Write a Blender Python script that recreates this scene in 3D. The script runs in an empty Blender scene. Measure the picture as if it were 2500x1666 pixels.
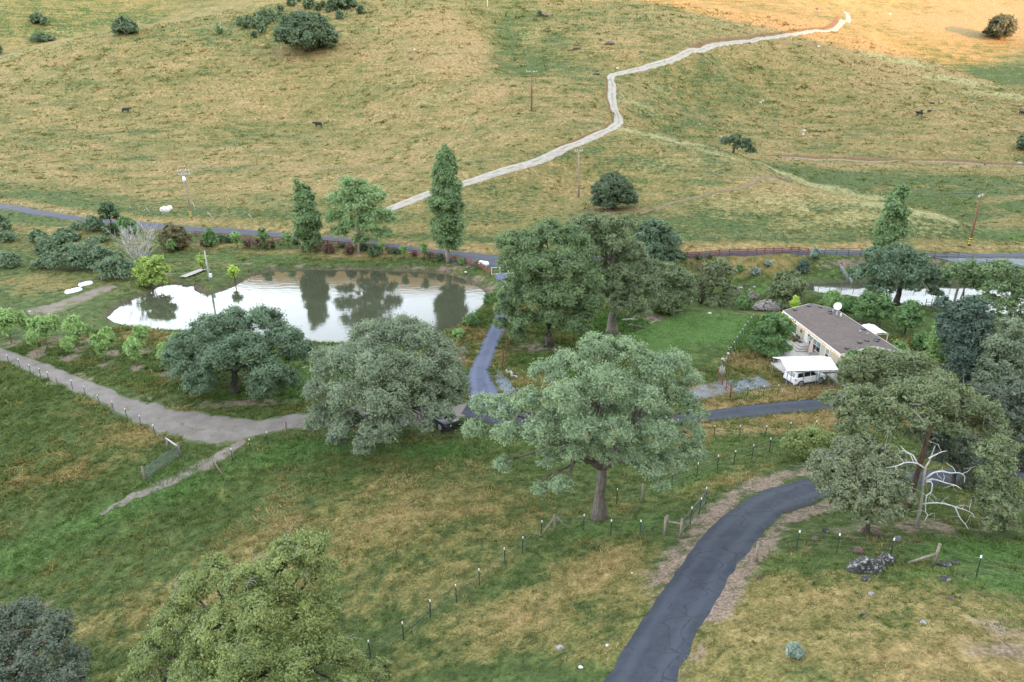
import bpy, bmesh, math, random
import numpy as np
from mathutils import Vector, Matrix

R = math.radians
scene = bpy.context.scene
COL = scene.collection

# ---------------------------------------------------------------- camera
F, CX, CY = 1667.0, 1250.0, 833.0          # focal length and centre in photo pixels (2500 x 1666)
PITCH = R(22.0)
CAMZ = 33.0
cam_data = bpy.data.cameras.new('camera')
cam_data.sensor_width = 36.0
cam_data.lens = 36.0 * F / 2500.0
cam_data.clip_end = 4000.0
cam = bpy.data.objects.new('camera', cam_data)
cam.location = (0, 0, CAMZ)
cam.rotation_euler = (R(90) - PITCH, 0, 0)
COL.objects.link(cam)
scene.camera = cam

# ---------------------------------------------------------------- sky, sun, exposure
SUN_EL = R(13.0)
TRAVEL = np.array([-0.78, 0.626])           # horizontal direction the sunlight travels
sun_rot = math.atan2(-TRAVEL[0], -TRAVEL[1])
world = bpy.data.worlds.new('World')
scene.world = world
world.use_nodes = True
wn, wl = world.node_tree.nodes, world.node_tree.links
wn.clear()
sky = wn.new('ShaderNodeTexSky')
sky.sky_type = 'NISHITA'
sky.sun_disc = False
sky.sun_elevation = SUN_EL
sky.sun_rotation = sun_rot
sky.altitude = 300
sky.air_density = 1.0
sky.dust_density = 0.7
sky.ozone_density = 1.0
hs = wn.new('ShaderNodeHueSaturation')
hs.inputs['Saturation'].default_value = 0.33   # thin pale evening cloud
bg = wn.new('ShaderNodeBackground')
bg.inputs['Strength'].default_value = 0.15
wo = wn.new('ShaderNodeOutputWorld')
wl.new(sky.outputs[0], hs.inputs['Color'])
wl.new(hs.outputs[0], bg.inputs['Color'])
wl.new(bg.outputs[0], wo.inputs['Surface'])
sun_data = bpy.data.lights.new('sun', 'SUN')
sun_data.energy = 1.3
sun_data.angle = R(1.2)
sun_data.color = (1.0, 0.36, 0.07)
sun = bpy.data.objects.new('sun', sun_data)
sd = Vector((TRAVEL[0] * math.cos(SUN_EL), TRAVEL[1] * math.cos(SUN_EL), -math.sin(SUN_EL)))
sun.rotation_euler = sd.to_track_quat('-Z', 'Y').to_euler()
sun.location = (300, -300, 200)
COL.objects.link(sun)
scene.view_settings.view_transform = 'Standard'
scene.view_settings.look = 'None'
scene.view_settings.gamma = 1.0
scene.view_settings.use_curve_mapping = False
scene.view_settings.exposure = 3.3
scene.cycles.max_bounces = 6
scene.cycles.diffuse_bounces = 3
scene.cycles.transparent_max_bounces = 8

# ---------------------------------------------------------------- picture <-> place
cP, sP = math.cos(PITCH), math.sin(PITCH)
def ray(px, py):
    px = np.asarray(px, float); py = np.asarray(py, float)
    u = (px - CX) / F; v = (CY - py) / F
    return np.stack([u, cP + v * sP, -sP + v * cP], -1)
def at_z(px, py, z):
    d = ray(px, py); t = (z - CAMZ) / d[..., 2]
    return np.stack([d[..., 0] * t, d[..., 1] * t, CAMZ + d[..., 2] * t], -1)
def at_y(px, py, y):
    d = ray(px, py); t = y / d[..., 1]
    return np.stack([d[..., 0] * t, d[..., 1] * t, CAMZ + d[..., 2] * t], -1)

# ---------------------------------------------------------------- terrain heights
# survey points: (photo x, photo y, height)
CZ = [(0,500,3),(100,520,2.8),(200,533,2.5),(400,553,2.2),(630,570,2),(790,580,2),(950,600,2),(1070,615,1.8),(1200,635,1.6),
      (1400,630,1.8),(1660,624,2.2),(1868,615,2.4),(1740,620,2.3),(1800,617,2.35),(1740,629,2.1),(1800,626,2.2),(1868,625,2.2),(1930,614,2.4),(1930,624,2.2),(2000,615,2.4),(2000,625,2.2),(2060,616,2.4),(2060,626,2.2),(2110,628,2.2),(1740,604,2.8),(1900,598,3.0),(2050,600,3.0),(2110,617,2.4),(2266,623,2.3),(2450,628,2.0),(2480,648,1.6),(2350,645,1.7),
      (300,600,1.2),(100,640,0.8),(20,600,1.2),(60,720,0.5),(450,610,1.2),(620,605,1.3),(800,620,1.3),(1000,640,1.1),
      (50,800,0.6),(200,780,0.6),(400,830,0.5),(150,880,0.5),(300,940,0.4),(500,900,0.4),(650,930,0.4),
      (0,865,0.4),(120,915,0.3),(260,960,0.2),(400,1020,0.1),(510,1070,0.1),(680,1030,0.2),(900,1020,0.3),
      (1000,900,0.4),(1120,860,0.4),(1170,920,0.4),(1210,800,0.4),(1225,700,0.9),(1180,970,0.4),
      (1300,850,0.2),(1400,800,0.0),(1500,810,-0.2),(1600,800,-0.2),(1700,810,-0.3),(1650,760,-0.6),(1750,765,-0.7),
      (1640,720,-2.6),(1780,735,-3.0),(1900,735,-2.6),(1700,690,-1.6),(1830,690,-1.4),(1960,690,-1.1),(1800,652,0.3),(1950,658,-0.1),
      (2000,760,-1.0),(1930,860,-1.0),(1850,900,-0.9),(1780,930,-0.7),(2000,920,-1.0),(2100,900,-1.0),(2120,940,-1.0),(2250,830,-1.0),(2180,790,-0.8),
      (2300,900,-0.8),(2450,850,-0.6),(2450,780,-0.4),
      (1450,1035,0.4),(1650,1020,0.2),(1730,1020,0.0),(1870,1000,0.0),(2060,985,0.0),(2300,990,0.3),(2480,1000,0.5),(1720,975,-0.4),
      (1300,1030,0.4),(1050,1060,0.3),(1250,1090,0.5),(1600,1100,0.9),(1750,1060,0.8),(1900,1060,1.2),(2100,1090,2.2),(2350,1080,2.6),
      (0,1000,0.1),(200,1100,-0.3),(0,1200,-0.8),(300,1250,-0.8),(150,1330,-1.4),(450,1160,-0.2),(700,1090,0.1),(500,1230,-0.7),
      (0,1450,-1.6),(200,1500,-1.0),(400,1620,0.2),(0,1660,-0.6),(600,1300,0.0),(850,1200,0.8),(800,1450,1.6),(1000,1300,1.8),
      (1050,1500,3.0),(900,1640,3.0),(1200,1600,4.6),(1250,1400,3.2),(1100,1150,1.0),(1310,1300,3.0),(1460,1265,3.0),(1600,1180,2.2),(1600,1300,4.4),
      (1450,1450,5.0),(1400,1640,6.6),(1570,1655,7.6),(1650,1450,6.6),(1710,1370,6.2),(1760,1310,5.8),(1850,1240,5.2),(1950,1215,4.9),(2030,1188,4.7),
      (2200,1170,4.7),(2450,1158,4.8),(1930,1110,3.2),(1720,1190,3.6),(2100,1260,6.0),(2250,1280,6.6),(2450,1230,6.0),(1900,1340,7.2),(2100,1380,8.2),(2300,1340,7.8),
      (2450,1380,8.4),(1800,1500,8.0),(2000,1560,9.4),(2250,1500,9.8),(2470,1560,10.6),(1750,1650,8.8),(2200,1650,10.8),
      # hillside below the eye line
      (100,455,5),(0,440,6),(300,510,3.5),(467,533,3.6),(620,530,3.8),(760,540,3.4),(900,545,3.2),(1000,570,2.9),(1150,590,2.6),
      (960,508,5.0),(1130,450,8.3),(1260,409,10.6),(1380,360,13.6),(1400,550,3.9),(1550,560,3.8),(1495,512,5.0),(1300,520,4.6)]
# survey points: (photo x, photo y, distance ahead)
CD = [(309,272,277),(777,308,254),(100,350,232),(500,380,215),(900,420,180),(900,300,245),(1100,330,208),(600,460,176),(250,430,190),
      (0,200,318),(300,170,318),(100,100,362),(300,60,390),(500,130,330),(700,200,290),(700,120,328),(900,160,300),(1000,50,352),(800,40,370),(500,30,410),
      (100,10,430),(1000,230,262),(1190,130,290),(1190,10,372),(1100,60,335),
      (1413,482,160),(1298,270,205),(1240,200,262),(1310,300,208),(1504,306,205),(1495,250,232),(1490,190,262),(1604,157,292),(1700,122,315),(1868,94,352),(1983,77,380),(2052,63,400),(2068,40,415),
      (1400,100,322),(1400,20,380),(1600,60,345),(1700,30,395),(1850,20,420),(1950,20,430),
      (1600,320,205),(1793,372,186),(1840,400,178),(1760,450,154),(1700,550,131),(1930,540,134),(1900,430,166),(2000,460,152),(2100,480,144),(2200,500,138),(2300,520,134),(2340,545,131),
      (1700,250,286),(1800,200,318),(1620,240,276),(1700,330,240),(1850,340,238),(2000,300,285),(2100,280,287),(2000,200,325),(2050,130,360),
      (2000,393,224),(2200,400,222),(2400,410,220),(2000,420,206),(2150,440,190),(2300,480,170),(2430,520,152),(2440,570,130),(2330,590,124),
      (2200,350,244),(2350,330,250),(2300,250,300),(2450,280,285),(2200,180,345),(2150,110,385),(2250,140,368),(2350,175,350),(2500,228,325),
      (2350,150,440),(2450,190,420),(2300,60,500),(2430,80,490),(2200,40,520),(2450,10,560),(2150,5,540)]
ctrl = [at_z(*c) for c in CZ] + [at_y(*c) for c in CD]
# the wider valley, outside the picture
ctrl += [np.array(p, float) for p in [(-500,700,165),(-320,600,150),(-180,560,140),(0,560,142),(150,600,140),(0,700,185),(-250,720,185),(350,760,150),(600,900,150),(-450,420,60),(-330,250,14),(-420,120,10),
         (-250,60,2),(-200,-60,4),(-60,-40,6),(0,0,8.0),(60,-30,14),(80,20,13),(-40,15,1.5),(0,-150,24),(120,-120,34),(-150,-250,30),(150,60,6),(180,120,3),(260,160,6),(330,230,12),(380,330,30),(240,20,14),
         (-600,0,30),(-500,-500,60),(0,-600,80),(600,-600,120),(700,0,90),(800,500,120),(0,1200,220),(-900,900,200),(900,1100,200)]]
# dips hidden behind the spurs
def behind(px, py, y, drop):
    p = at_y(px, py, y); p[2] -= drop; return p
ctrl += [behind(a, b, y, dr) for a, b, y, dr in [(1950,441,172,2.0),(2020,458,168,5.0),(2100,477,166,5.5),(2200,499,160,5.0),(2290,518,153,4.2),
         (2130,98,418,4),(2200,122,404,6),(2280,150,392,6.5),(2360,178,380,6.5),(2450,210,366,6),
         (60,112,392,4.5),(200,82,412,5.0),(330,52,430,5.0),(1550,318,224,2.5),(1620,328,228,2.5),(1700,345,226,2.5),(1235,140,312,3.0),(1215,70,345,3.0),(1255,190,285,2.5)]]
ctrl = np.array(ctrl)
def _phi(d2): return 0.5 * d2 * np.log(d2 + 1e-9)
_C = ctrl[:, :2] / 100.0
_n = len(_C)
_D2 = ((_C[:, None] - _C[None]) ** 2).sum(-1)
_lam = 0.0006 * (1.0 + 25.0 * np.clip(np.hypot(_C[:,0], _C[:,1]) - 1.3, 0, 4))
_A = np.zeros((_n + 3, _n + 3)); _A[:_n, :_n] = _phi(_D2) + np.diag(_lam)
_P = np.c_[np.ones(_n), _C]; _A[:_n, _n:] = _P; _A[_n:, :_n] = _P.T
_w = np.linalg.solve(_A, np.r_[ctrl[:, 2], 0, 0, 0])
def tps(x, y):
    x = np.asarray(x, float).ravel() / 100; y = np.asarray(y, float).ravel() / 100
    out = np.empty(len(x))
    for i in range(0, len(x), 40000):
        X, Y = x[i:i+40000], y[i:i+40000]
        d2 = (X[:, None] - _C[None, :, 0]) ** 2 + (Y[:, None] - _C[None, :, 1]) ** 2
        out[i:i+40000] = _phi(d2) @ _w[:_n] + _w[_n] + _w[_n+1] * X + _w[_n+2] * Y
    return out

def vnoise(x, y, scale, seed=0):
    """smooth value noise, 0..1"""
    x = np.asarray(x) * scale + seed * 17.31; y = np.asarray(y) * scale - seed * 9.7
    xi, yi = np.floor(x), np.floor(y); xf, yf = x - xi, y - yi
    def h(a, b):
        s = np.sin(a * 127.1 + b * 311.7 + seed * 3.1) * 43758.5453
        return s - np.floor(s)
    u = xf * xf * (3 - 2 * xf); v = yf * yf * (3 - 2 * yf)
    return (h(xi, yi) * (1-u) + h(xi+1, yi) * u) * (1-v) + (h(xi, yi+1) * (1-u) + h(xi+1, yi+1) * u) * v

def poly_sd(x, y, poly):
    """signed distance to a polygon, negative inside"""
    best = np.full(x.shape, 1e9); inside = np.zeros(x.shape, bool)
    n = len(poly)
    for i in range(n):
        ax, ay = poly[i]; bx, by = poly[(i + 1) % n]
        ex, ey = bx - ax, by - ay
        t = np.clip(((x - ax) * ex + (y - ay) * ey) / (ex * ex + ey * ey + 1e-12), 0, 1)
        best = np.minimum(best, np.hypot(x - ax - t * ex, y - ay - t * ey))
        c = ((ay > y) != (by > y)) & (x < (bx - ax) * (y - ay) / (by - ay + 1e-12) + ax)
        inside ^= c
    return np.where(inside, -best, best)
def sstep(a, b, x):
    t = np.clip((x - a) / (b - a), 0, 1); return t * t * (3 - 2 * t)

POND_Z, POND2_Z = 0.0, -0.7
POND = [(262,775),(278,757),(312,735),(362,716),(385,700),(418,694),(455,697),(486,699),(490,711),(507,719),(532,714),(560,705),(590,689),(620,673),(660,663),
        (760,659),(900,660),(1000,664),(1080,668),(1130,680),(1165,697),(1186,714),(1188,734),(1172,755),(1142,780),(1108,805),(1064,822),(1000,838),(900,842),(780,838),(690,826),(600,816),(500,813),(400,808),(330,800),(280,790)]
POND2 = [(1945,704),(1985,692),(2060,690),(2150,688),(2250,687),(2350,688),(2440,694),(2520,700),(2600,720),(2600,770),(2480,772),(2380,762),(2290,749),(2240,746),(2180,741),(2100,727),(2000,716)]
def shore(poly, z): return [tuple(at_z(a, b, z)[:2]) for a, b in poly]
POND_W, POND2_W = shore(POND, POND_Z), shore(POND2, POND2_Z)

def height(x, y):
    z = tps(x, y)
    r = np.hypot(x, y)
    far = sstep(120, 220, r)
    amp = 0.10 + 0.55 * far
    z = z + amp * ((vnoise(x, y, 0.11, 1) - 0.5) + 0.5 * (vnoise(x, y, 0.31, 2) - 0.5)) + far * 2.2 * (vnoise(x, y, 0.028, 3) - 0.5)
    # shallow cattle terraces along the far slopes
    z = z + far * 0.16 * np.sin(z * 2.4 + 3 * vnoise(x, y, 0.05, 5))
    # outside the picture: no pits
    z = np.where((y < 5) | (np.abs(x) > 0.85 * y + 30), np.maximum(z, -3), z)
    # unseen near-right ridge, crest shaped to keep low sun off the valley
    s = x * TRAVEL[0] + y * TRAVEL[1]; t = x * (-TRAVEL[1]) * -1 + y * (-TRAVEL[0])
    crest = np.interp(t, RIDGE_T, RIDGE_H) + 6 * (vnoise(t, s * 0, 0.03, 8) - 0.5)
    prof = np.exp(-0.5 * ((s + RIDGE_S) / 92.0) ** 2)
    prof = np.where(s < -RIDGE_S, np.maximum(prof, 0.75 * np.exp(-0.5 * ((s + RIDGE_S) / 400.0) ** 2)), prof)
    z = np.maximum(np.where(s < -120, np.minimum(z, 60), z), (crest + 30) * prof - 30)
    for poly, wz in ((POND_W, POND_Z), (POND2_W, POND2_Z)):
        px = np.array(poly); m = (x > px[:,0].min()-8) & (x < px[:,0].max()+8) & (y > px[:,1].min()-8) & (y < px[:,1].max()+8)
        if m.any():
            d = poly_sd(x[m], y[m], poly) + 0.35 * (vnoise(x[m], y[m], 0.7, 6) - 0.5)
            zi = wz + np.clip(0.33 * d, -1.6, 0)
            zb = wz + 0.05 + 0.42 * np.clip(d, 0, 1.2)
            zo = zb + (np.maximum(z[m], wz + 0.35 - 6 * sstep(3, 8, d)) - zb) * sstep(0.4, 4.5, d)
            z[m] = np.where(d < 0, zi, zo)
    return z
RIDGE_S = 330.0
RIDGE_T = [-700, -300, 0, 280, 335, 355, 370, 385, 400, 425, 470, 520, 570, 640, 760, 900]
RIDGE_H = [180, 250, 275, 262, 232, 192, 158, 143, 128, 124, 122, 124, 126, 126, 120, 100]

_th = np.concatenate([np.linspace(-180, -48, 34)[:-1], np.linspace(-48, -42, 8)[:-1], np.linspace(-42, 42, 440), np.linspace(42, 48, 8)[1:], np.linspace(48, 180, 34)[1:]]) * math.pi / 180
_lr0, _lr1, _nr = math.log(7.0), math.log(1500.0), 430
_r = np.exp(np.linspace(_lr0, _lr1, _nr))
GX = _r[:, None] * np.sin(_th)[None]; GY = _r[:, None] * np.cos(_th)[None]
GZ = height(GX.ravel(), GY.ravel()).reshape(GX.shape)
GZ[:, -1] = GZ[:, 0]
def Z(x, y):
    x = np.asarray(x, float); y = np.asarray(y, float)
    r = np.maximum(np.hypot(x, y), 7.001); th = np.arctan2(x, y)
    fi = np.clip((np.log(r) - _lr0) / (_lr1 - _lr0) * (_nr - 1), 0, _nr - 1.001); i = fi.astype(int); fi = (r - _r[i]) / (_r[i+1] - _r[i])
    fj = np.clip(np.interp(th, _th, np.arange(len(_th))), 0, len(_th) - 1.001); j = fj.astype(int); fj = fj - j
    return (GZ[i, j] * (1-fi) * (1-fj) + GZ[i+1, j] * fi * (1-fj) + GZ[i, j+1] * (1-fi) * fj + GZ[i+1, j+1] * fi * fj)
def hit(px, py):
    """where the sight line through a photo point meets the ground"""
    px = np.atleast_1d(np.asarray(px, float)); py = np.atleast_1d(np.asarray(py, float))
    d = ray(px, py); d = d / np.hypot(d[:, 0], d[:, 1])[:, None]
    t0 = np.full(len(px), 14.0); done = np.zeros(len(px), bool); lo = t0.copy(); hi = t0.copy()
    t = t0.copy()
    for k in range(900):
        p = d * t[:, None]
        below = (CAMZ + p[:, 2]) < Z(p[:, 0], p[:, 1])
        new = below & ~done
        hi[new] = t[new]; done |= below
        lo = np.where(done, lo, t)
        t = np.where(done, t, t * 1.006 + 0.05)
        if done.all(): break
    hi = np.where(done, hi, t)
    for k in range(18):
        m = (lo + hi) / 2; p = d * m[:, None]
        b = (CAMZ + p[:, 2]) < Z(p[:, 0], p[:, 1])
        hi = np.where(b, m, hi); lo = np.where(b, lo, m)
    p = d * hi[:, None]
    return np.stack([p[:, 0], p[:, 1], Z(p[:, 0], p[:, 1])], -1)
def H1(px, py): return hit([px], [py])[0]
def ppm(p):
    """photo pixels per metre at a place"""
    return F / (p[1] * cP - (p[2] - CAMZ) * sP)

# ---------------------------------------------------------------- helpers
def link(o, parent=None):
    COL.objects.link(o)
    if parent is not None: o.parent = parent
    return o
def mesh_obj(name, verts, faces, mat=None, parent=None, smooth=False):
    me = bpy.data.meshes.new(name)
    me.from_pydata([tuple(v) for v in verts], [], faces)
    if mat is not None: me.materials.append(mat)
    if smooth: me.polygons.foreach_set('use_smooth', [True] * len(me.polygons))
    me.update()
    return link(bpy.data.objects.new(name, me), parent)
def np_mesh(name, V, Fq, mat=None, smooth=False, attrs=None):
    """fast mesh from numpy; Fq is (n,k)"""
    me = bpy.data.meshes.new(name)
    n, k = Fq.shape
    me.vertices.add(len(V)); me.vertices.foreach_set('co', np.ascontiguousarray(V, np.float32).ravel())
    me.loops.add(n * k); me.loops.foreach_set('vertex_index', np.ascontiguousarray(Fq, np.int32).ravel())
    me.polygons.add(n); me.polygons.foreach_set('loop_start', np.arange(0, n * k, k, dtype=np.int32))
    me.polygons.foreach_set('loop_total', np.full(n, k, np.int32))
    if smooth: me.polygons.foreach_set('use_smooth', np.ones(n, bool))
    for an, (dom, typ, data) in (attrs or {}).items():
        a = me.attributes.new(an, typ, dom)
        a.data.foreach_set('color' if 'COLOR' in typ else 'value', np.ascontiguousarray(data, np.float32).ravel())
    if mat is not None: me.materials.append(mat)
    me.update(calc_edges=True)
    return me
def tag(o, label=None, cat=None, group=None, kind=None):
    if label: o['label'] = label
    if cat: o['category'] = cat
    if group: o['group'] = group
    if kind: o['kind'] = kind
    return o
def empty(name, loc, rz=0.0):
    o = bpy.data.objects.new(name, None)
    o.empty_display_size = 0.3
    o.location = tuple(float(c) for c in loc); o.rotation_euler = (0, 0, rz)
    return link(o)

# ---------------------------------------------------------------- materials
def new_mat(name):
    m = bpy.data.materials.new(name); m.use_nodes = True
    nt = m.node_tree; nt.nodes.clear()
    out = nt.nodes.new('ShaderNodeOutputMaterial'); b = nt.nodes.new('ShaderNodeBsdfPrincipled')
    nt.links.new(b.outputs[0], out.inputs[0])
    return m, nt, b
def noise(nt, scale, detail=4, rough=0.55, vec=None, dist=0.0):
    n = nt.nodes.new('ShaderNodeTexNoise'); n.inputs['Scale'].default_value = scale
    n.inputs['Detail'].default_value = detail; n.inputs['Roughness'].default_value = rough; n.inputs['Distortion'].default_value = dist
    if vec is not None: nt.links.new(vec, n.inputs['Vector'])
    return n.outputs['Fac']
def math_n(nt, op, a, b=None, clamp=False):
    n = nt.nodes.new('ShaderNodeMath'); n.operation = op; n.use_clamp = clamp
    for i, s in enumerate((a, b)):
        if s is None: continue
        if isinstance(s, (int, float)): n.inputs[i].default_value = s
        else: nt.links.new(s, n.inputs[i])
    return n.outputs[0]
def mixc(nt, fac, a, b, mode='MIX'):
    n = nt.nodes.new('ShaderNodeMix'); n.data_type = 'RGBA'; n.blend_type = mode
    for i, s in ((0, fac), (6, a), (7, b)):
        if isinstance(s, (int, float)): n.inputs[i].default_value = s
        elif isinstance(s, tuple): n.inputs[i].default_value = (*s, 1) if len(s) == 3 else s
        else: nt.links.new(s, n.inputs[i])
    return n.outputs[2]
def ramp01(nt, v, lo, hi):
    n = nt.nodes.new('ShaderNodeMapRange'); n.clamp = True; n.interpolation_type = 'SMOOTHSTEP'
    nt.links.new(v, n.inputs[0]); n.inputs[1].default_value = lo; n.inputs[2].default_value = hi
    return n.outputs[0]
def attr(nt, name):
    n = nt.nodes.new('ShaderNodeAttribute'); n.attribute_name = name; return n.outputs['Fac']
def geo_pos(nt): return nt.nodes.new('ShaderNodeNewGeometry').outputs['Position']
def obj_pos(nt): return nt.nodes.new('ShaderNodeTexCoord').outputs['Object']
def bump(nt, b, h, strength=0.4, dist=0.05):
    n = nt.nodes.new('ShaderNodeBump'); n.inputs['Strength'].default_value = strength; n.inputs['Distance'].default_value = dist
    nt.links.new(h, n.inputs['Height']); nt.links.new(n.outputs[0], b.inputs['Normal'])
def vscale(nt, vec, s):
    n = nt.nodes.new('ShaderNodeVectorMath'); n.operation = 'MULTIPLY'; n.inputs[1].default_value = s
    nt.links.new(vec, n.inputs[0]); return n.outputs[0]

def simple(name, col, rough=0.7, var=0.18, scale=3.0, metal=0.0, bumpy=0.0, spec=0.5):
    m, nt, b = new_mat(name)
    v = obj_pos(nt)
    n1 = noise(nt, scale, 5, 0.6, v); n2 = noise(nt, scale * 6.3, 3, 0.6, v)
    f = math_n(nt, 'ADD', math_n(nt, 'MULTIPLY', n1, 0.65), math_n(nt, 'MULTIPLY', n2, 0.35))
    lo = tuple(c * (1 - var * 1.6) for c in col); hi = tuple(min(1, c * (1 + var * 1.6)) for c in col)
    c = mixc(nt, ramp01(nt, f, 0.3, 0.7), lo, hi)
    nt.links.new(c, b.inputs['Base Color'])
    b.inputs['Roughness'].default_value = rough; b.inputs['Metallic'].default_value = metal
    b.inputs['Specular IOR Level'].default_value = spec
    if bumpy: bump(nt, b, f, bumpy, 0.05)
    return m

# ================================================================= GROUND
def patch(px, py, rx, ry, amp, ang=0.0):
    return (px, py, rx, ry, amp, ang)
# every field is a soft blob: photo place, radius along x and y in metres, strength
LUSH = [(1650,800,16,7,1.2,0),(1780,790,9,6,0.9,0),(1560,830,9,6,1.0,0),(1480,800,9,6,0.8,0),(1400,900,8,5,0.64,0),(1290,900,5,4,0.4,0),(300,1240,14,3.2,0.72,0.65),(500,1150,8,2.6,0.56,0.6),(80,1360,9,3,0.72,0.6),(800,1095,9,2.5,0.72,0.1),(1000,1100,9,2.4,0.8,0),(650,1120,6,2.5,0.64,0.3),(1900,1380,6,1.4,0.56,0),(2400,1350,6,2.2,0.88,0),(2300,1400,5,1.5,0.56,0),(2480,1420,5,2,0.8,0),(2080,1290,2.2,1.2,0.72,0),(2130,1250,3,1.5,0.56,0),(1530,1285,7,1.8,0.72,0),(1430,1275,4,1.5,0.56,0.2),(1650,1190,8,2,0.48,0.4),(740,940,6,6,0.8,0),(700,880,6,6,0.64,0),(560,630,8,5,0.56,0),(700,625,9,3,0.64,0),(620,640,7,3,0.48,0),(900,632,20,2.2,0.4,0),(2000,690,8,5,0.64,0),(1850,705,7,4,0.64,0),(2040,660,8,4,0.48,0),(2200,800,9,5,0.56,0),(2250,780,6,6,0.64,0),(330,930,10,4,0.36,0),(550,960,8,3,0.44,0),(150,860,10,3,0.32,0),(2470,575,10,5,0.64,0),(1140,770,3,5,0.8,0.4),(1100,815,3,3,0.8,0),(1190,740,2.5,6,0.64,0),(1900,1040,9,1.8,0.24,0),(1730,1080,8,2,0.44,0),(1300,1110,10,3,0.28,0),(1000,1270,4,2,0.28,0),(980,1230,6,3,0.32,0.3),(60,1080,9,5,0.24,0),(1290,60,30,16,0.24,0),(1620,1420,2,3,0.24,0)]
DRY = [(1150,120,16,50,1.1,0),(1190,230,10,20,1.0,0),(1060,60,40,40,0.9,0),(1240,290,10,10,0.8,0),(120,690,14,7,0.42,0),(60,560,20,4,0.45,0),(250,600,12,4,0.4,0),(500,250,180,60,0.72,0),(200,400,90,35,0.55,0),(700,420,60,22,0.62,0),(1000,250,70,30,0.75,0),(900,120,110,40,0.72,0),(300,120,120,40,0.42,0),
       (1100,150,30,40,0.95,0),(1150,290,26,14,0.8,0),(1000,560,30,4,0.7,0),(600,545,40,3.5,0.55,0),(1700,250,80,25,0.42,0),(2000,250,90,40,0.58,0),(2200,420,60,20,0.36,0),(2400,330,60,25,0.42,0),
       (1500,80,60,25,0.68,0),(1900,60,60,40,0.9,0),(2200,150,60,40,0.95,0),(2350,60,90,50,1.0,0),(2450,30,70,60,1.0,0),(1400,430,30,8,0.45,0),(1250,560,30,6,0.4,0),(1700,560,40,6,0.36,0),(2050,540,30,7,0.5,0),
       (2000,600,40,1.8,0.8,0),(2400,600,16,3.5,0.75,0),(1130,600,12,1.6,0.9,0),
       (950,1280,10,4,0.55,0.3),(700,1290,8,2.5,0.55,0.5),(850,1210,6,3,0.4,0.4),(500,1430,12,3,0.6,0.5),(760,1400,8,3,0.5,0.5),(200,1140,7,2.5,0.45,0.4),(330,1060,5,3,0.6,0.2),(100,1170,6,2,0.4,0.5),
       (1200,1300,7,2.5,0.4,0.3),(1300,1490,6,3,0.55,0.5),(1450,1400,5,2.5,0.6,0.5),(1250,1560,5,2,0.45,0),(1500,1440,3.5,4,0.5,0.5),(2000,1480,7,4,0.5,0),(2250,1460,6,3,0.5,0),(2350,1600,6,3,0.65,0),(1900,1560,6,4,0.48,0),
       (1850,1000,20,1.3,0.4,0),(1800,955,24,1.4,0.9,0),(2000,948,12,1.2,0.9,0),(1800,1045,16,2.6,0.75,0),(2000,1030,9,2.6,0.8,0),(1500,1050,10,2,0.5,0),(1180,850,3,7,0.7,0.5),(1110,870,4,4,0.8,0),
       (720,615,12,1.6,0.8,0),(900,622,18,1.6,0.9,0),(500,600,10,2,0.6,0),(400,650,10,3,0.3,0),(330,830,12,1.5,0.6,0),(450,820,8,1.3,0.7,0),(1800,640,12,3,0.55,0),(1900,640,8,3,0.55,0),(2000,575,30,2,0.5,0),
       (1850,900,5,6,0.65,0),(1280,950,4,6,0.5,0),(200,600,14,5,0.45,0),(150,570,16,3,0.5,0),(1750,1170,9,1.8,0.4,0.4),(1050,1400,9,3,0.35,0.3),(1550,1560,4,2,0.4,0)]
DIRT = [(1590,775,3,2.2,1.0,0),(1320,850,5,2.2,0.8,0),(2080,640,9,1.5,0.8,0),(2290,650,8,2.5,0.7,0),(1900,740,5,1.8,0.9,0),(1830,705,3,1,0.5,0),(2100,1290,7,2.0,0.62,0),(2250,1290,8,2.2,0.62,0),(1990,1290,4,1.8,0.6,0),
        
        (2450,1590,2.4,1.2,0.75,0),(2480,1540,2,1.4,0.55,0),(2470,1240,3,1,0.7,0),(600,985,7,1.4,0.75,0.1),(1340,940,2,3,0.5,0),(150,720,4,2,0.0,0),
        (1500,515,7,2.0,0.9,0),(2000,118,30,3.0,0.7,-0.1),(1850,92,28,3.0,0.75,-0.1),(1700,140,18,2.6,0.6,-0.2),(1560,172,10,2.5,0.7,-0.2),(1510,235,2.5,14,0.4,0),(1440,330,16,1.6,0.6,0.35),(2100,391,40,2.2,0.8,0),(2330,397,22,2.0,0.7,0),(1960,388,16,2,0.6,0),
        (2420,550,7,2.6,0.7,0),(2425,520,1.4,9,0.7,0.2),(1750,470,26,1.2,0.55,0.3),(1900,435,14,1.1,0.5,0.3),(1640,490,12,1.1,0.4,0.25),(1325,320,2,6,0.35,0.4),(700,650,16,0.8,0.7,0),(900,654,20,0.8,0.7,0),(1080,658,12,0.9,0.9,-0.1),(1150,680,5,0.9,0.9,-0.6),(1188,705,1.4,3,0.8,0),
        (35,1415,1.4,0.4,1.0,0.4),(100,1480,1.2,0.35,1.0,0.4),(480,720,5,0.5,0.5,0),(610,680,4,0.6,0.7,0.5),(680,560,8,1.0,0.3,0),(860,520,7,3,0.3,0),
        (760,140,14,2.5,0.7,0),(850,115,9,2,0.6,0.2),(1240,200,1.4,24,0.35,-0.15),(80,505,34,1.6,0.5,-0.2),(450,545,40,1.2,0.4,-0.05),(400,670,6,1.5,0.6,0)]
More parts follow.
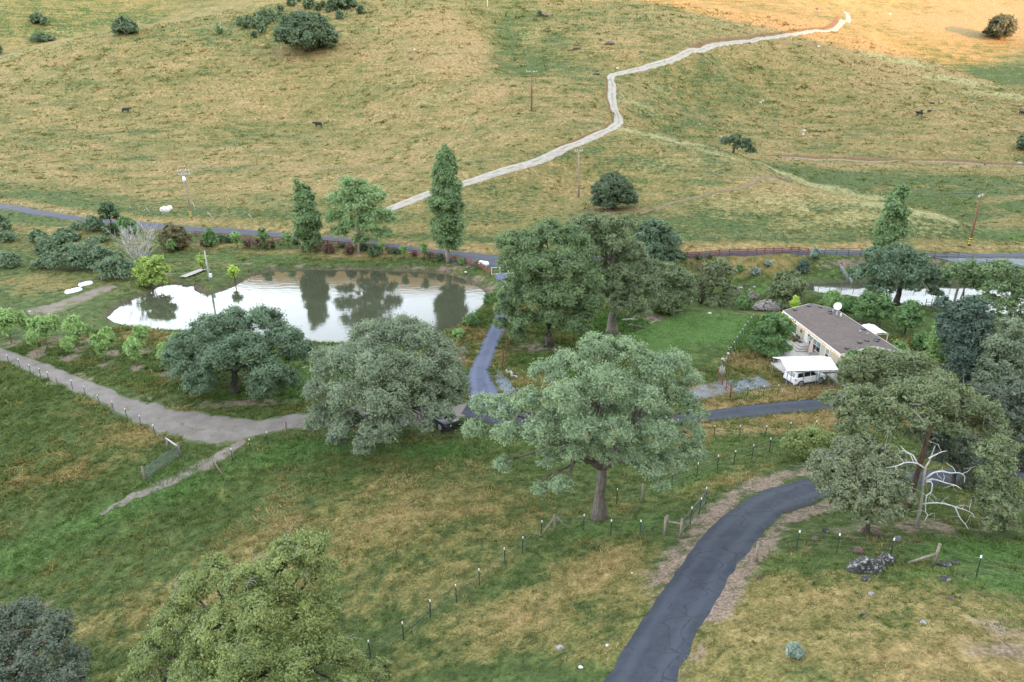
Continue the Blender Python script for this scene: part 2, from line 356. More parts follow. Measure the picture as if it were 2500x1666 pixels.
FRESH_SHADE = [(2150,440,50,12,1.1,0),(2300,475,34,12,1.1,0),(2000,425,40,10,1.1,0),(2420,510,24,10,0.9,0),(1930,412,20,6,1.0,0),(2450,190,40,22,0.9,0),(2350,165,24,14,0.5,0),(90,62,60,16,0.6,0.2),(280,35,50,16,0.5,0.3),(1250,90,10,50,0.8,-0.15),(1290,170,14,26,0.7,-0.3),(1330,110,14,30,0.6,-0.2),(1450,400,30,10,0.4,0),(1260,120,14,40,0.55,-0.15),(1330,60,26,26,0.45,0),(1400,180,26,26,0.4,-0.3),(1560,260,22,14,0.5,-0.3),(1640,240,20,14,0.45,0),(1700,300,18,22,0.35,0),(1780,210,22,20,0.35,0),(2150,440,60,14,0.35,0),(2000,430,40,12,0.35,0),(2350,500,30,12,0.4,0),  # green gully grass, plus darker patches painting shade into folds behind spurs and ridge
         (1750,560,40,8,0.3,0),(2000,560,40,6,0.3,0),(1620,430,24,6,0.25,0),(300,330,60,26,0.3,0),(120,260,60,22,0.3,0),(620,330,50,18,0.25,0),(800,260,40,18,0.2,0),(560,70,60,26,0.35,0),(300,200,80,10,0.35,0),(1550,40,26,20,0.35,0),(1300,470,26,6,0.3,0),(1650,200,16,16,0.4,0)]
PALE = [(2000,500,26,6,0.55,0),(2150,530,26,5,0.6,0),(1850,490,20,6,0.5,0),(2240,555,16,4,0.5,0),(1640,400,20,8,0.4,0),(1530,318,10,2.5,0.8,-0.2),(1600,332,13,2.6,0.8,-0.3),(1680,352,13,2.6,0.8,-0.3),(1760,378,12,2.4,0.8,-0.4),(1850,398,11,3.0,1.2,-0.4),(1930,430,10,3.0,1.2,-0.4),(2010,458,9,3.0,1.2,-0.3),(2100,484,9,3.0,1.2,-0.25),(2190,505,9,3.0,1.2,-0.2),(2270,524,8,3.0,1.1,-0.2),  # pale grass, its crest streaks brightened to stand in for relief shading
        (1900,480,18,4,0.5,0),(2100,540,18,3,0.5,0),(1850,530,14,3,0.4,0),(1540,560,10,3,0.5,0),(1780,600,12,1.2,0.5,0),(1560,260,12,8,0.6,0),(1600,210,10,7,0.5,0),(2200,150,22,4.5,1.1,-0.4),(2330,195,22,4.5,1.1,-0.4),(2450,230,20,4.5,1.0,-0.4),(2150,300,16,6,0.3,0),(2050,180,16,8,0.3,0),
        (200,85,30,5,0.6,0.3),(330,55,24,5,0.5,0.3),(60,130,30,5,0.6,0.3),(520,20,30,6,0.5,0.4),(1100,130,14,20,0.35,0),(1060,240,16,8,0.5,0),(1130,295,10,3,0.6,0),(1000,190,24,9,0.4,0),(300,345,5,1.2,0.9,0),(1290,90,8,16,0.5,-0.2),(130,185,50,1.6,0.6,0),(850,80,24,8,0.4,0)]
ORCHARD_BASES = [(28,838),(88,862),(42,838),(116,848),(138,827),(194,852),(212,833),(174,873),(90,867),(260,888),(273,863),(335,898),(350,860),(413,912),(430,850)]
def field(blobs, X, Y):
    f = np.zeros(X.shape)
    pts = hit([b[0] for b in blobs], [b[1] for b in blobs])
    for (bx, by, rx, ry, amp, ang), p in zip(blobs, pts):
        dx, dy = X - p[0], Y - p[1]
        c, s = math.cos(ang), math.sin(ang)
        u = (dx * c + dy * s) / rx; v = (-dx * s + dy * c) / ry
        q = u * u + v * v
        f = np.maximum(f, amp * np.exp(-0.9 * q))
    return f
gxf, gyf = GX.ravel(), GY.ravel()
orchard_pts = hit([b[0] for b in ORCHARD_BASES], [b[1] for b in ORCHARD_BASES])
lush = field(LUSH, gxf, gyf); dry = field(DRY, gxf, gyf); dirt = field(DIRT, gxf, gyf)
for p in orchard_pts:
    dirt = np.maximum(dirt, 0.95 * np.exp(-((gxf - p[0]) ** 2 + (gyf - p[1]) ** 2) / 1.4 ** 2))
def line_field(pts, width, amp, X, Y):
    P = resample_xy(hit([p[0] for p in pts], [p[1] for p in pts])[:, :2], 60)
    m = (X > P[:,0].min()-6) & (X < P[:,0].max()+6) & (Y > P[:,1].min()-6) & (Y < P[:,1].max()+6)
    out = np.zeros(X.shape); d = np.full(m.sum(), 1e9)
    for a, b2 in zip(P[:-1], P[1:]):
        e = b2 - a; t = np.clip(((X[m]-a[0])*e[0] + (Y[m]-a[1])*e[1]) / (e @ e + 1e-9), 0, 1)
        d = np.minimum(d, np.hypot(X[m]-a[0]-t*e[0], Y[m]-a[1]-t*e[1]))
    out[m] = amp * np.exp(-(d / width) ** 2); return out
def resample_xy(p, n):
    s_ = np.r_[0, np.cumsum(np.hypot(*np.diff(p, axis=0).T))]; u = np.linspace(0, s_[-1], n)
    return np.stack([np.interp(u, s_, p[:, 0]), np.interp(u, s_, p[:, 1])], -1)
for pts, wd, am in [([(1610,1420),(1640,1380),(1685,1310),(1740,1255),(1820,1196),(1900,1168),(2010,1140)], 1.5, 0.85), ([(1588,1475),(1640,1395)], 0.7, 0.6), ([(1745,1500),(1815,1391),(1862,1330),(1912,1278),(1960,1252),(2050,1226)], 1.1, 0.85), ([(1660,1680),(1740,1518)], 0.6, 0.55),
                    ([(1126,905),(1122,960)], 0.8, 0.5), ([(0,886),(126,940),(306,1028),(421,1078)], 0.6, 0.4), ([(153,898),(306,958),(450,990),(600,1014)], 0.7, 0.5)]:
    dirt = np.maximum(dirt, line_field(pts, wd, am, gxf, gyf))
for pts, wd, am in [([(1700,1000),(1906,972),(2060,960)], 1.6, 0.95), ([(1690,1040),(1868,1026),(2110,1010)], 1.6, 0.75), ([(1400,470),(1480,600)], 0.1, 0.0), ([(0,490),(200,522),(400,540),(630,556),(780,566)], 2.6, 0.8), ([(950,588),(1070,604),(1200,614)], 2.2, 0.9), ([(1661,612),(1868,603),(2113,605),(2400,610)], 2.4, 0.85)]:
    dry = np.maximum(dry, line_field(pts, wd, am, gxf, gyf))
gr = np.hypot(gxf, gyf)
# the grass has turned to straw on the open slopes beyond the road
hill = sstep(0, 30, gyf - np.interp(gxf, [-200, -130, -60, 0, 60, 140], [200, 160, 132, 122, 122, 118]))
dry = np.maximum(dry, 0.58 * hill)
fresh_shade = field(FRESH_SHADE, gxf, gyf); pale = field(PALE, gxf, gyf)
dry = dry - 0.62 * fresh_shade
dry = np.where((gyf < 0) | (np.abs(gxf) > gyf + 40), np.maximum(dry, 0.5), dry)
PS = [poly_sd(gxf, gyf, POND_W), poly_sd(gxf, gyf, POND2_W)]
mud = np.maximum(1 - sstep(0.1, 0.9, PS[0]), 1 - sstep(0.1, 0.9, PS[1]))

ground_mat, nt, b = new_mat('ground_grass')
pos = geo_pos(nt)
n_big = noise(nt, 0.035, 4, 0.6, pos, 0.6)
n_mid = noise(nt, 0.22, 5, 0.62, pos, 0.4)
n_clump = noise(nt, 1.1, 5, 0.65, pos, 0.3)
n_fine = noise(nt, 6.0, 4, 0.7, pos)
n_streak = noise(nt, 1.0, 5, 0.62, vscale(nt, pos, (0.07, 0.10, 0.85)), 0.5)
a_dry, a_lush, a_dirt, a_mud, a_hill, a_pale = attr(nt, 'dry'), attr(nt, 'lush'), attr(nt, 'dirt'), attr(nt, 'mud'), attr(nt, 'hill'), attr(nt, 'pale')
def spread(v, k): return math_n(nt, 'MULTIPLY', math_n(nt, 'SUBTRACT', v, 0.5), k)
dryv = math_n(nt, 'ADD', a_dry, math_n(nt, 'ADD', spread(n_mid, 1.1), math_n(nt, 'ADD', spread(n_big, 0.9), spread(n_clump, 1.1))))
dryv = math_n(nt, 'ADD', dryv, math_n(nt, 'MULTIPLY', a_hill, spread(n_streak, 1.7)))
green = mixc(nt, ramp01(nt, n_clump, 0.3, 0.7), (0.042, 0.064, 0.018), (0.080, 0.108, 0.032))
olive = mixc(nt, ramp01(nt, n_fine, 0.35, 0.65), (0.118, 0.102, 0.033), (0.176, 0.152, 0.053))
straw = mixc(nt, ramp01(nt, n_clump, 0.3, 0.7), (0.178, 0.122, 0.050), (0.285, 0.205, 0.090))
c = mixc(nt, ramp01(nt, dryv, 0.08, 0.5), green, olive)
c = mixc(nt, ramp01(nt, dryv, 0.40, 0.95), c, straw)
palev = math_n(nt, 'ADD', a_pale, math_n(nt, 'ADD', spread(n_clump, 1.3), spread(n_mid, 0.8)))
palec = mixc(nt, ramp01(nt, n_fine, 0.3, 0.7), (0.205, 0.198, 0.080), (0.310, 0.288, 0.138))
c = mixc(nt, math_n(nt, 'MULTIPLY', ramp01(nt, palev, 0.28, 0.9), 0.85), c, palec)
lushv = math_n(nt, 'ADD', a_lush, math_n(nt, 'ADD', spread(n_mid, 0.6), spread(n_clump, 0.7)))
lushc = mixc(nt, ramp01(nt, n_fine, 0.3, 0.7), (0.046, 0.090, 0.022), (0.094, 0.158, 0.042))
c = mixc(nt, ramp01(nt, lushv, 0.30, 0.85), c, lushc)
dirtv = math_n(nt, 'ADD', a_dirt, math_n(nt, 'ADD', spread(n_clump, 1.6), spread(n_mid, 1.0)))
dirtc = mixc(nt, ramp01(nt, n_fine, 0.3, 0.7), (0.124, 0.088, 0.062), (0.232, 0.180, 0.136))
redd = mixc(nt, ramp01(nt, n_clump, 0.3, 0.7), (0.160, 0.076, 0.044), (0.216, 0.112, 0.068))
dirtc = mixc(nt, a_hill, dirtc, redd)
c = mixc(nt, ramp01(nt, dirtv, 0.42, 0.9), c, dirtc)
c = mixc(nt, math_n(nt, 'MULTIPLY', a_mud, 0.9), c, (0.085, 0.070, 0.048))
shade = math_n(nt, 'ADD', 0.55, math_n(nt, 'ADD', math_n(nt, 'MULTIPLY', ramp01(nt, n_fine, 0.25, 0.75), 0.5), math_n(nt, 'MULTIPLY', ramp01(nt, n_clump, 0.25, 0.75), 0.42)))
c = mixc(nt, 1.0, c, shade, 'MULTIPLY')
nt.links.new(c, b.inputs['Base Color'])
b.inputs['Roughness'].default_value = 0.95; b.inputs['Specular IOR Level'].default_value = 0.15
hgt = math_n(nt, 'ADD', math_n(nt, 'MULTIPLY', n_clump, 0.7), math_n(nt, 'MULTIPLY', n_fine, 0.25))
bump(nt, b, hgt, 0.9, 0.45)

nth = len(_th)
ii, jj = np.meshgrid(np.arange(_nr - 1), np.arange(nth - 1), indexing='ij')
ii, jj = ii.ravel(), jj.ravel()
quads = np.stack([ii * nth + jj, ii * nth + jj + 1, (ii + 1) * nth + jj + 1, (ii + 1) * nth + jj], -1)[:, ::-1]
GV = np.stack([gxf, gyf, GZ.ravel()], -1)
gme = np_mesh('ground', GV, quads, ground_mat, True,
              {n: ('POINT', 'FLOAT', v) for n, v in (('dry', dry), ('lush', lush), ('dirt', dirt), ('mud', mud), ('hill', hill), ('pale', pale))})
tag(link(bpy.data.objects.new('ground', gme)), kind='structure')

# ================================================================= WATER
water_mat, nt, b = new_mat('pond_water')
pos = geo_pos(nt)
b.inputs['Base Color'].default_value = (0.050, 0.054, 0.034, 1)
b.inputs['Roughness'].default_value = 0.05
b.inputs['IOR'].default_value = 1.36
w1 = noise(nt, 0.55, 3, 0.5, vscale(nt, pos, (1, 2.2, 1))); w2 = noise(nt, 5.0, 2, 0.5, pos)
bump(nt, b, math_n(nt, 'ADD', w1, math_n(nt, 'MULTIPLY', w2, 0.14)), 0.14, 0.05)
def water(name, poly, z):
    c = np.mean(np.array(poly), 0)
    vs = []
    for x, y in poly:
        d = np.array([x, y]) - c; L = np.hypot(*d)
        vs.append((*(c + d * (L + 1.2) / L), z))
    bm = bmesh.new()
    f = bm.faces.new([bm.verts.new(v) for v in vs])
    bmesh.ops.triangulate(bm, faces=[f])
    bmesh.ops.recalc_face_normals(bm, faces=bm.faces)
    me = bpy.data.meshes.new(name); bm.to_mesh(me); bm.free(); me.materials.append(water_mat)
    if me.polygons[0].normal.z < 0: me.flip_normals()
    return tag(link(bpy.data.objects.new(name, me)), kind='structure')
water('pond_water', POND_W, POND_Z)
water('creek_pond_water', POND2_W, POND2_Z)

# ================================================================= ROADS
def resample(pts, n):
    pts = np.array(pts, float); s = np.r_[0, np.cumsum(np.hypot(*np.diff(pts[:, :2], axis=0).T))]
    u = np.linspace(0, s[-1], n)
    # smooth through the points (Catmull-Rom)
    P = np.vstack([2 * pts[0] - pts[1], pts, 2 * pts[-1] - pts[-2]])
    k = np.clip(np.searchsorted(s, u, 'right') - 1, 0, len(pts) - 2)
    t = ((u - s[k]) / (s[k + 1] - s[k] + 1e-9))[:, None]
    p0, p1, p2, p3 = P[k], P[k + 1], P[k + 2], P[k + 3]
    return 0.5 * (2*p1 + (-p0 + p2) * t + (2*p0 - 5*p1 + 4*p2 - p3) * t**2 + (-p0 + 3*p1 - 3*p2 + p3) * t**3)
def strip(name, left, right, n, m, mat, off=0.05, ragged=0.12, extra_world=None):
    """a road sheet between two edges given in photo points"""
    L = hit([p[0] for p in left], [p[1] for p in left])[:, :2]
    Rr = hit([p[0] for p in right], [p[1] for p in right])[:, :2]
    return strip_w(name, L, Rr, n, m, mat, off, ragged)
def strip_w(name, L, Rr, n, m, mat, off=0.05, ragged=0.12):
    L = resample(L, n); Rr = resample(Rr, n)
    u = np.linspace(0, 1, m)
    k = np.arange(n)
    jl = ragged * (vnoise(k * 0.35, k * 0.0, 1.0, 11) - 0.5) * 2; jr = ragged * (vnoise(k * 0.35, k * 0.0, 1.0, 23) - 0.5) * 2
    W = np.hypot(*(Rr - L).T)
    uu = u[None] * (1 + jl + jr)[:, None] * 1.0 - jl[:, None] if False else u[None] + (-(jl / W)[:, None] * (1 - u)[None] + (jr / W)[:, None] * u[None])
    X = L[:, 0:1] * (1 - uu) + Rr[:, 0:1] * uu; Y = L[:, 1:2] * (1 - uu) + Rr[:, 1:2] * uu
    camber = 0.03 * (1 - (2 * u - 1) ** 2)
    ZZ = Z(X, Y) + off + camber[None]
    ZZ[:, 0] -= off * 1.6; ZZ[:, -1] -= off * 1.6       # feather the edge into the grass
    V = np.stack([X, Y, ZZ], -1).reshape(-1, 3)
    i, j = np.meshgrid(np.arange(n - 1), np.arange(m - 1), indexing='ij'); i, j = i.ravel(), j.ravel()
    q = np.stack([i * m + j, i * m + j + 1, (i + 1) * m + j + 1, (i + 1) * m + j], -1)
    a, bb, cc = V[q[0, 0]], V[q[0, 1]], V[q[0, 2]]
    if np.cross(bb - a, cc - a)[2] < 0: q = q[:, ::-1]
    dist = np.r_[0, np.cumsum(np.hypot(*np.diff((L + Rr) / 2, axis=0).T))]
    me = np_mesh(name, V, q, mat, True, {'across': ('POINT', 'FLOAT', np.repeat(u[None], n, 0)), 'along': ('POINT', 'FLOAT', np.repeat(dist[:, None], m, 1))})
    return tag(link(bpy.data.objects.new(name, me)), kind='structure')

def asphalt(name, lo, hi, crack=True):
    m, nt, b = new_mat(name)
    pos = geo_pos(nt)
    big = noise(nt, 0.5, 4, 0.6, pos, 0.3); grit = noise(nt, 22, 3, 0.8, pos); mid = noise(nt, 2.4, 4, 0.6, pos)
    f = math_n(nt, 'ADD', math_n(nt, 'MULTIPLY', big, 0.5), math_n(nt, 'ADD', math_n(nt, 'MULTIPLY', mid, 0.25), math_n(nt, 'MULTIPLY', grit, 0.35)))
    ac = attr(nt, 'across')
    # wheel paths worn paler
    wp = math_n(nt, 'ABSOLUTE', math_n(nt, 'SUBTRACT', math_n(nt, 'ABSOLUTE', math_n(nt, 'SUBTRACT', ac, 0.5)), 0.24))
    f = math_n(nt, 'ADD', f, math_n(nt, 'MULTIPLY', ramp01(nt, wp, 0.14, 0.0), 0.16))
    c = mixc(nt, ramp01(nt, f, 0.32, 0.74), lo, hi)
    if crack:
        warp = nt.nodes.new('ShaderNodeTexNoise'); warp.inputs['Scale'].default_value = 0.9; warp.inputs['Detail'].default_value = 5
        nt.links.new(pos, warp.inputs['Vector'])
        add = nt.nodes.new('ShaderNodeVectorMath'); add.operation = 'MULTIPLY_ADD'; add.inputs[1].default_value = (1.5, 1.5, 0)
        nt.links.new(warp.outputs['Color'], add.inputs[0]); nt.links.new(pos, add.inputs[2])
        vo = nt.nodes.new('ShaderNodeTexVoronoi'); vo.feature = 'DISTANCE_TO_EDGE'; vo.inputs['Scale'].default_value = 0.5
        nt.links.new(add.outputs[0], vo.inputs['Vector'])
        gate = ramp01(nt, noise(nt, 0.25, 3, 0.6, pos), 0.38, 0.5)
        cr = math_n(nt, 'MULTIPLY', ramp01(nt, vo.outputs['Distance'], 0.022, 0.004), gate)
        c = mixc(nt, math_n(nt, 'MULTIPLY', cr, 0.8), c, (0.018, 0.018, 0.020))
    nt.links.new(c, b.inputs['Base Color']); b.inputs['Roughness'].default_value = 0.85
    b.inputs['Specular IOR Level'].default_value = 0.3
    bump(nt, b, math_n(nt, 'ADD', grit, mid), 0.3, 0.02)
    return m
asphalt_near = asphalt('asphalt_worn_dark', (0.0160, 0.0198, 0.0275), (0.0405, 0.0475, 0.0620))
asphalt_grey = asphalt('asphalt_grey', (0.0568, 0.0670, 0.0991), (0.1001, 0.1148, 0.1672), False)
asphalt_back = asphalt('asphalt_back_road', (0.0450, 0.0476, 0.0615), (0.0723, 0.0756, 0.0936), False)

def gravel(name, lo, hi, weeds=(0.07, 0.10, 0.030), weed=0.57):
    m, nt, b = new_mat(name)
    pos = geo_pos(nt)
    f = math_n(nt, 'ADD', math_n(nt, 'MULTIPLY', noise(nt, 0.7, 4, 0.6, pos), 0.4), math_n(nt, 'MULTIPLY', noise(nt, 14, 3, 0.8, pos), 0.6))
    c = mixc(nt, ramp01(nt, f, 0.35, 0.68), lo, hi)
    edge = math_n(nt, 'ABSOLUTE', math_n(nt, 'SUBTRACT', attr(nt, 'across'), 0.5))
    wv = math_n(nt, 'ADD', noise(nt, 0.8, 5, 0.65, pos), math_n(nt, 'MULTIPLY', ramp01(nt, edge, 0.28, 0.5), 0.36))
    c = mixc(nt, math_n(nt, 'MULTIPLY', ramp01(nt, wv, weed, weed + 0.14), 0.85), c, weeds)
    nt.links.new(c, b.inputs['Base Color']); b.inputs['Roughness'].default_value = 0.95; b.inputs['Specular IOR Level'].default_value = 0.2
    bump(nt, b, f, 0.6, 0.05)
    return m
gravel_mat = gravel('gravel_tan', (0.1243, 0.1067, 0.0932), (0.2176, 0.1924, 0.1739))
blue_gravel = gravel('gravel_blue_grey', (0.111, 0.133, 0.152), (0.215, 0.244, 0.266), (0.089, 0.096, 0.044), 0.60)

def track_mat():
    m, nt, b = new_mat('hill_track_dirt')
    pos = geo_pos(nt)
    f = noise(nt, 0.8, 5, 0.65, pos); g = noise(nt, 5, 3, 0.7, pos)
    c = mixc(nt, ramp01(nt, math_n(nt, 'ADD', math_n(nt, 'MULTIPLY', f, 0.5), math_n(nt, 'MULTIPLY', g, 0.5)), 0.35, 0.65), (0.24, 0.21, 0.17), (0.36, 0.33, 0.29))
    mid = math_n(nt, 'ABSOLUTE', math_n(nt, 'SUBTRACT', attr(nt, 'across'), 0.5))
    med = math_n(nt, 'MULTIPLY', ramp01(nt, mid, 0.15, 0.03), ramp01(nt, noise(nt, 0.35, 4, 0.6, pos), 0.36, 0.58))
    c = mixc(nt, math_n(nt, 'MULTIPLY', med, 0.75), c, (0.16, 0.165, 0.075))
    nt.links.new(c, b.inputs['Base Color']); b.inputs['Roughness'].default_value = 0.95; b.inputs['Specular IOR Level'].default_value = 0.2
    bump(nt, b, f, 0.4, 0.1)
    return m
hill_track_mat = track_mat()

strip('driveway_road', [(1380,1800),(1468,1666),(1588,1475),(1657,1380),(1703,1315),(1761,1261),(1837,1208),(1906,1182),(2017,1157),(2110,1150),(2185,1152),(2300,1146),(2445,1138),(2560,1128)],
      [(1590,1800),(1654,1666),(1726,1518),(1799,1391),(1849,1330),(1898,1272),(1944,1246),(1990,1226),(2040,1213),(2110,1195),(2185,1184),(2300,1184),(2445,1176),(2580,1160)], 150, 9, asphalt_near)
asphalt_dark = asphalt('asphalt_repair', (0.018, 0.020, 0.024), (0.034, 0.037, 0.044), False)
strip('asphalt_patch', [(1911,1240),(1950,1226),(1992,1217)], [(1917,1257),(1955,1243),(1999,1228)], 14, 5, asphalt_dark, 0.066, 0.05)
strip('house_lane', [(1150,975),(1240,992),(1330,1010),(1420,1018),(1520,1017),(1640,1010),(1726,1001),(1906,978),(2040,970),(2200,964),(2400,968),(2560,975)],
      [(1120,1020),(1230,1044),(1330,1050),(1420,1049),(1520,1047),(1620,1041),(1699,1034),(1868,1018),(2097,1001),(2220,994),(2400,998),(2600,1006)], 130, 7, asphalt_near, 0.055)
strip('pond_lane', [(1139,1008),(1137,975),(1140,930),(1146,902),(1170,845),(1190,806),(1203,783),(1212,750),(1218,720),(1214,695),(1206,672)],
      [(1250,1000),(1228,968),(1206,925),(1203,890),(1218,845),(1234,808),(1246,785),(1250,750),(1247,720),(1244,695),(1240,668)], 100, 7, asphalt_grey, 0.062)
strip('back_road', [(-220,462),(-100,480),(0,496),(96,512.5),(203,529),(402,546),(476,553.5),(629,563),(782,574.5),(953,594),(1068,609),(1150,615),(1217,621),(1400,622),(1560,619.5),(1661,617),(1740,613),(1800,611),(1868,609),(1950,609.5),(2030,610),(2113,611),(2266,618),(2500,617),(2700,612)],
      [(-220,474),(-100,494),(0,511),(93,527),(193,540),(394,562),(472,569),(629,577),(782,589),(953,608),(1068,630),(1150,652),(1221,655),(1400,645),(1560,636),(1661,632),(1740,628),(1800,625.5),(1868,623),(1950,622.5),(2030,623),(2113,624),(2266,629),(2500,629),(2700,624)], 210, 7, asphalt_back, 0.07)
strip('gravel_turnout', [(2260,630),(2330,630),(2400,630),(2480,630),(2560,628)], [(2300,632),(2350,648),(2400,660),(2480,678),(2560,690)], 40, 10, blue_gravel, 0.05)
strip('gravel_road', [(-90,822),(0,849),(57,866),(153,901),(230,933),(306,962),(383,983),(450,994),(517,1004),(600,1020),(660,1021),(727,1008),(850,990),(980,985),(1080,990),(1148,978)],
      [(-90,850),(0,883),(50,902),(126,936),(230,982),(306,1024),(367,1055),(421,1074),(513,1092),(585,1086),(631,1071),(727,1047),(850,1045),(980,1048),(1080,1040),(1150,1015)], 150, 9, gravel_mat, 0.045, 0.55)
strip('gravel_pad', [(1640,960),(1690,944),(1745,930),(1800,925),(1850,915)], [(1690,985),(1740,975),(1790,962),(1850,955),(1890,945)], 30, 7, blue_gravel, 0.035, 0.3)
strip('gravel_verge', [(1206,888),(1206,925),(1232,968)], [(1222,915),(1250,930),(1262,962)], 12, 5, blue_gravel, 0.03, 0.2)
strip('pond_path', [(60,757),(120,742),(180,722),(240,700),(276,696)], [(75,772),(140,766),(200,742),(262,716),(290,704)], 60, 8, gravel('path_earth', (0.13, 0.105, 0.085), (0.22, 0.185, 0.150), (0.085, 0.100, 0.032), 0.47), 0.035, 0.5)
strip('meadow_track', [(588,1068),(540,1098),(480,1128),(430,1152),(360,1184),(300,1216),(240,1254)], [(605,1082),(560,1116),(512,1146),(460,1172),(385,1202),(318,1228),(248,1260)], 50, 6,
      gravel('track_earth', (0.148, 0.122, 0.104), (0.244, 0.211, 0.185), (0.056, 0.078, 0.024), 0.49), 0.03, 0.3)
strip('shore_path', [(1108,868),(1118,850),(1135,830)], [(1118,905),(1140,880),(1152,850)], 14, 5, gravel_mat, 0.03, 0.3)
# the pale two-rut track climbing the hill
tc = hit([880,920,961,1045,1129,1259,1374,1451,1500,1511,1500,1494,1495,1490,1508,1604,1700,1753,1868,1983,2046,2070,2071,2066],
         [533,519,507,474,450,409,364,333,309,294,268,240,210,190,181,157,123,109,94,77,65,52,42,31])
tcs = resample(tc[:, :2], 260)
tg = np.gradient(tcs, axis=0); tg /= np.hypot(tg[:, 0], tg[:, 1])[:, None]
nrm = np.stack([-tg[:, 1], tg[:, 0]], -1)
strip_w('hill_track', tcs + nrm * 1.6, tcs - nrm * 1.6, 260, 7, hill_track_mat, 0.12, 0.14)

# red-brown cut banks above the tracks, and the two small paths on the spur
def bank_mat():
    m, nt, b = new_mat('cut_bank_earth')
    pos = geo_pos(nt)
    f = noise(nt, 0.9, 5, 0.65, pos); g = noise(nt, 4, 3, 0.7, pos)
    c = mixc(nt, ramp01(nt, g, 0.3, 0.7), (0.110, 0.062, 0.036), (0.190, 0.112, 0.066))
    e = math_n(nt, 'ABSOLUTE', math_n(nt, 'SUBTRACT', attr(nt, 'across'), 0.42))
    wv = math_n(nt, 'ADD', f, math_n(nt, 'MULTIPLY', ramp01(nt, e, 0.15, 0.55), 0.42))
    c = mixc(nt, ramp01(nt, wv, 0.52, 0.72), c, mixc(nt, g, (0.105, 0.100, 0.034), (0.20, 0.175, 0.070)))
    nt.links.new(c, b.inputs['Base Color']); b.inputs['Roughness'].default_value = 1.0; b.inputs['Specular IOR Level'].default_value = 0.1
    bump(nt, b, g, 0.6, 0.2); return m
cut_mat = bank_mat()
strip_w('track_cut_bank', tcs[128:236] + nrm[128:236] * 1.5, tcs[128:236] + nrm[128:236] * 5.2, 200, 5, cut_mat, 0.10, 0.5)
strip_w('lower_cut_bank', tcs[34:96] + nrm[34:96] * 1.5, tcs[34:96] + nrm[34:96] * 2.6, 110, 4, cut_mat, 0.10, 0.4)
def path_w(name, pts, half, mat, off, bank=None):
    c = resample(hit([p[0] for p in pts], [p[1] for p in pts])[:, :2], 110)
    g = np.gradient(c, axis=0); g /= np.hypot(g[:, 0], g[:, 1])[:, None]; nn = np.stack([-g[:, 1], g[:, 0]], -1)
    strip_w(name, c + nn * half, c - nn * half, 110, 5, mat, off, 0.25)
    if bank: strip_w(name.replace('path', 'cut_bank'), c + nn * half * 0.9, c + nn * (half + bank), 160, 5, cut_mat, off * 0.8, 0.6)
thin_path = gravel('thin_path_earth', (0.17, 0.145, 0.090), (0.27, 0.235, 0.150), (0.125, 0.125, 0.045), 0.52)
path_w('terrace_path', [(1880,382),(1905,385),(1960,388),(2050,391),(2200,394),(2350,399),(2500,407),(2600,412)], 0.9, thin_path, 0.12, 3.4)
path_w('spur_path', [(1560,522),(1640,497),(1740,471),(1840,446),(1925,431)], 0.8, gravel('spur_path_earth', (0.13, 0.095, 0.060), (0.21, 0.160, 0.100), (0.125, 0.125, 0.045), 0.50), 0.08)

# ================================================================= PLANT BUILDERS
def leaf_mat(name, lo, hi, accent=None, acc=0.12, transl=0.36):
    lo = tuple(c * 1.8 for c in lo); hi = tuple(c * 1.75 for c in hi)
    m = bpy.data.materials.new(name); m.use_nodes = True
    nt = m.node_tree; nt.nodes.clear()
    out = nt.nodes.new('ShaderNodeOutputMaterial')
    t = attr(nt, 'tint')
    c = mixc(nt, t, lo, hi)
    if accent: c = mixc(nt, ramp01(nt, attr(nt, 'odd'), 1 - acc, 1 - acc * 0.6), c, accent)
    d = nt.nodes.new('ShaderNodeBsdfDiffuse'); tr = nt.nodes.new('ShaderNodeBsdfTranslucent'); gl = nt.nodes.new('ShaderNodeBsdfGlossy')
    gl.inputs['Roughness'].default_value = 0.5; gl.inputs['Color'].default_value = (0.8, 0.85, 0.9, 1)
    nt.links.new(c, d.inputs['Color']); nt.links.new(mixc(nt, 0.35, c, (0.16, 0.20, 0.03)), tr.inputs['Color'])
    m1 = nt.nodes.new('ShaderNodeMixShader'); m1.inputs[0].default_value = transl
    nt.links.new(d.outputs[0], m1.inputs[1]); nt.links.new(tr.outputs[0], m1.inputs[2])
    m2 = nt.nodes.new('ShaderNodeMixShader'); m2.inputs[0].default_value = 0.04
    nt.links.new(m1.outputs[0], m2.inputs[1]); nt.links.new(gl.outputs[0], m2.inputs[2])
    nt.links.new(m2.outputs[0], out.inputs[0])
    return m
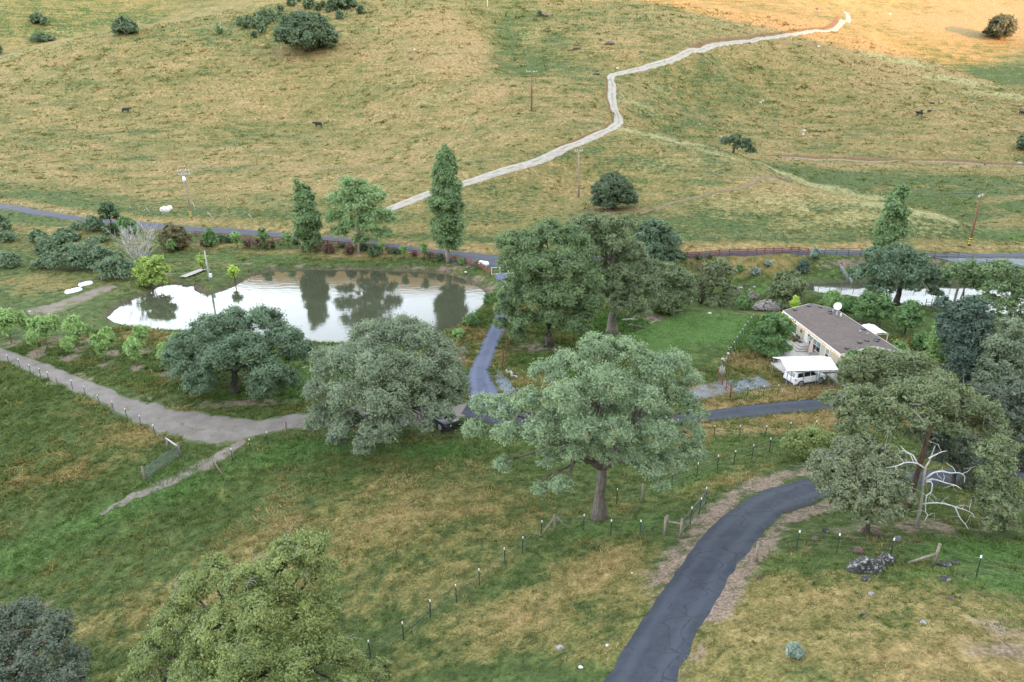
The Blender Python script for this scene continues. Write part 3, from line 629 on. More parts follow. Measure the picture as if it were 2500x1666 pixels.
LM = {
 'blue':  leaf_mat('leaves_blue_oak', (0.038,0.066,0.037), (0.112,0.162,0.086)),
 'grey':  leaf_mat('leaves_grey_oak', (0.064,0.088,0.050), (0.172,0.210,0.122), (0.24,0.23,0.17), 0.06),
 'light': leaf_mat('leaves_pale_oak', (0.072,0.112,0.058), (0.210,0.268,0.140)),
 'green': leaf_mat('leaves_green_oak', (0.044,0.075,0.028), (0.140,0.195,0.078)),
 'mid':   leaf_mat('leaves_mid_oak', (0.055,0.080,0.036), (0.160,0.195,0.090)),
 'olive': leaf_mat('leaves_olive_oak', (0.062,0.088,0.022), (0.195,0.228,0.066), (0.26,0.24,0.05), 0.05),
 'tawny': leaf_mat('leaves_tawny_oak', (0.050,0.070,0.028), (0.158,0.186,0.082), (0.25,0.17,0.07), 0.04),
 'dark':  leaf_mat('leaves_dark_oak', (0.022,0.040,0.028), (0.075,0.110,0.075)),
 'dusk':  leaf_mat('leaves_dusk_oak', (0.030,0.044,0.028), (0.090,0.115,0.070), (0.20,0.07,0.05), 0.06),
 'hill':  leaf_mat('leaves_hill_oak', (0.024,0.042,0.020), (0.085,0.115,0.052)),
 'gold':  leaf_mat('leaves_hill_dry', (0.045,0.045,0.022), (0.130,0.120,0.055)),
 'poplar':leaf_mat('leaves_poplar', (0.050,0.092,0.032), (0.155,0.220,0.085)),
 'cotton':leaf_mat('leaves_cottonwood', (0.075,0.125,0.045), (0.200,0.280,0.115)),
 'fruit': leaf_mat('leaves_fruit_tree', (0.072,0.135,0.038), (0.200,0.295,0.095)),
 'yard':  leaf_mat('leaves_yard_tree', (0.035,0.080,0.022), (0.115,0.190,0.058)),
 'willow':leaf_mat('leaves_willow', (0.110,0.170,0.030), (0.260,0.330,0.075)),
 'lime':  leaf_mat('leaves_lime', (0.160,0.230,0.025), (0.330,0.410,0.060)),
 'bramble':leaf_mat('leaves_bramble', (0.034,0.066,0.028), (0.125,0.172,0.088), (0.26,0.28,0.20), 0.09),
 'shrub': leaf_mat('leaves_dark_shrub', (0.022,0.048,0.018), (0.070,0.110,0.040)),
 'brown': leaf_mat('leaves_red_brown', (0.040,0.020,0.014), (0.120,0.065,0.042)),
 'ruddy': leaf_mat('leaves_ruddy_shrub', (0.050,0.058,0.020), (0.125,0.125,0.045), (0.15,0.05,0.03), 0.30),
 'weed':  leaf_mat('leaves_blue_weed', (0.075,0.110,0.085), (0.190,0.230,0.180)),
 'orchard': leaf_mat('leaves_orchard', (0.095,0.165,0.045), (0.225,0.320,0.105)),
 'greyolive': leaf_mat('leaves_grey_olive', (0.058,0.072,0.038), (0.172,0.192,0.104), (0.27,0.24,0.05), 0.08),
 'dry':   leaf_mat('twigs_dry', (0.150,0.125,0.110), (0.320,0.290,0.270)),
}
def bark(name, lo, hi):
    m, nt, b = new_mat(name)
    v = obj_pos(nt)
    f = noise(nt, 3.0, 6, 0.7, vscale(nt, v, (2.2, 2.2, 0.5)), 0.6); g = noise(nt, 14, 4, 0.7, vscale(nt, v, (1, 1, 0.35)))
    h = math_n(nt, 'ADD', math_n(nt, 'MULTIPLY', f, 0.6), math_n(nt, 'MULTIPLY', g, 0.4))
    nt.links.new(mixc(nt, ramp01(nt, h, 0.34, 0.66), lo, hi), b.inputs['Base Color'])
    b.inputs['Roughness'].default_value = 0.9; b.inputs['Specular IOR Level'].default_value = 0.2
    bump(nt, b, h, 0.8, 0.06)
    return m
BK = {'oak': bark('bark_oak', (0.070,0.058,0.048), (0.190,0.165,0.140)), 'pale': bark('bark_pale', (0.200,0.175,0.150), (0.420,0.385,0.345)),
      'dead': bark('bark_dead', (0.36,0.34,0.32), (0.66,0.64,0.62)), 'dark': bark('bark_dark', (0.030,0.026,0.022), (0.085,0.072,0.060)), 'oldoak': bark('bark_old_oak', (0.085,0.070,0.058), (0.270,0.235,0.200)), 'warm': bark('bark_warm', (0.050,0.032,0.022), (0.130,0.085,0.058))}

class Tubes:
    """collects tapered tubes into one mesh"""
    def __init__(s): s.V, s.Fc, s.n = [], [], 0
    def add(s, pts, radii, sides=6, wob=0.0, rng=None):
        pts = np.array(pts, float); k = len(pts)
        if np.isscalar(radii): radii = [radii] * k
        tg = np.gradient(pts, axis=0); tg /= np.linalg.norm(tg, axis=1)[:, None] + 1e-9
        ref = np.array([0.31, 0.95, 0.05]) if abs(tg[0, 2]) > 0.7 else np.array([0, 0, 1.0])
        a = np.cross(tg, ref); a /= np.linalg.norm(a, axis=1)[:, None] + 1e-9
        bb = np.cross(tg, a)
        ang = np.arange(sides) * 2 * math.pi / sides
        for i in range(k):
            for q in ang:
                r = radii[i] * (1 + (wob * (rng.random() - 0.5) if rng is not None else 0))
                s.V.append(pts[i] + r * (math.cos(q) * a[i] + math.sin(q) * bb[i]))
        o = s.n
        for i in range(k - 1):
            for j in range(sides):
                j2 = (j + 1) % sides
                s.Fc.append((o + i*sides + j, o + i*sides + j2, o + (i+1)*sides + j2, o + (i+1)*sides + j))
        s.Fc.append(tuple(o + (k-1)*sides + j for j in range(sides))); s.Fc.append(tuple(o + j for j in reversed(range(sides))))
        s.n += k * sides
        return s
    def build(s, name, mat, parent=None, smooth=True):
        return mesh_obj(name, s.V, s.Fc, mat, parent, smooth)
def bend(a, b, k, sag, rng):
    """a wandering path from a to b"""
    a, b = np.array(a, float), np.array(b, float)
    t = np.linspace(0, 1, k)[:, None]
    L = np.linalg.norm(b - a)
    w = rng.normal(size=(k, 3)) * L * 0.045; w[0] = 0; w[-1] = 0
    up = np.array([0, 0, 1.0]) * (np.sin(t * math.pi)) * sag * L
    return a + (b - a) * t + w + up

def leaf_mesh(name, centers, size, rng, mat, out=None, upright=0.0, tint=None, aspect=0.62):
    n = len(centers)
    nr = rng.normal(size=(n, 3)); nr[:, 2] += 0.9
    if out is not None: nr += 1.3 * out
    nr /= np.linalg.norm(nr, axis=1)[:, None]
    a = rng.normal(size=(n, 3)); a[:, 2] += upright
    a -= (a * nr).sum(1)[:, None] * nr; a /= np.linalg.norm(a, axis=1)[:, None] + 1e-9
    bb = np.cross(nr, a)
    s = (size * (0.65 + 0.7 * rng.random(n)))[:, None]
    V = np.empty((n, 3, 3))
    root_ = centers - a * s * 0.62
    V[:, 0] = root_ + bb * s * 0.62 * aspect; V[:, 1] = root_ - bb * s * 0.62 * aspect; V[:, 2] = centers + a * s * 0.80
    Fq = np.arange(n * 3).reshape(n, 3)
    t = rng.random(n) if tint is None else tint
    return np_mesh(name, V.reshape(-1, 3), Fq, mat, False, {'tint': ('POINT', 'FLOAT', np.repeat(np.clip(t, 0, 1), 3)), 'odd': ('POINT', 'FLOAT', np.repeat(rng.random(n), 3))})

def crown_points(lobes, size, dens, rng, shell=0.5, lowcut=-0.55, puff=0.30):
    """leaf centres: lobes > puffs > leaves"""
    C = np.array([l[:3] for l in lobes]); Rd = np.array([l[3:6] for l in lobes])
    cs, outs, tints = [], [], []
    for k in range(len(lobes)):
        r = Rd[k].mean()
        area = 4 * math.pi * (((Rd[k][0]*Rd[k][1])**1.6 + (Rd[k][0]*Rd[k][2])**1.6 + (Rd[k][1]*Rd[k][2])**1.6) / 3) ** (1/1.6)
        n = max(40, int(1.0 * dens * area / (0.45 * size * size)))
        pr = max(puff * r, size * 1.6)
        npuff = max(7, int(2.6 * (r / pr) ** 2 * 2.2))
        d = rng.normal(size=(npuff * 3, 3)); d /= np.linalg.norm(d, axis=1)[:, None]
        d = d[d[:, 2] > lowcut][:npuff]
        rho = shell + (1 - shell) * rng.random(len(d)) ** 0.6
        pc = C[k] + d * rho[:, None] * (Rd[k] - pr * 0.45)
        keep = np.ones(len(pc), bool)
        for q in range(len(lobes)):
            if q == k: continue
            keep &= (((pc - C[q]) / Rd[q]) ** 2).sum(1) > 0.30
        keep &= rng.random(len(pc)) > 0.13                      # gaps in the foliage
        pc, d = pc[keep], d[keep]
        if len(pc) == 0: continue
        per = max(6, n // max(len(d), 1))
        m = len(pc) * per
        psz = np.repeat(0.55 + 0.8 * rng.random(len(pc)), per)[:, None]
        off = rng.normal(size=(m, 3)) * np.array([0.44, 0.44, 0.32]) * pr * psz
        prand = rng.random(len(pc))
        cs.append(np.repeat(pc, per, 0) + off)
        oo = np.repeat(d, per, 0) + off / pr * 0.8
        outs.append(oo / (np.linalg.norm(oo, axis=1)[:, None] + 1e-6))
        tints.append(np.repeat(prand, per) * 0.58 + rng.random(m) * 0.46 - 0.02)
    return np.concatenate(cs), np.concatenate(outs), np.concatenate(tints)

def leaf_size(base): return float(np.clip(0.0021 * math.hypot(math.hypot(base[0], base[1]), base[2] - CAMZ), 0.085, 1.1))

def plant(name, label, cat, base, lobes, leaf, bk='oak', trunk_r=None, trunk_h=None, dens=1.15, group=None, seed=1, shell=0.62, lowcut=-0.55,
          puff=0.30, upright=0.0, size=None, limbs=True, aspect=0.62, lean=(0, 0), sizek=1.0, crown_label=None, multi=0, trunk_path=None, stumps=(), flare=1.5, dead=0):
    """a tree or bush: an empty at its foot with trunk, branch and crown meshes"""
    rng = np.random.default_rng(seed)
    size = (size or leaf_size(base)) * sizek
    root = empty(name, base)
    tag(root, label, cat, group)
    L = np.array(lobes)
    cs, outs, tints = crown_points(lobes, size, dens, rng, shell, lowcut, puff)
    keep = cs[:, 2] > 0.08
    crown = link(bpy.data.objects.new('crown', leaf_mesh('crown', cs[keep], size, rng, LM[leaf], outs[keep], upright, tints[keep], aspect)), root)
    top = L[:, 2].max() + L[L[:, 2].argmax(), 5]
    W = (L[:, 0] + L[:, 3]).max() - (L[:, 0] - L[:, 3]).min()
    tr = trunk_r or max(0.03, 0.022 * top + 0.012 * W)
    th = trunk_h if trunk_h is not None else max(0.15 * top, L[:, 2].min() * 0.8)
    tb = Tubes()
    cx, cy = L[:, 0].mean() * 0.25 + lean[0], L[:, 1].mean() * 0.25 + lean[1]
    if trunk_path is None:
        fork = np.array([cx, cy, th])
        path = bend((0, 0, -0.25), fork, 6, 0, rng)
    else:
        path = np.array(trunk_path, float); fork = path[-1]
    k = len(path)
    rr = tr * np.linspace(1.0, 0.66, k); rr[0] *= flare; rr[1] *= 1 + (flare - 1) * 0.35
    tb.add(path, rr, 9, 0.14, rng)
    for sx, sy, sr in stumps: tb.add([(sx, sy, -0.2), (sx * 0.5, sy * 0.5, th * 0.5), fork], [sr * 1.3, sr, sr * 0.7], 8, 0.1, rng)
    tb.build('trunk', BK[bk], root)
    if limbs:
        br = Tubes()
        nmain = min(7, max(2, len(L) // 4 + 1))
        dirs = L[:, :3] - fork; un = dirs / (np.linalg.norm(dirs, axis=1)[:, None] + 1e-6)
        sel = [int(np.argmax(L[:, 2]))]
        while len(sel) < nmain: sel.append(int(np.argmin(np.max(un @ un[sel].T, axis=1))))
        grp = np.argmax(un @ un[sel].T, axis=1)
        for g in range(nmain):
            idx = np.where(grp == g)[0]
            if len(idx) == 0: continue
            cen = L[idx, :3].mean(0)
            knee = fork + 0.5 * (cen - fork) + np.array([0, 0, 0.10 * np.linalg.norm(cen - fork)])
            r0 = tr * min(0.62, 0.30 + 0.07 * len(idx))
            mp = bend(fork - np.array([0, 0, 0.15 * tr]), knee, 6, 0.06, rng)
            br.add(mp, r0 * np.linspace(1, 0.62, 6), 7, 0.1, rng)
            for li in idx:
                l = L[li]; c = l[:3]
                s0 = mp[rng.integers(3, 6)]
                p = bend(s0, c, 5, 0.06, rng); r1 = r0 * 0.42
                br.add(p, r1 * np.linspace(1, 0.40, 5), 5, 0.1, rng)
                for q in range(3):
                    dv = rng.normal(size=3); dv[2] = abs(dv[2]) * 0.7; dv /= np.linalg.norm(dv)
                    e = c + dv * l[3:6] * 0.9
                    br.add(bend(p[rng.integers(2, 5)], e, 4, 0.05, rng), r1 * np.array([0.45, 0.34, 0.22, 0.08]), 4)
        br.build('branches', BK[bk], root)
        if dead:
            dw = Tubes()
            for q in range(dead):
                l = L[rng.integers(0, len(L))]; dv = rng.normal(size=3); dv[2] = abs(dv[2]) * 0.8; dv[1] -= 0.6; dv /= np.linalg.norm(dv)
                a_, e_ = l[:3] + dv * l[3:6] * 0.55, l[:3] + dv * l[3:6] * 1.02 + rng.normal(size=3) * 0.1
                p = bend(a_, e_, 5, 0.05, rng); dw.add(p, 0.03 * np.linspace(1, 0.3, 5), 4)
                for z_ in range(4):
                    s_ = p[rng.integers(1, 5)]; dw.add(bend(s_, s_ + (dv + rng.normal(size=3) * 0.7) * 0.55, 3, 0.05, rng), [0.015, 0.011, 0.006], 3)
            tag(dw.build('dead_twigs', BK['pale'], root), kind='stuff')
    return root

# ---- crown shapes in metres, around the foot of the plant
def dome(W, H, seed, clear=0.22, n=None, flat=0.8):
    rng = np.random.default_rng(seed + 500)
    n = n or int(np.clip(5 + W * 0.9, 7, 16))
    out = []
    for k in range(n):
        a = k * 2.399 + rng.random() * 0.5; q = math.sqrt((k + 0.5) / n)
        r = W * (0.25 - 0.05 * q) * (0.85 + 0.3 * rng.random())
        x, y = math.cos(a) * q * (W / 2 - r * 0.85), math.sin(a) * q * (W / 2 - r * 0.85)
        ztop = H * (1 - 0.48 * q ** 2.2) * (0.92 + 0.12 * rng.random())
        rz = min(r * flat, (H - clear * H) * 0.45)
        z = max(clear * H + rz * 0.7, ztop - rz)
        out.append((x, y, z, r, r, rz))
        if q > 0.55 and z - rz > clear * H + rz:
            out.append((x * 1.02, y * 1.02, clear * H + rz * 0.85, r * 0.9, r * 0.9, rz * 0.9))
    return out
def bush_lobes(W, H, seed, n=None):
    rng = np.random.default_rng(seed + 900)
    n = n or 7
    out = [(0, 0, H * 0.5, W * 0.30, W * 0.30, H * 0.5)]
    for k in range(n):
        a = k * 2.399 + rng.random(); q = 0.45 + 0.55 * rng.random()
        r = W * (0.20 + 0.07 * rng.random()); rz = H * (0.30 + 0.12 * rng.random())
        out.append((math.cos(a) * q * (W/2 - r), math.sin(a) * q * (W/2 - r), rz * 0.85 + (1 - q) * H * 0.45 * rng.random(), r, r, rz))
    return out
def column(W, H, seed, clear=0.06, peak=0.35, lean=(0, 0)):
    rng = np.random.default_rng(seed + 300)
    out = []; n = int(max(9, H * 1.5))
    for k in range(n):
        f = clear + (1 - clear) * (k + 0.5) / n
        w = W * 0.5 * float(np.interp(f, [0, 0.10, 0.22, 0.36, 0.6, 0.8, 0.93, 1.0], [0.45, 0.62, 0.88, 1.0, 0.94, 0.78, 0.55, 0.28])) * (0.86 + 0.28 * rng.random())
        m = 3 if w > W * 0.25 else 1
        for q in range(m):
            a = rng.random() * 6.28; o = w * 0.42 * (m > 1)
            out.append((math.cos(a) * o + lean[0] * f, math.sin(a) * o + lean[1] * f, f * H * 0.97, w * 0.62, w * 0.62, H / n * 1.7))
    return out
def vase(W, H, seed, clear=0.25):
    rng = np.random.default_rng(seed + 100)
    out = [(0, 0, H * 0.62, W * 0.30, W * 0.30, H * 0.26)]
    for k in range(7):
        a = k * 0.9 + rng.random() * 0.4; r = W * (0.19 + 0.06 * rng.random())
        hi = rng.random()
        q = (0.45 + 0.55 * hi)
        out.append((math.cos(a) * (W/2 - r) * q, math.sin(a) * (W/2 - r) * q, H * (0.46 + 0.36 * hi), r, r, H * 0.18))
    out.append((0, 0, H * 0.85, W * 0.22, W * 0.22, H * 0.15)); out.append((0, 0, H * (clear + 0.12), W * 0.17, W * 0.17, H * 0.14))
    return out
def lobes_px(base, spec, rz=0.85):
    """lobes read off the photo: (x, y, radius in photo pixels, metres behind the trunk)"""
    out = []
    for s in spec:
        p = at_y(s[0], s[1], base[1] + s[3]); r = s[2] / ppm(p)
        out.append((p[0] - base[0], p[1] - base[1], p[2] - base[2], r, r, r * rz))
    return out
def measure(bx, by, ty, w):
    b = H1(bx, by); H = at_y(bx, ty, b[1])[2] - b[2]
    return b, H, w / ppm(b + np.array([0, 0, H * 0.5]))

# ================================================================= THE LARGE TREES
def ground_at(px, py, y=None):
    if y is None: return H1(px, py)
    p = at_y(px, py, y); return np.array([p[0], y, float(Z(p[0], y))])

B = H1(574, 958)
plant('spreading_oak', 'dark blue-green spreading oak beside the pond, leftmost of the big oaks', 'tree', B, lobes_px(B,
      [(470,900,56,0),(455,845,46,1.5),(515,805,52,0),(565,785,44,2),(640,795,58,1.5),(690,835,52,0),(722,855,38,2),(600,850,55,-2.5),(540,870,56,-3),(490,935,44,-2.5),(650,915,54,-3.5),(692,925,40,-1),(620,880,46,3.5),(430,872,34,0),(742,852,26,2.5),(640,945,36,-3.5),(520,840,40,4),(570,830,40,4)]),
      'blue', 'dark', 0.42, 2.6, 1.35, seed=11)
B = H1(945, 1068)
plant('grey_oak', 'big grey-green oak over the parked black pickup', 'tree', B, lobes_px(B,
      [(900,825,55,3.5),(985,806,50,4),(1030,830,55,3),(1078,862,46,2),(805,885,52,2),(850,880,56,0),(930,890,64,-2),(1010,905,60,-1),(1088,925,48,0.5),(785,955,46,0),(850,965,62,-3),(940,975,64,-4),(1025,965,44,-2),(1100,965,36,0.5),(792,1015,42,-1),(858,1045,52,-4),(928,1050,50,-5),(978,1020,38,-3.5),(888,1088,32,-5.5),(1065,945,42,2),(765,1035,26,-0.5),(820,1070,28,-3),(1090,900,40,3),(1112,930,30,1),(1085,1000,26,-2.5),(1055,1005,26,-3),(1040,1040,24,-4),(1100,1020,16,-2.5)]),
      'grey', 'oak', 0.5, 3.0, 1.25, dead=16, seed=12)
B = H1(1462, 1266)
T3 = plant('pale_oak', 'large pale green oak with a bare trunk in the middle of the meadow', 'tree', B, lobes_px(B,
      [(1460,852,52,2),(1530,862,52,1.5),(1400,892,56,1),(1335,912,46,2),(1590,902,56,1),(1652,882,38,2),(1640,960,52,1),(1692,925,30,1),(1480,940,70,-1),(1560,978,66,-1),(1380,975,66,-2),(1290,982,46,0),(1232,1000,50,1),(1182,990,40,2),(1162,1048,34,1),(1240,1058,44,-1),(1322,1058,54,-2),(1420,1048,54,-3),(1500,1055,54,-3),(1600,1065,62,-2),(1680,1058,44,0),(1694,1010,36,0),(1645,1130,42,-2),(1585,1145,40,-3),(1335,1120,34,-2),(1370,1185,34,-4),(1318,1195,24,-3.5),(1228,1135,28,-1),(1395,1105,38,-3),(1552,1105,44,-2),(1695,1105,32,-1),(1615,1185,24,-3),(1455,1000,55,1.5),(1520,1010,50,2),(1400,1030,46,2),(1445,1095,38,-2.2),(1490,1120,30,-2.5),(1350,1020,44,2.5),(1600,1020,50,2.5)]),
      'light', 'oak', 0.46, 3.9, 0.92, dead=6, seed=13, lowcut=-0.3, trunk_path=[(0,0,-0.3),(0.03,0,0.7),(-0.02,0.05,1.8),(0.06,0.05,3.0),(0.05,0.1,4.2)])
B = H1(1340, 846)
plant('valley_oak', 'tall dark green oak beside the lane gate, left of the thick-trunked oak', 'tree', B, lobes_px(B,
      [(1245,595,38,0),(1290,592,44,0),(1340,572,44,0.5),(1400,582,42,1),(1252,645,40,-0.5),(1310,650,55,-2),(1380,640,50,-2),(1430,622,36,0),(1436,680,42,-1),(1252,710,44,-1),(1234,755,30,-1),(1300,725,50,-2.5),(1370,718,54,-3),(1436,732,40,-1),(1222,790,20,-1.5),(1280,785,38,-2.5),(1388,788,40,-2.5),(1350,765,38,-3.2),(1424,765,28,-1),(1262,812,24,-2.5),(1330,690,50,3),(1420,800,28,0),(1290,670,44,3)]),
      'green', 'oak', 0.55, 4.5, 1.6, seed=14)
B = H1(1494, 812)
plant('thick_trunked_oak', 'old oak with a very thick flared trunk and bare pale limbs in its crown', 'tree', B, lobes_px(B,
      [(1432,542,32,1),(1400,558,30,1),(1482,548,36,1),(1530,548,32,1),(1500,592,42,0),(1452,602,34,1),(1542,612,36,1),(1522,662,40,0),(1472,655,34,1.5),(1562,690,40,0),(1502,705,30,-1.5),(1584,682,26,0.5),(1542,738,34,-1),(1512,752,26,-2),(1572,762,22,-1),(1440,650,30,2),(1590,720,22,0),(1530,710,34,1.5),(1480,700,34,1.5),(1560,645,36,1.5),(1600,655,30,1),(1450,570,36,2),(1500,640,36,2.5),(1460,720,30,2)]),
      'mid', 'oldoak', 0.62, 6.0, 1.35, dead=12, seed=15, shell=0.55, flare=1.75, trunk_path=[(0,0,-0.4),(0.02,0,0.7),(-0.05,0.1,1.9),(0.05,0.1,3.2),(0.0,0.2,4.6),(0.1,0.3,6.0)])
B = ground_at(1600, 655)
plant('round_oak', 'dense blue-grey rounded oak behind the thick-trunked oak', 'tree', B, lobes_px(B,
      [(1572,565,34,0),(1602,562,38,0),(1630,592,34,0),(1640,622,28,0),(1592,612,40,-1),(1562,612,30,0),(1612,635,26,-1),(1600,590,40,2.5)]), 'blue', 'dark', 0.35, 1.5, 1.6, seed=16)
B = ground_at(1635, 765)
plant('creekside_oak', 'bushy olive-green tree at the creek, right of the thick-trunked oak', 'tree', B, lobes_px(B,
      [(1602,690,36,0),(1640,668,34,0.5),(1668,682,30,0),(1620,728,38,-1),(1660,724,34,-0.5),(1600,742,24,-0.5),(1640,748,26,-1),(1682,712,20,0),(1640,700,34,2.5)]), 'mid', 'dark', 0.25, 1.2, 1.5, seed=17)
# right-hand foreground group
B = H1(2213, 1248)
plant('leaning_oak', 'olive-green oak with a leaning brown trunk right of the driveway bend', 'tree', B, lobes_px(B,
      [(2112,975,52,2),(2200,985,60,0.5),(2122,1035,42,0.5),(2072,1015,34,1.5),(2262,965,56,1),(2332,985,56,1.5),(2392,1005,50,2),(2252,1022,38,-0.5),(2325,1042,38,1),(2170,1040,38,0),(2030,975,30,3),(2300,940,46,3),(2150,990,46,3),(2060,1050,26,1),(2300,1020,46,2),(2360,1020,46,3),(2430,1050,42,1.5),(2090,985,36,3),(2230,1060,28,1.5)]),
      'tawny', 'warm', 0.19, 4.6, 1.05, dead=12, seed=18, shell=0.5, trunk_path=[(0,0,-0.3),(0.03,0,0.8),(0.12,0.1,2.0),(0.22,0.2,3.4),(0.42,0.4,5.0),(0.5,0.6,6.2)])
B = H1(2452, 1292)
plant('drooping_oak', 'green oak with drooping foliage right of the bleached bare tree', 'tree', B, lobes_px(B,
      [(2420,1160,36,0),(2445,1130,36,0.5),(2412,1100,36,1),(2455,1090,36,1.5),(2425,1205,38,-0.3),(2450,1175,38,0.3),(2440,1240,36,-0.8),(2415,1272,28,-1),(2462,1280,30,-0.8),(2395,1225,26,0),(2480,1220,30,0)]), 'tawny', 'dark', 0.15, 2.2, 1.15, seed=31)
B = ground_at(2325, 1190)
plant('background_oak', 'dark green oak behind the bleached bare tree', 'tree', B, lobes_px(B,
      [(2285,1105,36,1),(2325,1085,40,1),(2355,1130,38,0.5),(2300,1060,40,1.5),(2385,1130,40,0.5),(2375,1175,30,0),(2385,1080,36,1.5),(2270,1070,30,1)]), 'dusk', 'dark', 0.16, 1.6, 1.1, seed=32)
B = H1(2120, 1306)
plant('grey_leaved_oak', 'low grey-green oak growing among rocks beside the driveway bend', 'tree', B, lobes_px(B,
      [(2012,1120,32,2),(2062,1130,44,1.5),(2122,1148,52,1),(2062,1185,38,0),(2132,1215,44,-0.5),(2180,1180,44,0),(2180,1242,34,-0.8),(2152,1108,36,2),(2196,1125,32,1.5),(2110,1180,40,2),(2035,1150,40,1),(2070,1095,38,2.5),(2110,1085,36,3),(2005,1165,30,1),(2160,1150,44,1.5),(1990,1140,26,2),(2020,1190,28,0.5),(2090,1225,36,-0.6),(2150,1258,30,-1),(2050,1228,28,-0.3),(2105,1262,24,-0.8),(2205,1215,30,-0.5)]), 'greyolive', 'dark', 0.15, 1.0, 1.05, dead=14, seed=19)
B = ground_at(1965, 1120)
plant('yellow_green_bush', 'rounded yellow-green bush at the driveway edge, left of the leaning oak', 'shrub', B, lobes_px(B,
      [(1950,1075,34,0),(1988,1070,36,0),(2020,1082,32,0.3),(1968,1095,34,-0.5),(2048,1088,28,0.5),(1925,1082,20,0),(2075,1075,26,0.8)]), 'olive', 'dark', 0.08, 0.5, 1.4, seed=20)
B = ground_at(2185, 985)
plant('tawny_oak', 'olive and tawny oak directly right of the carport, in front of the house end', 'tree', B, lobes_px(B,
      [(2092,900,40,0),(2130,875,36,1),(2165,885,40,0.5),(2225,885,42,0.5),(2262,905,36,0),(2180,930,46,-1),(2240,940,40,-1),(2110,935,36,-0.5),(2065,930,24,0),(2200,900,40,2),(2150,960,38,-1.5),(2210,970,40,-1.5),(2270,950,36,-1),(2300,930,34,0),(2130,1000,36,-2),(2080,965,30,-1),(2240,1000,40,-2),(2290,980,40,-1.5)]), 'tawny', 'oak', 0.22, 2.0, 1.2, dead=10, seed=21)
B = ground_at(2305, 905)
plant('light_green_tree', 'bright light-green slender tree at the right of the house yard', 'tree', B, lobes_px(B,
      [(2308,785,20,0),(2300,815,26,0),(2286,840,26,-0.3),(2312,838,26,0),(2282,875,24,-0.5),(2306,870,26,-0.5),(2270,870,18,0)]), 'fruit', 'oak', 0.12, 1.4, 1.3, seed=22)
B = ground_at(2360, 925)
plant('dark_oak', 'very dark dense oak right of the light-green yard tree', 'tree', B, lobes_px(B,
      [(2335,765,36,1),(2375,750,36,1.5),(2330,815,42,0),(2378,810,44,0),(2345,865,46,-1),(2392,860,44,-1),(2350,895,36,-1.5),(2310,780,24,1),(2300,740,22,2),(2385,790,40,2.5)]), 'dark', 'dark', 0.35, 2.2, 1.5, seed=23)
B = ground_at(2338, 768)
plant('pondside_oak', 'open-crowned oak with twin thin trunks in front of the right-hand pond', 'tree', B, lobes_px(B,
      [(2335,662,28,0),(2362,655,30,0.5),(2388,668,28,0),(2320,675,20,0),(2370,690,26,-0.5),(2395,700,24,-0.5)]), 'green', 'oak', 0.14, 4.0, 0.85, seed=24, stumps=((0.7, 0.2, 0.1),))
B = ground_at(2462, 800)
plant('broken_oak', 'dark open oak above the pond at the right edge, bark showing', 'tree', B, lobes_px(B,
      [(2415,660,30,1),(2450,655,30,1),(2485,668,28,1),(2430,700,32,0),(2475,705,34,0),(2410,735,28,0),(2500,735,36,0),(2450,745,30,-1),(2490,785,36,-1),(2520,690,34,0),(2425,775,24,-0.5)]), 'green', 'oak', 0.28, 4.0, 0.95, seed=25)
B = ground_at(2445, 945)
plant('grey_green_oak', 'grey-green oak low at the right edge in front of the dark oak', 'tree', B, lobes_px(B,
      [(2470,800,34,1),(2440,840,36,0),(2490,850,40,0),(2425,885,36,-0.5),(2470,895,42,-1),(2405,920,34,-1),(2450,930,34,-1.5),(2515,900,40,0)]), 'grey', 'oak', 0.26, 2.4, 1.25, seed=26)
B = ground_at(2488, 1150)
plant('edge_oak', 'dark green oak cut by the right edge beside the driveway', 'tree', B, lobes_px(B,
      [(2485,955,44,1),(2455,1010,46,0),(2500,1030,50,0),(2465,1070,42,-0.8),(2510,1090,44,-1),(2440,965,30,1),(2440,1060,30,0),(2530,980,46,1),(2420,990,36,0.5),(2475,1110,34,-1),(2400,960,34,1.5)]), 'dusk', 'dark', 0.3, 2.6, 1.3, seed=27)
B = H1(2190, 744)
plant('layered_oak', 'wide layered blue-green oak standing before the right-hand pond behind the house', 'tree', B, lobes_px(B,
      [(2140,622,32,0),(2195,615,36,0.5),(2238,632,28,0),(2112,662,30,0),(2088,670,22,0),(2160,660,40,-1),(2210,668,44,-1.5),(2260,660,36,0),(2290,688,30,0),(2150,700,34,-1),(2284,715,20,0),(2225,695,28,-2),(2305,670,18,0),(2200,645,40,3)], 0.7), 'blue', 'dark', 0.42, 4.2, 1.25, seed=28)
# bottom of the picture
P0 = at_z(620, 1835, 0.5); B = np.array([P0[0], P0[1], float(Z(P0[0], P0[1]))])
plant('olive_oak', 'large yellow-green oak filling the bottom of the picture left of centre', 'tree', B, lobes_px(B,
      [(757,1335,52,3.5),(702,1392,66,3),(792,1400,46,3.5),(600,1420,64,3),(522,1398,50,3.5),(462,1440,50,3),(642,1495,72,1.5),(740,1500,66,2),(802,1478,44,3),(430,1525,66,2),(522,1535,66,1),(380,1598,58,1.5),(602,1595,74,0),(482,1635,66,0),(722,1600,66,0.5),(802,1575,52,1.5),(852,1622,44,2),(920,1642,40,2.5),(560,1690,74,-1.5),(400,1690,64,0),(702,1690,74,-1),(340,1655,42,1),(690,1340,36,4),(640,1440,50,4),(850,1690,60,0),(300,1700,50,0)]),
      'olive', 'dark', 0.4, 3.0, 1.2, dead=18, seed=29, shell=0.55)
P0 = at_z(70, 1800, -0.8); B = np.array([P0[0], P0[1], float(Z(P0[0], P0[1]))])
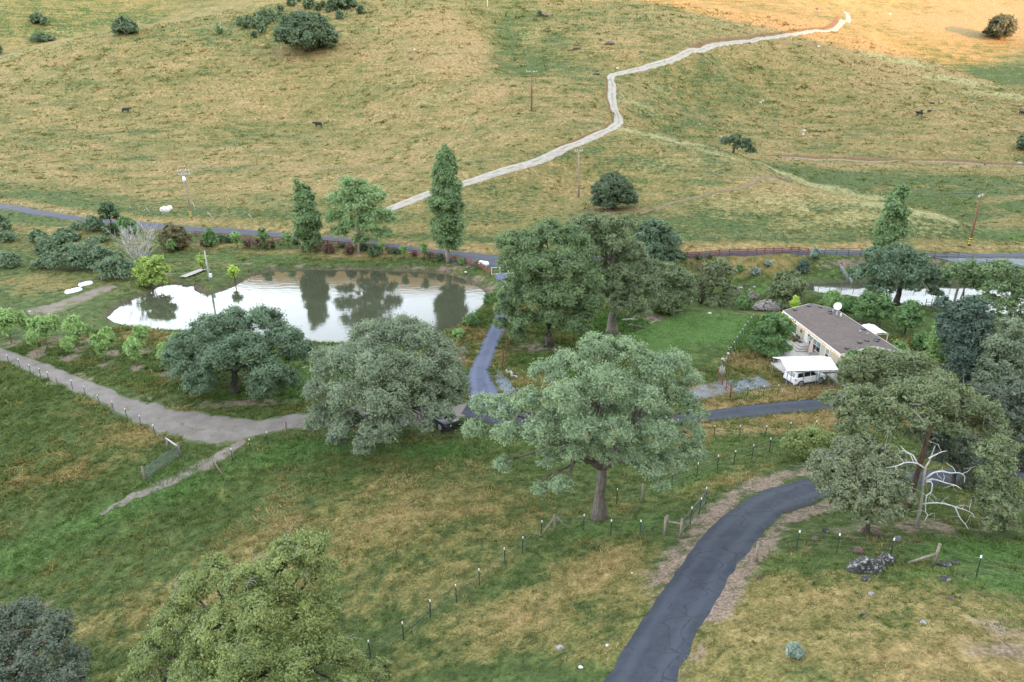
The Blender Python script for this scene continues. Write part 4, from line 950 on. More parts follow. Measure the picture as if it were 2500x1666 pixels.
plant('shadowed_oak', 'dark blue-green tree in the bottom left corner', 'tree', B, lobes_px(B,
      [(55,1505,52,3),(130,1530,48,2.5),(20,1570,66,2),(110,1600,66,1),(180,1608,40,2),(40,1660,70,0),(150,1670,60,0),(-30,1530,60,2.5),(-50,1640,80,1)]), 'dusk', 'dark', 0.3, 2.0, 1.2, dead=5, seed=30, shell=0.55)

# ---- bare pale tree with wandering dead limbs
B = H1(2238, 1290)
dt = empty('dead_tree', B); tag(dt, 'bare bleached tree with twisting white branches beside the leaning oak', 'tree')
def dpt(a, b, off):
    return at_y(1900 + a / 3.92, 900 + b / 3.92, B[1] + off) - B
rng = np.random.default_rng(5)
def dead_limb(pts, r0, offs):
    q = [dpt(a, b_, o) for (a, b_), o in zip(pts, np.linspace(offs[0], offs[1], len(pts)))]
    q = resample(np.array(q), len(q) * 2)
    tb = Tubes(); tb.add(q, r0 * np.linspace(1, 0.28, len(q)), 6, 0.15, rng)
    for k in range(3, len(q) - 1, 2):
        dv = rng.normal(size=3); dv[2] -= 0.2; dv /= np.linalg.norm(dv)
        e = q[k] + dv * (0.5 + 0.6 * rng.random())
        p = bend(q[k], e, 4, 0.1, rng); tb.add(p, r0 * np.array([0.35, 0.25, 0.18, 0.08]), 4)
        e2 = p[2] + rng.normal(size=3) * 0.3; tb.add([p[2], e2], [r0 * 0.16, r0 * 0.06], 4)
    return tb
tb = Tubes(); q = resample(np.array([(0, 0, -0.3), dpt(1365, 1300, 0), dpt(1385, 1110, 0), dpt(1405, 960, 0), dpt(1450, 880, .2), dpt(1500, 740, .4)]), 10)
tb.add(q, 0.085 * np.linspace(1.2, 0.3, 10), 8, 0.1, rng); tb.build('trunk', BK['pale'], dt)
for pts, r0, offs in [([(1405,960),(1330,910),(1220,900),(1130,935),(1030,950)], .055, (0,-.5)), ([(1330,910),(1290,830),(1230,800),(1170,740)], .045, (-.1,.4)),
        ([(1405,1060),(1480,1000),(1560,985),(1650,1000),(1740,1000),(1790,1040),(1780,1090)], .06, (0,-.6)), ([(1410,1080),(1480,1060),(1560,1080),(1620,1100),(1700,1120),(1760,1160)], .055, (0,-1.)),
        ([(1410,1085),(1470,1090),(1465,1180),(1415,1230),(1410,1380),(1430,1400),(1395,1470)], .05, (-.2,-1.2)), ([(1375,1300),(1450,1288),(1560,1290),(1650,1310),(1710,1330),(1780,1350),(1860,1390),(1880,1430)], .055, (0,-1.2)),
        ([(1690,1320),(1740,1430),(1790,1490),(1820,1540)], .04, (-.6,-1.4)), ([(1440,860),(1560,800),(1620,790)], .04, (0,.5))]:
    dead_limb(pts, r0, offs).build('limb', BK['dead'], dt)

# ---- poplars and the cottonwood by the pond
B, Hh, Ww = measure(1096, 638, 350, 92)
plant('lombardy_poplar', 'tallest poplar at the pond, slim crown with pale forked trunk', 'tree', B, column(Ww, Hh, 1, 0.13, 0.33), 'poplar', 'pale', 0.34, Hh * 0.62, 0.6, seed=41, upright=1.2, shell=0.35, puff=0.42)
B, Hh, Ww = measure(757, 612, 437, 74)
plant('lopsided_poplar', 'shorter ragged poplar by the road, left of the cottonwood', 'tree', B, [l for l in column(Ww, Hh * 0.93, 2, 0.05, 0.32) ] + [(-0.9, 0, Hh * 0.9, 0.9, 0.9, 1.6), (-1.0, 0, Hh * 0.82, 0.7, 0.7, 1.2)], 'poplar', 'pale', 0.22, Hh * 0.75, 0.95, seed=42, upright=1.0, shell=0.35, puff=0.4)
B, Hh, Ww = measure(876, 617, 427, 165)
plant('cottonwood', 'loose light-green cottonwood with a white trunk between the two pond poplars', 'tree', B,
      lobes_px(B, [(850,452,30,0),(885,460,34,0.5),(915,480,32,0),(830,485,32,0),(870,500,38,-1),(910,520,36,0),(945,530,28,0.5),(820,530,30,0),(860,545,34,-1.2),(905,560,30,-1),(940,570,24,0),(830,565,24,0),(880,585,22,-0.6),(870,480,34,3),(900,540,30,3)]), 'cotton', 'pale', 0.26, 3.6, 0.85, seed=43, shell=0.4, puff=0.36)
B, Hh, Ww = measure(2148, 655, 450, 74)
plant('leaning_poplar', 'slim poplar leaning right behind the layered oak', 'tree', B, column(Ww * 0.95, Hh, 3, 0.05, 0.30, (0.9, 0)), 'poplar', 'oak', 0.25, Hh * 0.6, 1.0, seed=44, upright=1.0, shell=0.35, puff=0.42)

# ---- trees and bushes on the hill
def small(kind, name, label, cat, bx, by, ty, w, leaf, seed, group=None, dens=1.4, bk='dark', hk=1.0, **kw):
    B, Hh, Ww = measure(bx, by, ty, w); Hh = max(Hh, 0.3)
    lb = {'dome': lambda: dome(Ww, Hh, seed, kw.pop('clear', 0.12)), 'bush': lambda: bush_lobes(Ww, Hh, seed), 'vase': lambda: vase(Ww, Hh, seed), 'column': lambda: column(Ww, Hh, seed, 0.04, 0.45)}[kind]()
    return plant(name, label, cat, B, lb, leaf, bk, dens=dens, seed=seed, group=group, **kw)
small('dome', 'round_hill_oak', 'dark round oak alone on the lower slope near a power pole', 'tree', 1493, 510, 418, 122, 'hill', 51, clear=0.02)
B, Hh, Ww = measure(1790, 374, 330, 86)
plant('windswept_oak', 'small windswept oak on the spur crest with its trunk leaning right', 'tree', B, lobes_px(B, [(1772,345,15,0),(1795,340,18,0),(1820,352,18,0),(1834,368,13,0),(1805,356,16,-1)], 0.8), 'hill', 'dark', 0.3, 2.4, 1.3, seed=52)
small('dome', 'big_hill_oak', 'large dark oak clump high on the left slope', 'tree', 748, 126, 18, 162, 'hill', 53, clear=0.0)
small('bush', 'hill_oak', 'dark spiky-topped oak on the upper left slope below the ridge', 'tree', 307, 84, 38, 66, 'hill', 54)
small('bush', 'hill_bush', 'small round dark bush near the top left corner', 'shrub', 97, 60, 31, 44, 'hill', 55)
small('bush', 'low_hill_bush', 'low wide dark bush under the round one at the top left', 'shrub', 106, 101, 80, 54, 'hill', 56)
small('bush', 'edge_bush', 'dark bush cut by the left edge of the upper slope', 'shrub', 0, 133, 108, 18, 'hill', 57)
small('dome', 'ridge_oak', 'dark oak cut by the top edge above the large oak clump', 'tree', 835, 20, -22, 76, 'hill', 58, clear=0.0)
small('dome', 'sunlit_oak', 'brown-green oak in golden sunlight at the top right', 'tree', 2438, 97, 34, 72, 'gold', 59, clear=0.05)
small('bush', 'right_edge_oak', 'dark oak cut by the right edge on the far slope', 'tree', 2500, 366, 318, 46, 'hill', 60)
small('bush', 'slope_sapling', 'lone small sapling right of the spiky-topped oak on the slope', 'shrub', 537, 84, 56, 22, 'mid', 61, dens=0.6)
ORD = 'first second third fourth fifth sixth seventh eighth ninth tenth eleventh twelfth thirteenth fourteenth fifteenth sixteenth seventeenth eighteenth nineteenth twentieth'.split()
ORD += ['twenty-' + w for w in ORD[:9]]
rng = random.Random(3)
spots = [(588,62),(596,66),(600,70),(608,58),(614,54),(630,54),(636,48),(642,46),(650,44),(656,48),(664,46),(670,52),(628,70),(640,80),(622,92),(643,62),(655,58),(684,46),(712,14),(730,4),(684,28),(752,22),(760,14),(790,18),(803,30),(830,46),(882,34),(848,22),(776,26)]
sap_mesh = None
for k, (sx, sy) in enumerate(sorted(spots)):
    p = H1(sx, sy); slab_ = ORD[k] + ' sapling from the left in the scatter around the large hill oak clump'
    if sap_mesh is None:
        sap = plant('hill_sapling', slab_, 'shrub', p, column(1.1, 2.9, 9, 0.1, 0.5), 'hill', 'dark', 0.09, 1.3, 0.7, group='saplings around the hill oak clump', seed=62, size=0.9, limbs=False)
        sap_mesh = sap
    else:
        o = sap_mesh.copy(); link(o); o['label'] = slab_; o.location = p; s = 0.6 + 0.7 * rng.random(); o.scale = (s * 0.9, s * 0.9, s); o.rotation_euler = (0, 0, rng.random() * 6)
        for ch in sap_mesh.children: c = ch.copy(); link(c, o)

# ---- roadside tree and thickets left of the pond
small('dome', 'roadside_tree', 'upright dark green tree at the roadside, far left', 'tree', 274, 568, 488, 56, 'shrub', 71, clear=0.05)
small('bush', 'roadside_bush', 'dark bush at the left foot of the upright roadside tree', 'shrub', 228, 564, 524, 56, 'bramble', 72)
small('bush', 'roadside_bush', 'grey-green bush at the right foot of the upright roadside tree', 'shrub', 316, 570, 526, 58, 'yard', 73)
small('dome', 'ruddy_bush', 'green bush flushed with brown-red beside the road, right of the bare grey tree', 'shrub', 430, 607, 545, 84, 'ruddy', 74, clear=0.0)
B = H1(178, 655)
plant('bramble_thicket', 'long pale-topped bramble thicket left of the bare grey tree', 'shrub', B, lobes_px(B, [(95,645,18,0),(125,632,24,0),(160,622,30,0),(200,618,32,0.5),(240,622,30,0.5),(275,630,26,1),(140,640,22,-1.5),(190,638,26,-1.5),(230,645,20,-1),(220,605,24,3),(175,608,22,3)], 0.8), 'bramble', 'dark', 0.08, 0.5, 1.5, seed=75, limbs=False)
B = H1(275, 680)
plant('bramble_mound', 'smaller rounded bramble mound at the near end of the long thicket', 'shrub', B, lobes_px(B, [(250,655,22,0),(280,645,26,0),(305,655,22,0.5),(265,668,20,-1),(298,668,20,-1)], 0.85), 'bramble', 'dark', 0.08, 0.5, 1.5, seed=76, limbs=False)
small('bush', 'bramble_clump', 'dark rounded bramble behind the long thicket, left of a pair', 'shrub', 95, 592, 558, 48, 'bramble', 77)
small('bush', 'bramble_clump', 'dark rounded bramble behind the long thicket, nearest the roadside bushes', 'shrub', 160, 592, 556, 72, 'bramble', 78)
small('bush', 'bramble_clump', 'pale bramble joining the long thicket at its upper left', 'shrub', 118, 618, 575, 60, 'bramble', 79)
small('bush', 'bramble_clump', 'low bramble above the long thicket near the bare grey tree', 'shrub', 240, 592, 574, 52, 'bramble', 80)
small('bush', 'left_edge_thicket', 'low green thicket at the left edge beside the long bramble', 'shrub', 25, 652, 612, 66, 'bramble', 81)
small('bush', 'left_edge_bush', 'grey-green bush cut by the left edge below the road', 'shrub', 8, 566, 520, 44, 'bramble', 82)
small('bush', 'left_edge_bush', 'small dark bush at the left edge under the grey-green one', 'shrub', 22, 590, 562, 44, 'bramble', 83)
small('bush', 'twiggy_bush', 'small bush at the road bend above the bramble thickets', 'shrub', 186, 562, 540, 28, 'bramble', 84)
# bare grey many-stemmed tree
B = H1(345, 662); Hh = at_y(345, 558, B[1])[2] - B[2]
bt = empty('bare_tree', B); tag(bt, 'leafless silver-grey tree with fanning twigs among the brambles', 'tree')
rg = np.random.default_rng(8); tb = Tubes(); tw = Tubes()
for k in range(16):
    a = rg.random() * 6.28; sp = 0.15 + 0.5 * rg.random()
    e = np.array([math.cos(a) * sp * Hh, math.sin(a) * sp * Hh * 0.8, Hh * (0.75 + 0.25 * rg.random())])
    p = bend((0, 0, -0.1), e, 7, 0.02, rg); tb.add(p, 0.07 * np.linspace(1, 0.25, 7), 5)
    for j in range(34):
        s = p[rg.integers(2, 7)]; d = e / np.linalg.norm(e) + rg.normal(size=3) * 0.45
        q = s + d * (0.5 + 0.9 * rg.random()); tw.add([s, (s + q) / 2 + rg.normal(size=3) * 0.06, q], [0.022, 0.017, 0.010], 3)
tb.build('trunk', BK['pale'], bt); tw.build('twigs', BK['dead'], bt)
B = H1(372, 702)
plant('willow', 'yellow-green weeping willow on the left pond bank', 'tree', B, lobes_px(B, [(350,640,18,0),(385,635,18,0.3),(370,650,24,-0.5),(395,658,20,0),(345,665,20,0),(370,678,24,-0.8),(392,685,18,-0.4),(350,690,18,-0.5),(372,655,22,1.5)]), 'willow', 'oak', 0.14, 1.4, 1.3, seed=85)
small('vase', 'yellow_sapling', 'yellow-green sapling behind the short pole on the bank', 'tree', 497, 665, 621, 24, 'willow', 86, dens=1.0)
small('vase', 'lime_sapling', 'pale lime sapling at the tip of the pond promontory', 'tree', 574, 690, 645, 32, 'lime', 87, dens=0.55)
B = H1(415, 628)
small('vase', 'slim_young_tree', 'slim young green tree in front of the ruddy bush', 'tree', 420, 618, 585, 20, 'fruit', 88)

# ---- shrubs planted along the rail fence behind the pond
G = 'shrubs along the rail fence'
for k, (kind, bx, by, ty, w, leaf, lab) in enumerate([
    ('bush', 517, 603, 553, 38, 'yard', 'largest rounded light-green shrub at the left end of the fence row'),
    ('bush', 500, 602, 582, 20, 'brown', 'brown shrub at the left foot of the largest light-green fence shrub'),
    ('bush', 538, 590, 569, 18, 'shrub', 'small dark shrub just right of the largest light-green fence shrub'),
    ('bush', 562, 592, 572, 24, 'shrub', 'dark shrub left of the slim pale-green tree in the fence row'),
    ('vase', 580, 606, 564, 24, 'fruit', 'slim pale-green young tree in the fence row, second green one from the left'),
    ('bush', 607, 604, 582, 22, 'brown', 'red-brown round shrub, left of a pair before the feathery fence tree'),
    ('bush', 628, 608, 580, 30, 'brown', 'darkest purple-brown shrub, right of a pair before the feathery fence tree'),
    ('dome', 646, 606, 553, 34, 'yard', 'feathery green young tree rising behind purple-brown shrubs'),
    ('bush', 660, 608, 584, 26, 'ruddy', 'olive-brown shrub at the right foot of the feathery fence tree'),
    ('vase', 706, 606, 565, 18, 'fruit', 'thin green sapling alone before the rail fence, left of the ragged poplar'),
    ('bush', 722, 596, 584, 18, 'shrub', 'little dark shrub between the thin sapling and the ragged poplar'),
    ('bush', 745, 614, 586, 26, 'ruddy', 'olive shrub at the left foot of the ragged poplar'),
    ('bush', 776, 616, 590, 24, 'ruddy', 'olive shrub at the right foot of the ragged poplar'),
    ('bush', 804, 620, 594, 28, 'brown', 'red-brown shrub midway between the ragged poplar and the cottonwood'),
    ('bush', 838, 602, 592, 20, 'shrub', 'low dark shrub hugging the fence left of the cottonwood trunk'),
    ('bush', 853, 622, 596, 28, 'brown', 'red-brown shrub at the left foot of the cottonwood'),
    ('bush', 886, 612, 592, 26, 'shrub', 'dark shrub at the right foot of the cottonwood'),
    ('bush', 915, 628, 596, 34, 'shrub', 'large dark conical shrub right of the cottonwood'),
    ('vase', 933, 622, 592, 20, 'fruit', 'pale thin shrub touching the large dark conical one'),
    ('bush', 956, 620, 606, 20, 'shrub', 'left half of the clipped low hedge by the fence'),
    ('bush', 972, 620, 606, 20, 'shrub', 'right half of the clipped low hedge by the fence'),
    ('vase', 986, 632, 598, 16, 'fruit', 'slender pale sapling right of the clipped hedge'),
    ('bush', 1012, 626, 612, 12, 'brown', 'thin dark twiggy shrub right of the slender pale sapling'),
    ('vase', 1036, 634, 592, 18, 'fruit', 'slim green tree close to the left side of the tallest poplar'),
    ('bush', 1052, 628, 614, 12, 'shrub', 'tiny dark shrub left of the tallest poplar trunk'),
    ('bush', 1074, 636, 617, 20, 'shrub', 'dark green shrub at the left foot of the tallest poplar'),
    ('bush', 1114, 638, 624, 18, 'shrub', 'low green shrub just right of the tallest poplar trunk'),
    ('bush', 1130, 645, 627, 22, 'yard', 'bright dark-green round shrub ending the fence row'),
    ('bush', 1165, 648, 632, 18, 'bramble', 'grey spiky shrub by the pale gate at the lane')]):
    small(kind, 'fence_shrub', lab, 'shrub', bx, by, ty, w, leaf, 120 + k, G, 1.25)

# ---- orchard rows below the pond
OR = [(28,838,752,60,'leftmost orchard tree in the back row, widest of them'),(70,826,758,34,'back-row orchard tree behind the widest one'),(116,848,770,56,'back-row orchard tree left of the tallest one'),
      (140,826,765,36,'back-row orchard tree tucked behind the one left of the tallest'),(194,852,768,58,'tallest orchard tree, middle of the back row'),(222,826,790,20,'small orchard tree peeping out right of the tallest one'),
      (90,867,805,34,'small orchard tree at the left end of the front row'),(174,872,820,38,'small rounded orchard tree in the front row above a straw ring'),(258,887,813,48,'orchard tree third from the left in the front row'),
      (273,862,797,42,'orchard tree behind the third front-row one'),(334,897,820,54,'orchard tree fourth from the left in the front row, on a bare earth ring'),(352,850,795,44,'orchard tree behind the fourth front-row one'),
      (412,910,835,44,'orchard tree half hidden by the dark spreading oak, front row'),(435,850,812,44,'pale orchard tree at the right end of the back row near the pond'),(2,830,748,34,'orchard tree cut by the left edge')]
protos = []
for k, (bx, by, ty, w, lab) in enumerate(OR):
    B, Hh, Ww = measure(bx, by, ty, w)
    if k < 3:
        t = plant('fruit_tree', lab, 'tree', B, vase(1.0 * 2.6, 3.4, 200 + k), 'orchard', 'oak', 0.07, 1.0, 1.6, 'orchard rows below the pond', 210 + k, size=0.19)
        protos.append(t)
    else:
        src = protos[k % 3]; t = src.copy(); link(t); t['label'] = lab
        for ch in src.children: link(ch.copy(), t)
    t.location = B; t.rotation_euler = (0, 0, k * 1.7); t.scale = (Ww / 2.6 * 0.95, Ww / 2.6 * 0.95, Hh / 3.4)

# ---- trees around the house and the creek
small('dome', 'patio_tree', 'bushy green tree on the lawn at the left of the patio', 'tree', 1882, 866, 756, 112, 'yard', 91, clear=0.04, bk='oak')
small('vase', 'carport_tree', 'upright green tree at the right end of the carport', 'tree', 2070, 938, 854, 84, 'yard', 92, bk='oak', dens=1.5)
small('dome', 'backyard_tree', 'green backyard tree nearest the roof ridge behind the house', 'tree', 2104, 790, 712, 66, 'yard', 93, bk='oak', clear=0.2)
small('dome', 'backyard_tree', 'middle green backyard tree beside the white canopy', 'tree', 2142, 792, 714, 74, 'yard', 94, bk='oak', clear=0.2)
small('dome', 'backyard_tree', 'rightmost green backyard tree with a short dark trunk, right of the white canopy', 'tree', 2207, 817, 735, 74, 'yard', 95, bk='dark', clear=0.22)
small('bush', 'backyard_bush', 'pale leafy bush behind the roof by the satellite dish', 'shrub', 2030, 752, 708, 66, 'fruit', 96)
small('bush', 'backyard_bush', 'low green bush right of the satellite dish behind the roof', 'shrub', 2070, 762, 722, 46, 'yard', 97)
small('vase', 'lime_tree', 'small bright lime-green tree at the far corner of the house', 'tree', 1936, 772, 722, 27, 'lime', 98, dens=1.2)
small('bush', 'yard_shrub', 'green shrub below the white canopy beside the gable', 'shrub', 2190, 870, 830, 60, 'fruit', 99)
small('bush', 'yard_shrub', 'bushy shrub between the canopy and the light-green slender tree', 'shrub', 2245, 855, 810, 50, 'yard', 100)
small('dome', 'creek_tree', 'rounded dusky olive tree in the creek bed left of the house roof', 'tree', 1915, 752, 656, 98, 'tawny', 101, clear=0.02, dens=1.2)
B = H1(1725, 742)
plant('half_dead_oak', 'half-dead oak with bare grey twigs on its left side by the creek', 'tree', B, lobes_px(B, [(1735,655,22,0),(1760,650,24,0.5),(1782,662,20,0),(1730,690,28,-0.5),(1762,690,26,-0.5),(1785,715,22,-0.5),(1775,745,22,-1),(1745,735,24,-1)]), 'tawny', 'dark', 0.16, 1.6, 1.0, seed=102)
B2 = H1(1712, 742)
bt = empty('bare_creek_tree', B2); tag(bt, 'leafless dark grey tree left of the half-dead creek oak', 'tree')
rg = np.random.default_rng(9); tb = Tubes(); tw = Tubes(); Hh = at_y(1705, 640, B2[1])[2] - B2[2]
for k in range(10):
    a = rg.random() * 6.28; sp = 0.1 + 0.36 * rg.random()
    e = np.array([math.cos(a) * sp * Hh, math.sin(a) * sp * Hh, Hh * (0.65 + 0.35 * rg.random())])
    p = bend((0, 0, -0.1), e, 7, 0.02, rg); tb.add(p, 0.09 * np.linspace(1, 0.25, 7), 5)
    for j in range(30):
        s = p[rg.integers(2, 7)]; d = e / np.linalg.norm(e) + rg.normal(size=3) * 0.6
        q = s + d * (0.4 + 0.8 * rg.random()); tw.add([s, (s + q) / 2 + rg.normal(size=3) * 0.06, q], [0.022, 0.017, 0.010], 3)
tb.build('trunk', BK['dark'], bt); tw.build('twigs', BK['oak'], bt)
small('bush', 'creek_bush', 'dark green bush at the right foot of the half-dead creek oak', 'shrub', 1815, 756, 722, 44, 'yard', 103)
small('bush', 'bank_bush', 'dark round bush on the bank below the rail fence', 'shrub', 1960, 668, 632, 36, 'dark', 104)
small('bush', 'gatepost_bush', 'bluish shrub where the red rail fence meets the dark pipe fence', 'shrub', 1989, 632, 603, 22, 'weed', 105)
small('bush', 'bank_weed', 'pale blue-green weed clump on the bank, left one', 'shrub', 1843, 672, 652, 24, 'weed', 106, dens=0.9)
small('bush', 'bank_weed', 'blue-green weed clump high on the bank near the red fence', 'shrub', 1876, 652, 632, 16, 'weed', 107, dens=0.9)
small('bush', 'bank_weed', 'small dark bush on the bank left of the pale weed clump', 'shrub', 1805, 662, 644, 20, 'yard', 108, dens=1.0)
small('bush', 'twig_pile', 'pale leafless thicket of twigs in the creek bed', 'shrub', 1875, 758, 732, 80, 'dry', 109, dens=0.7)
small('bush', 'twig_pile', 'small grey twiggy bush between the creek trees', 'shrub', 1838, 728, 712, 22, 'dry', 110, dens=0.7)
small('bush', 'sage_clump', 'pale grey-green spiky weed clump in the dry grass at bottom right', 'shrub', 1940, 1602, 1572, 52, 'weed', 111, dens=0.7, upright=2.0)
for k, (bx, by, ty, w, lab) in enumerate([(1668,632,618,14,'left of three dark tufts at the foot of the red rail fence'),(1705,634,620,14,'middle of three dark tufts at the foot of the red rail fence'),(1731,632,620,12,'right of three dark tufts at the foot of the red rail fence')]):
    small('bush', 'fence_tuft', lab, 'shrub', bx, by, ty, w, 'shrub', 112 + k, 'tufts at the red rail fence')
small('bush', 'pond_reeds', 'bright green reeds on the right pond bank beside the lane', 'reeds', 1150, 795, 762, 40, 'yard', 116, dens=1.0, upright=2.5)
small('bush', 'pond_reeds', 'bright green reeds at the near right corner of the pond', 'reeds', 1118, 822, 800, 36, 'fruit', 117, dens=1.0, upright=2.5)
small('bush', 'pond_reeds', 'green reeds higher on the right pond bank by the lane gate', 'reeds', 1190, 745, 716, 22, 'yard', 118, dens=1.0, upright=2.5)
small('bush', 'hill_shrub', 'tiny dark shrub among red rocks high on the slope right of the gully', 'shrub', 1316, 40, 24, 14, 'hill', 119)
small('bush', 'flower_bed', 'low red-leaved border plants along the patio edge', 'plants', 1858, 872, 858, 18, 'ruddy', 150)
small('bush', 'flower_bed', 'orange-flowered plant at the corner of the white carport roof', 'plants', 1886, 886, 870, 20, 'ruddy', 151)

# ================================================================= MESH HELPERS FOR BUILT THINGS
class MB:
    """collects simple solids into one mesh"""
    def __init__(s): s.V, s.Fc = [], []
    def poly(s, vs, fs):
        o = len(s.V); s.V += [tuple(map(float, v)) for v in vs]; s.Fc += [tuple(o + i for i in f) for f in fs]; return s
    def box(s, x0, x1, y0, y1, z0, z1):
        return s.poly([(x0,y0,z0),(x1,y0,z0),(x1,y1,z0),(x0,y1,z0),(x0,y0,z1),(x1,y0,z1),(x1,y1,z1),(x0,y1,z1)],
                      [(3,2,1,0),(4,5,6,7),(0,1,5,4),(1,2,6,5),(2,3,7,6),(3,0,4,7)])
    def prism(s, pts, d):
        """pts: a planar loop of 3d points, pushed along d"""
        n = len(pts); d = np.array(d, float); P = [np.array(p, float) for p in pts]
        return s.poly(P + [p + d for p in P], [tuple(range(n))[::-1], tuple(range(n, 2 * n))] + [(i, (i+1) % n, n + (i+1) % n, n + i) for i in range(n)])
    def bar(s, a, b, w, h=None):
        a, b = np.array(a, float), np.array(b, float); h = h or w
        d = (b - a) / (np.linalg.norm(b - a) + 1e-9); ref = np.array([0, 0, 1.0]) if abs(d[2]) < 0.9 else np.array([0, 1.0, 0])
        u = np.cross(d, ref); u /= np.linalg.norm(u); v = np.cross(u, d)
        q = [(-1,-1),(1,-1),(1,1),(-1,1)]
        return s.poly([a + u*w/2*i + v*h/2*j for i, j in q] + [b + u*w/2*i + v*h/2*j for i, j in q], [(0,1,2,3),(7,6,5,4),(0,4,5,1),(1,5,6,2),(2,6,7,3),(3,7,4,0)])
    def cyl(s, a, b, r, r2=None, n=12):
        t = Tubes(); t.add([a, b], [r, r if r2 is None else r2], n); return s.poly(t.V, t.Fc)
    def build(s, name, mat, parent=None, smooth=False, bevel=0.0):
        o = mesh_obj(name, s.V, s.Fc, mat, parent, smooth)
        bm = bmesh.new(); bm.from_mesh(o.data); bmesh.ops.recalc_face_normals(bm, faces=bm.faces)
        if bevel: bmesh.ops.bevel(bm, geom=list(bm.edges), offset=bevel, segments=1, affect='EDGES', clamp_overlap=True)
        bm.to_mesh(o.data); bm.free()
        return o
M = {
 'siding': simple('siding_cream', (0.50, 0.455, 0.355), 0.75, 0.05, 2.0), 'white': simple('white_paint', (0.80, 0.80, 0.78), 0.45, 0.03, 2.0),
 'trim': simple('trim_white', (0.74, 0.73, 0.69), 0.6, 0.04), 'metal_roof': simple('white_sheet_metal', (0.84, 0.85, 0.86), 0.4, 0.03, 1.0),
 'steel': simple('galvanised_steel', (0.36, 0.38, 0.40), 0.45, 0.12, 4.0, 0.5), 'concrete': simple('concrete', (0.42, 0.40, 0.37), 0.9, 0.10, 1.2, bumpy=0.2),
 'concrete_dark': simple('concrete_step', (0.36, 0.33, 0.29), 0.9, 0.12, 2.5), 'black': simple('black_metal', (0.020, 0.020, 0.022), 0.5, 0.2),
 'tpost': simple('post_green', (0.030, 0.060, 0.040), 0.7, 0.25, 8.0), 'tip': simple('post_tip_white', (0.82, 0.82, 0.80), 0.6, 0.03),
 'wood': simple('weathered_wood', (0.20, 0.165, 0.125), 0.9, 0.28, 5.0, bumpy=0.4), 'wood_grey': simple('grey_wood', (0.36, 0.34, 0.31), 0.9, 0.2, 5.0, bumpy=0.4),
 'wood_red': simple('red_brown_paint_wood', (0.200, 0.075, 0.052), 0.85, 0.22, 3.0), 'rust': simple('rusty_pipe', (0.150, 0.055, 0.035), 0.8, 0.3, 6.0),
 'pipe': simple('dark_pipe', (0.060, 0.050, 0.052), 0.6, 0.25, 5.0), 'wire': simple('fence_wire', (0.22, 0.22, 0.22), 0.5, 0.1, 3.0, 0.6),
 'pole': simple('pole_wood', (0.175, 0.090, 0.055), 0.9, 0.25, 2.0, bumpy=0.3), 'pole_grey': simple('pole_wood_grey', (0.26, 0.20, 0.155), 0.9, 0.22, 2.0, bumpy=0.3),
 'porcelain': simple('insulator', (0.70, 0.70, 0.72), 0.3, 0.05), 'transformer': simple('transformer_paint', (0.66, 0.68, 0.70), 0.4, 0.04),
 'canvas': simple('canvas_cream', (0.72, 0.66, 0.58), 0.9, 0.05, 2.0), 'pink': simple('umbrella_cloth', (0.56, 0.42, 0.36), 0.9, 0.12, 4.0),
 'rubber': simple('tyre_rubber', (0.018, 0.018, 0.019), 0.8, 0.2), 'alloy': simple('alloy_wheel', (0.62, 0.63, 0.65), 0.3, 0.05, 5.0, 0.8),
 'red_lens': simple('tail_lens', (0.42, 0.02, 0.02), 0.2, 0.05), 'clear_lens': simple('head_lens', (0.62, 0.64, 0.66), 0.15, 0.05), 'plastic': simple('dark_plastic', (0.030, 0.030, 0.032), 0.6, 0.1),
 'terracotta': simple('terracotta', (0.32, 0.14, 0.08), 0.85, 0.15), 'hide': simple('cow_hide_black', (0.012, 0.012, 0.013), 0.8, 0.3, 4.0), 'muzzle': simple('cow_white_hair', (0.55, 0.52, 0.48), 0.9, 0.1),
 'bluebin': simple('bin_navy', (0.025, 0.045, 0.10), 0.5, 0.1), 'boat': simple('boat_white', (0.78, 0.80, 0.80), 0.4, 0.05, 2.0), 'boat_blue': simple('boat_blue_grey', (0.20, 0.30, 0.36), 0.5, 0.1),
 'yellow': simple('marker_yellow', (0.62, 0.46, 0.05), 0.6, 0.05), 'bright_blue': simple('bright_blue_plastic', (0.03, 0.25, 0.48), 0.5, 0.1), 'red_item': simple('red_paint', (0.40, 0.03, 0.02), 0.5, 0.1)}
def glass(name, col, rough=0.06):
    m, nt, b = new_mat(name)
    v = obj_pos(nt); n = noise(nt, 1.3, 2, 0.5, v)
    nt.links.new(mixc(nt, ramp01(nt, n, 0.3, 0.7), tuple(c * 0.8 for c in col), tuple(c * 1.2 for c in col)), b.inputs['Base Color'])
    b.inputs['Roughness'].default_value = rough; b.inputs['IOR'].default_value = 1.5; b.inputs['Specular IOR Level'].default_value = 0.6
    return m
M['pane_dark'] = glass('window_glass_dark', (0.035, 0.045, 0.060)); M['pane_teal'] = glass('window_glass_shade', (0.20, 0.30, 0.31)); M['car_glass'] = glass('car_glass', (0.015, 0.018, 0.022))
def paint(name, col, coat=0.6, rough=0.35):
    m, nt, b = new_mat(name)
    n = noise(nt, 2.0, 3, 0.5, obj_pos(nt))
    nt.links.new(mixc(nt, n, tuple(c * 0.95 for c in col), tuple(min(1, c * 1.05) for c in col)), b.inputs['Base Color'])
    b.inputs['Roughness'].default_value = rough; b.inputs['Coat Weight'].default_value = coat; b.inputs['Coat Roughness'].default_value = 0.08
    return m
M['car_white'] = paint('car_paint_white', (0.78, 0.78, 0.77)); M['car_black'] = paint('car_paint_black', (0.010, 0.011, 0.013))
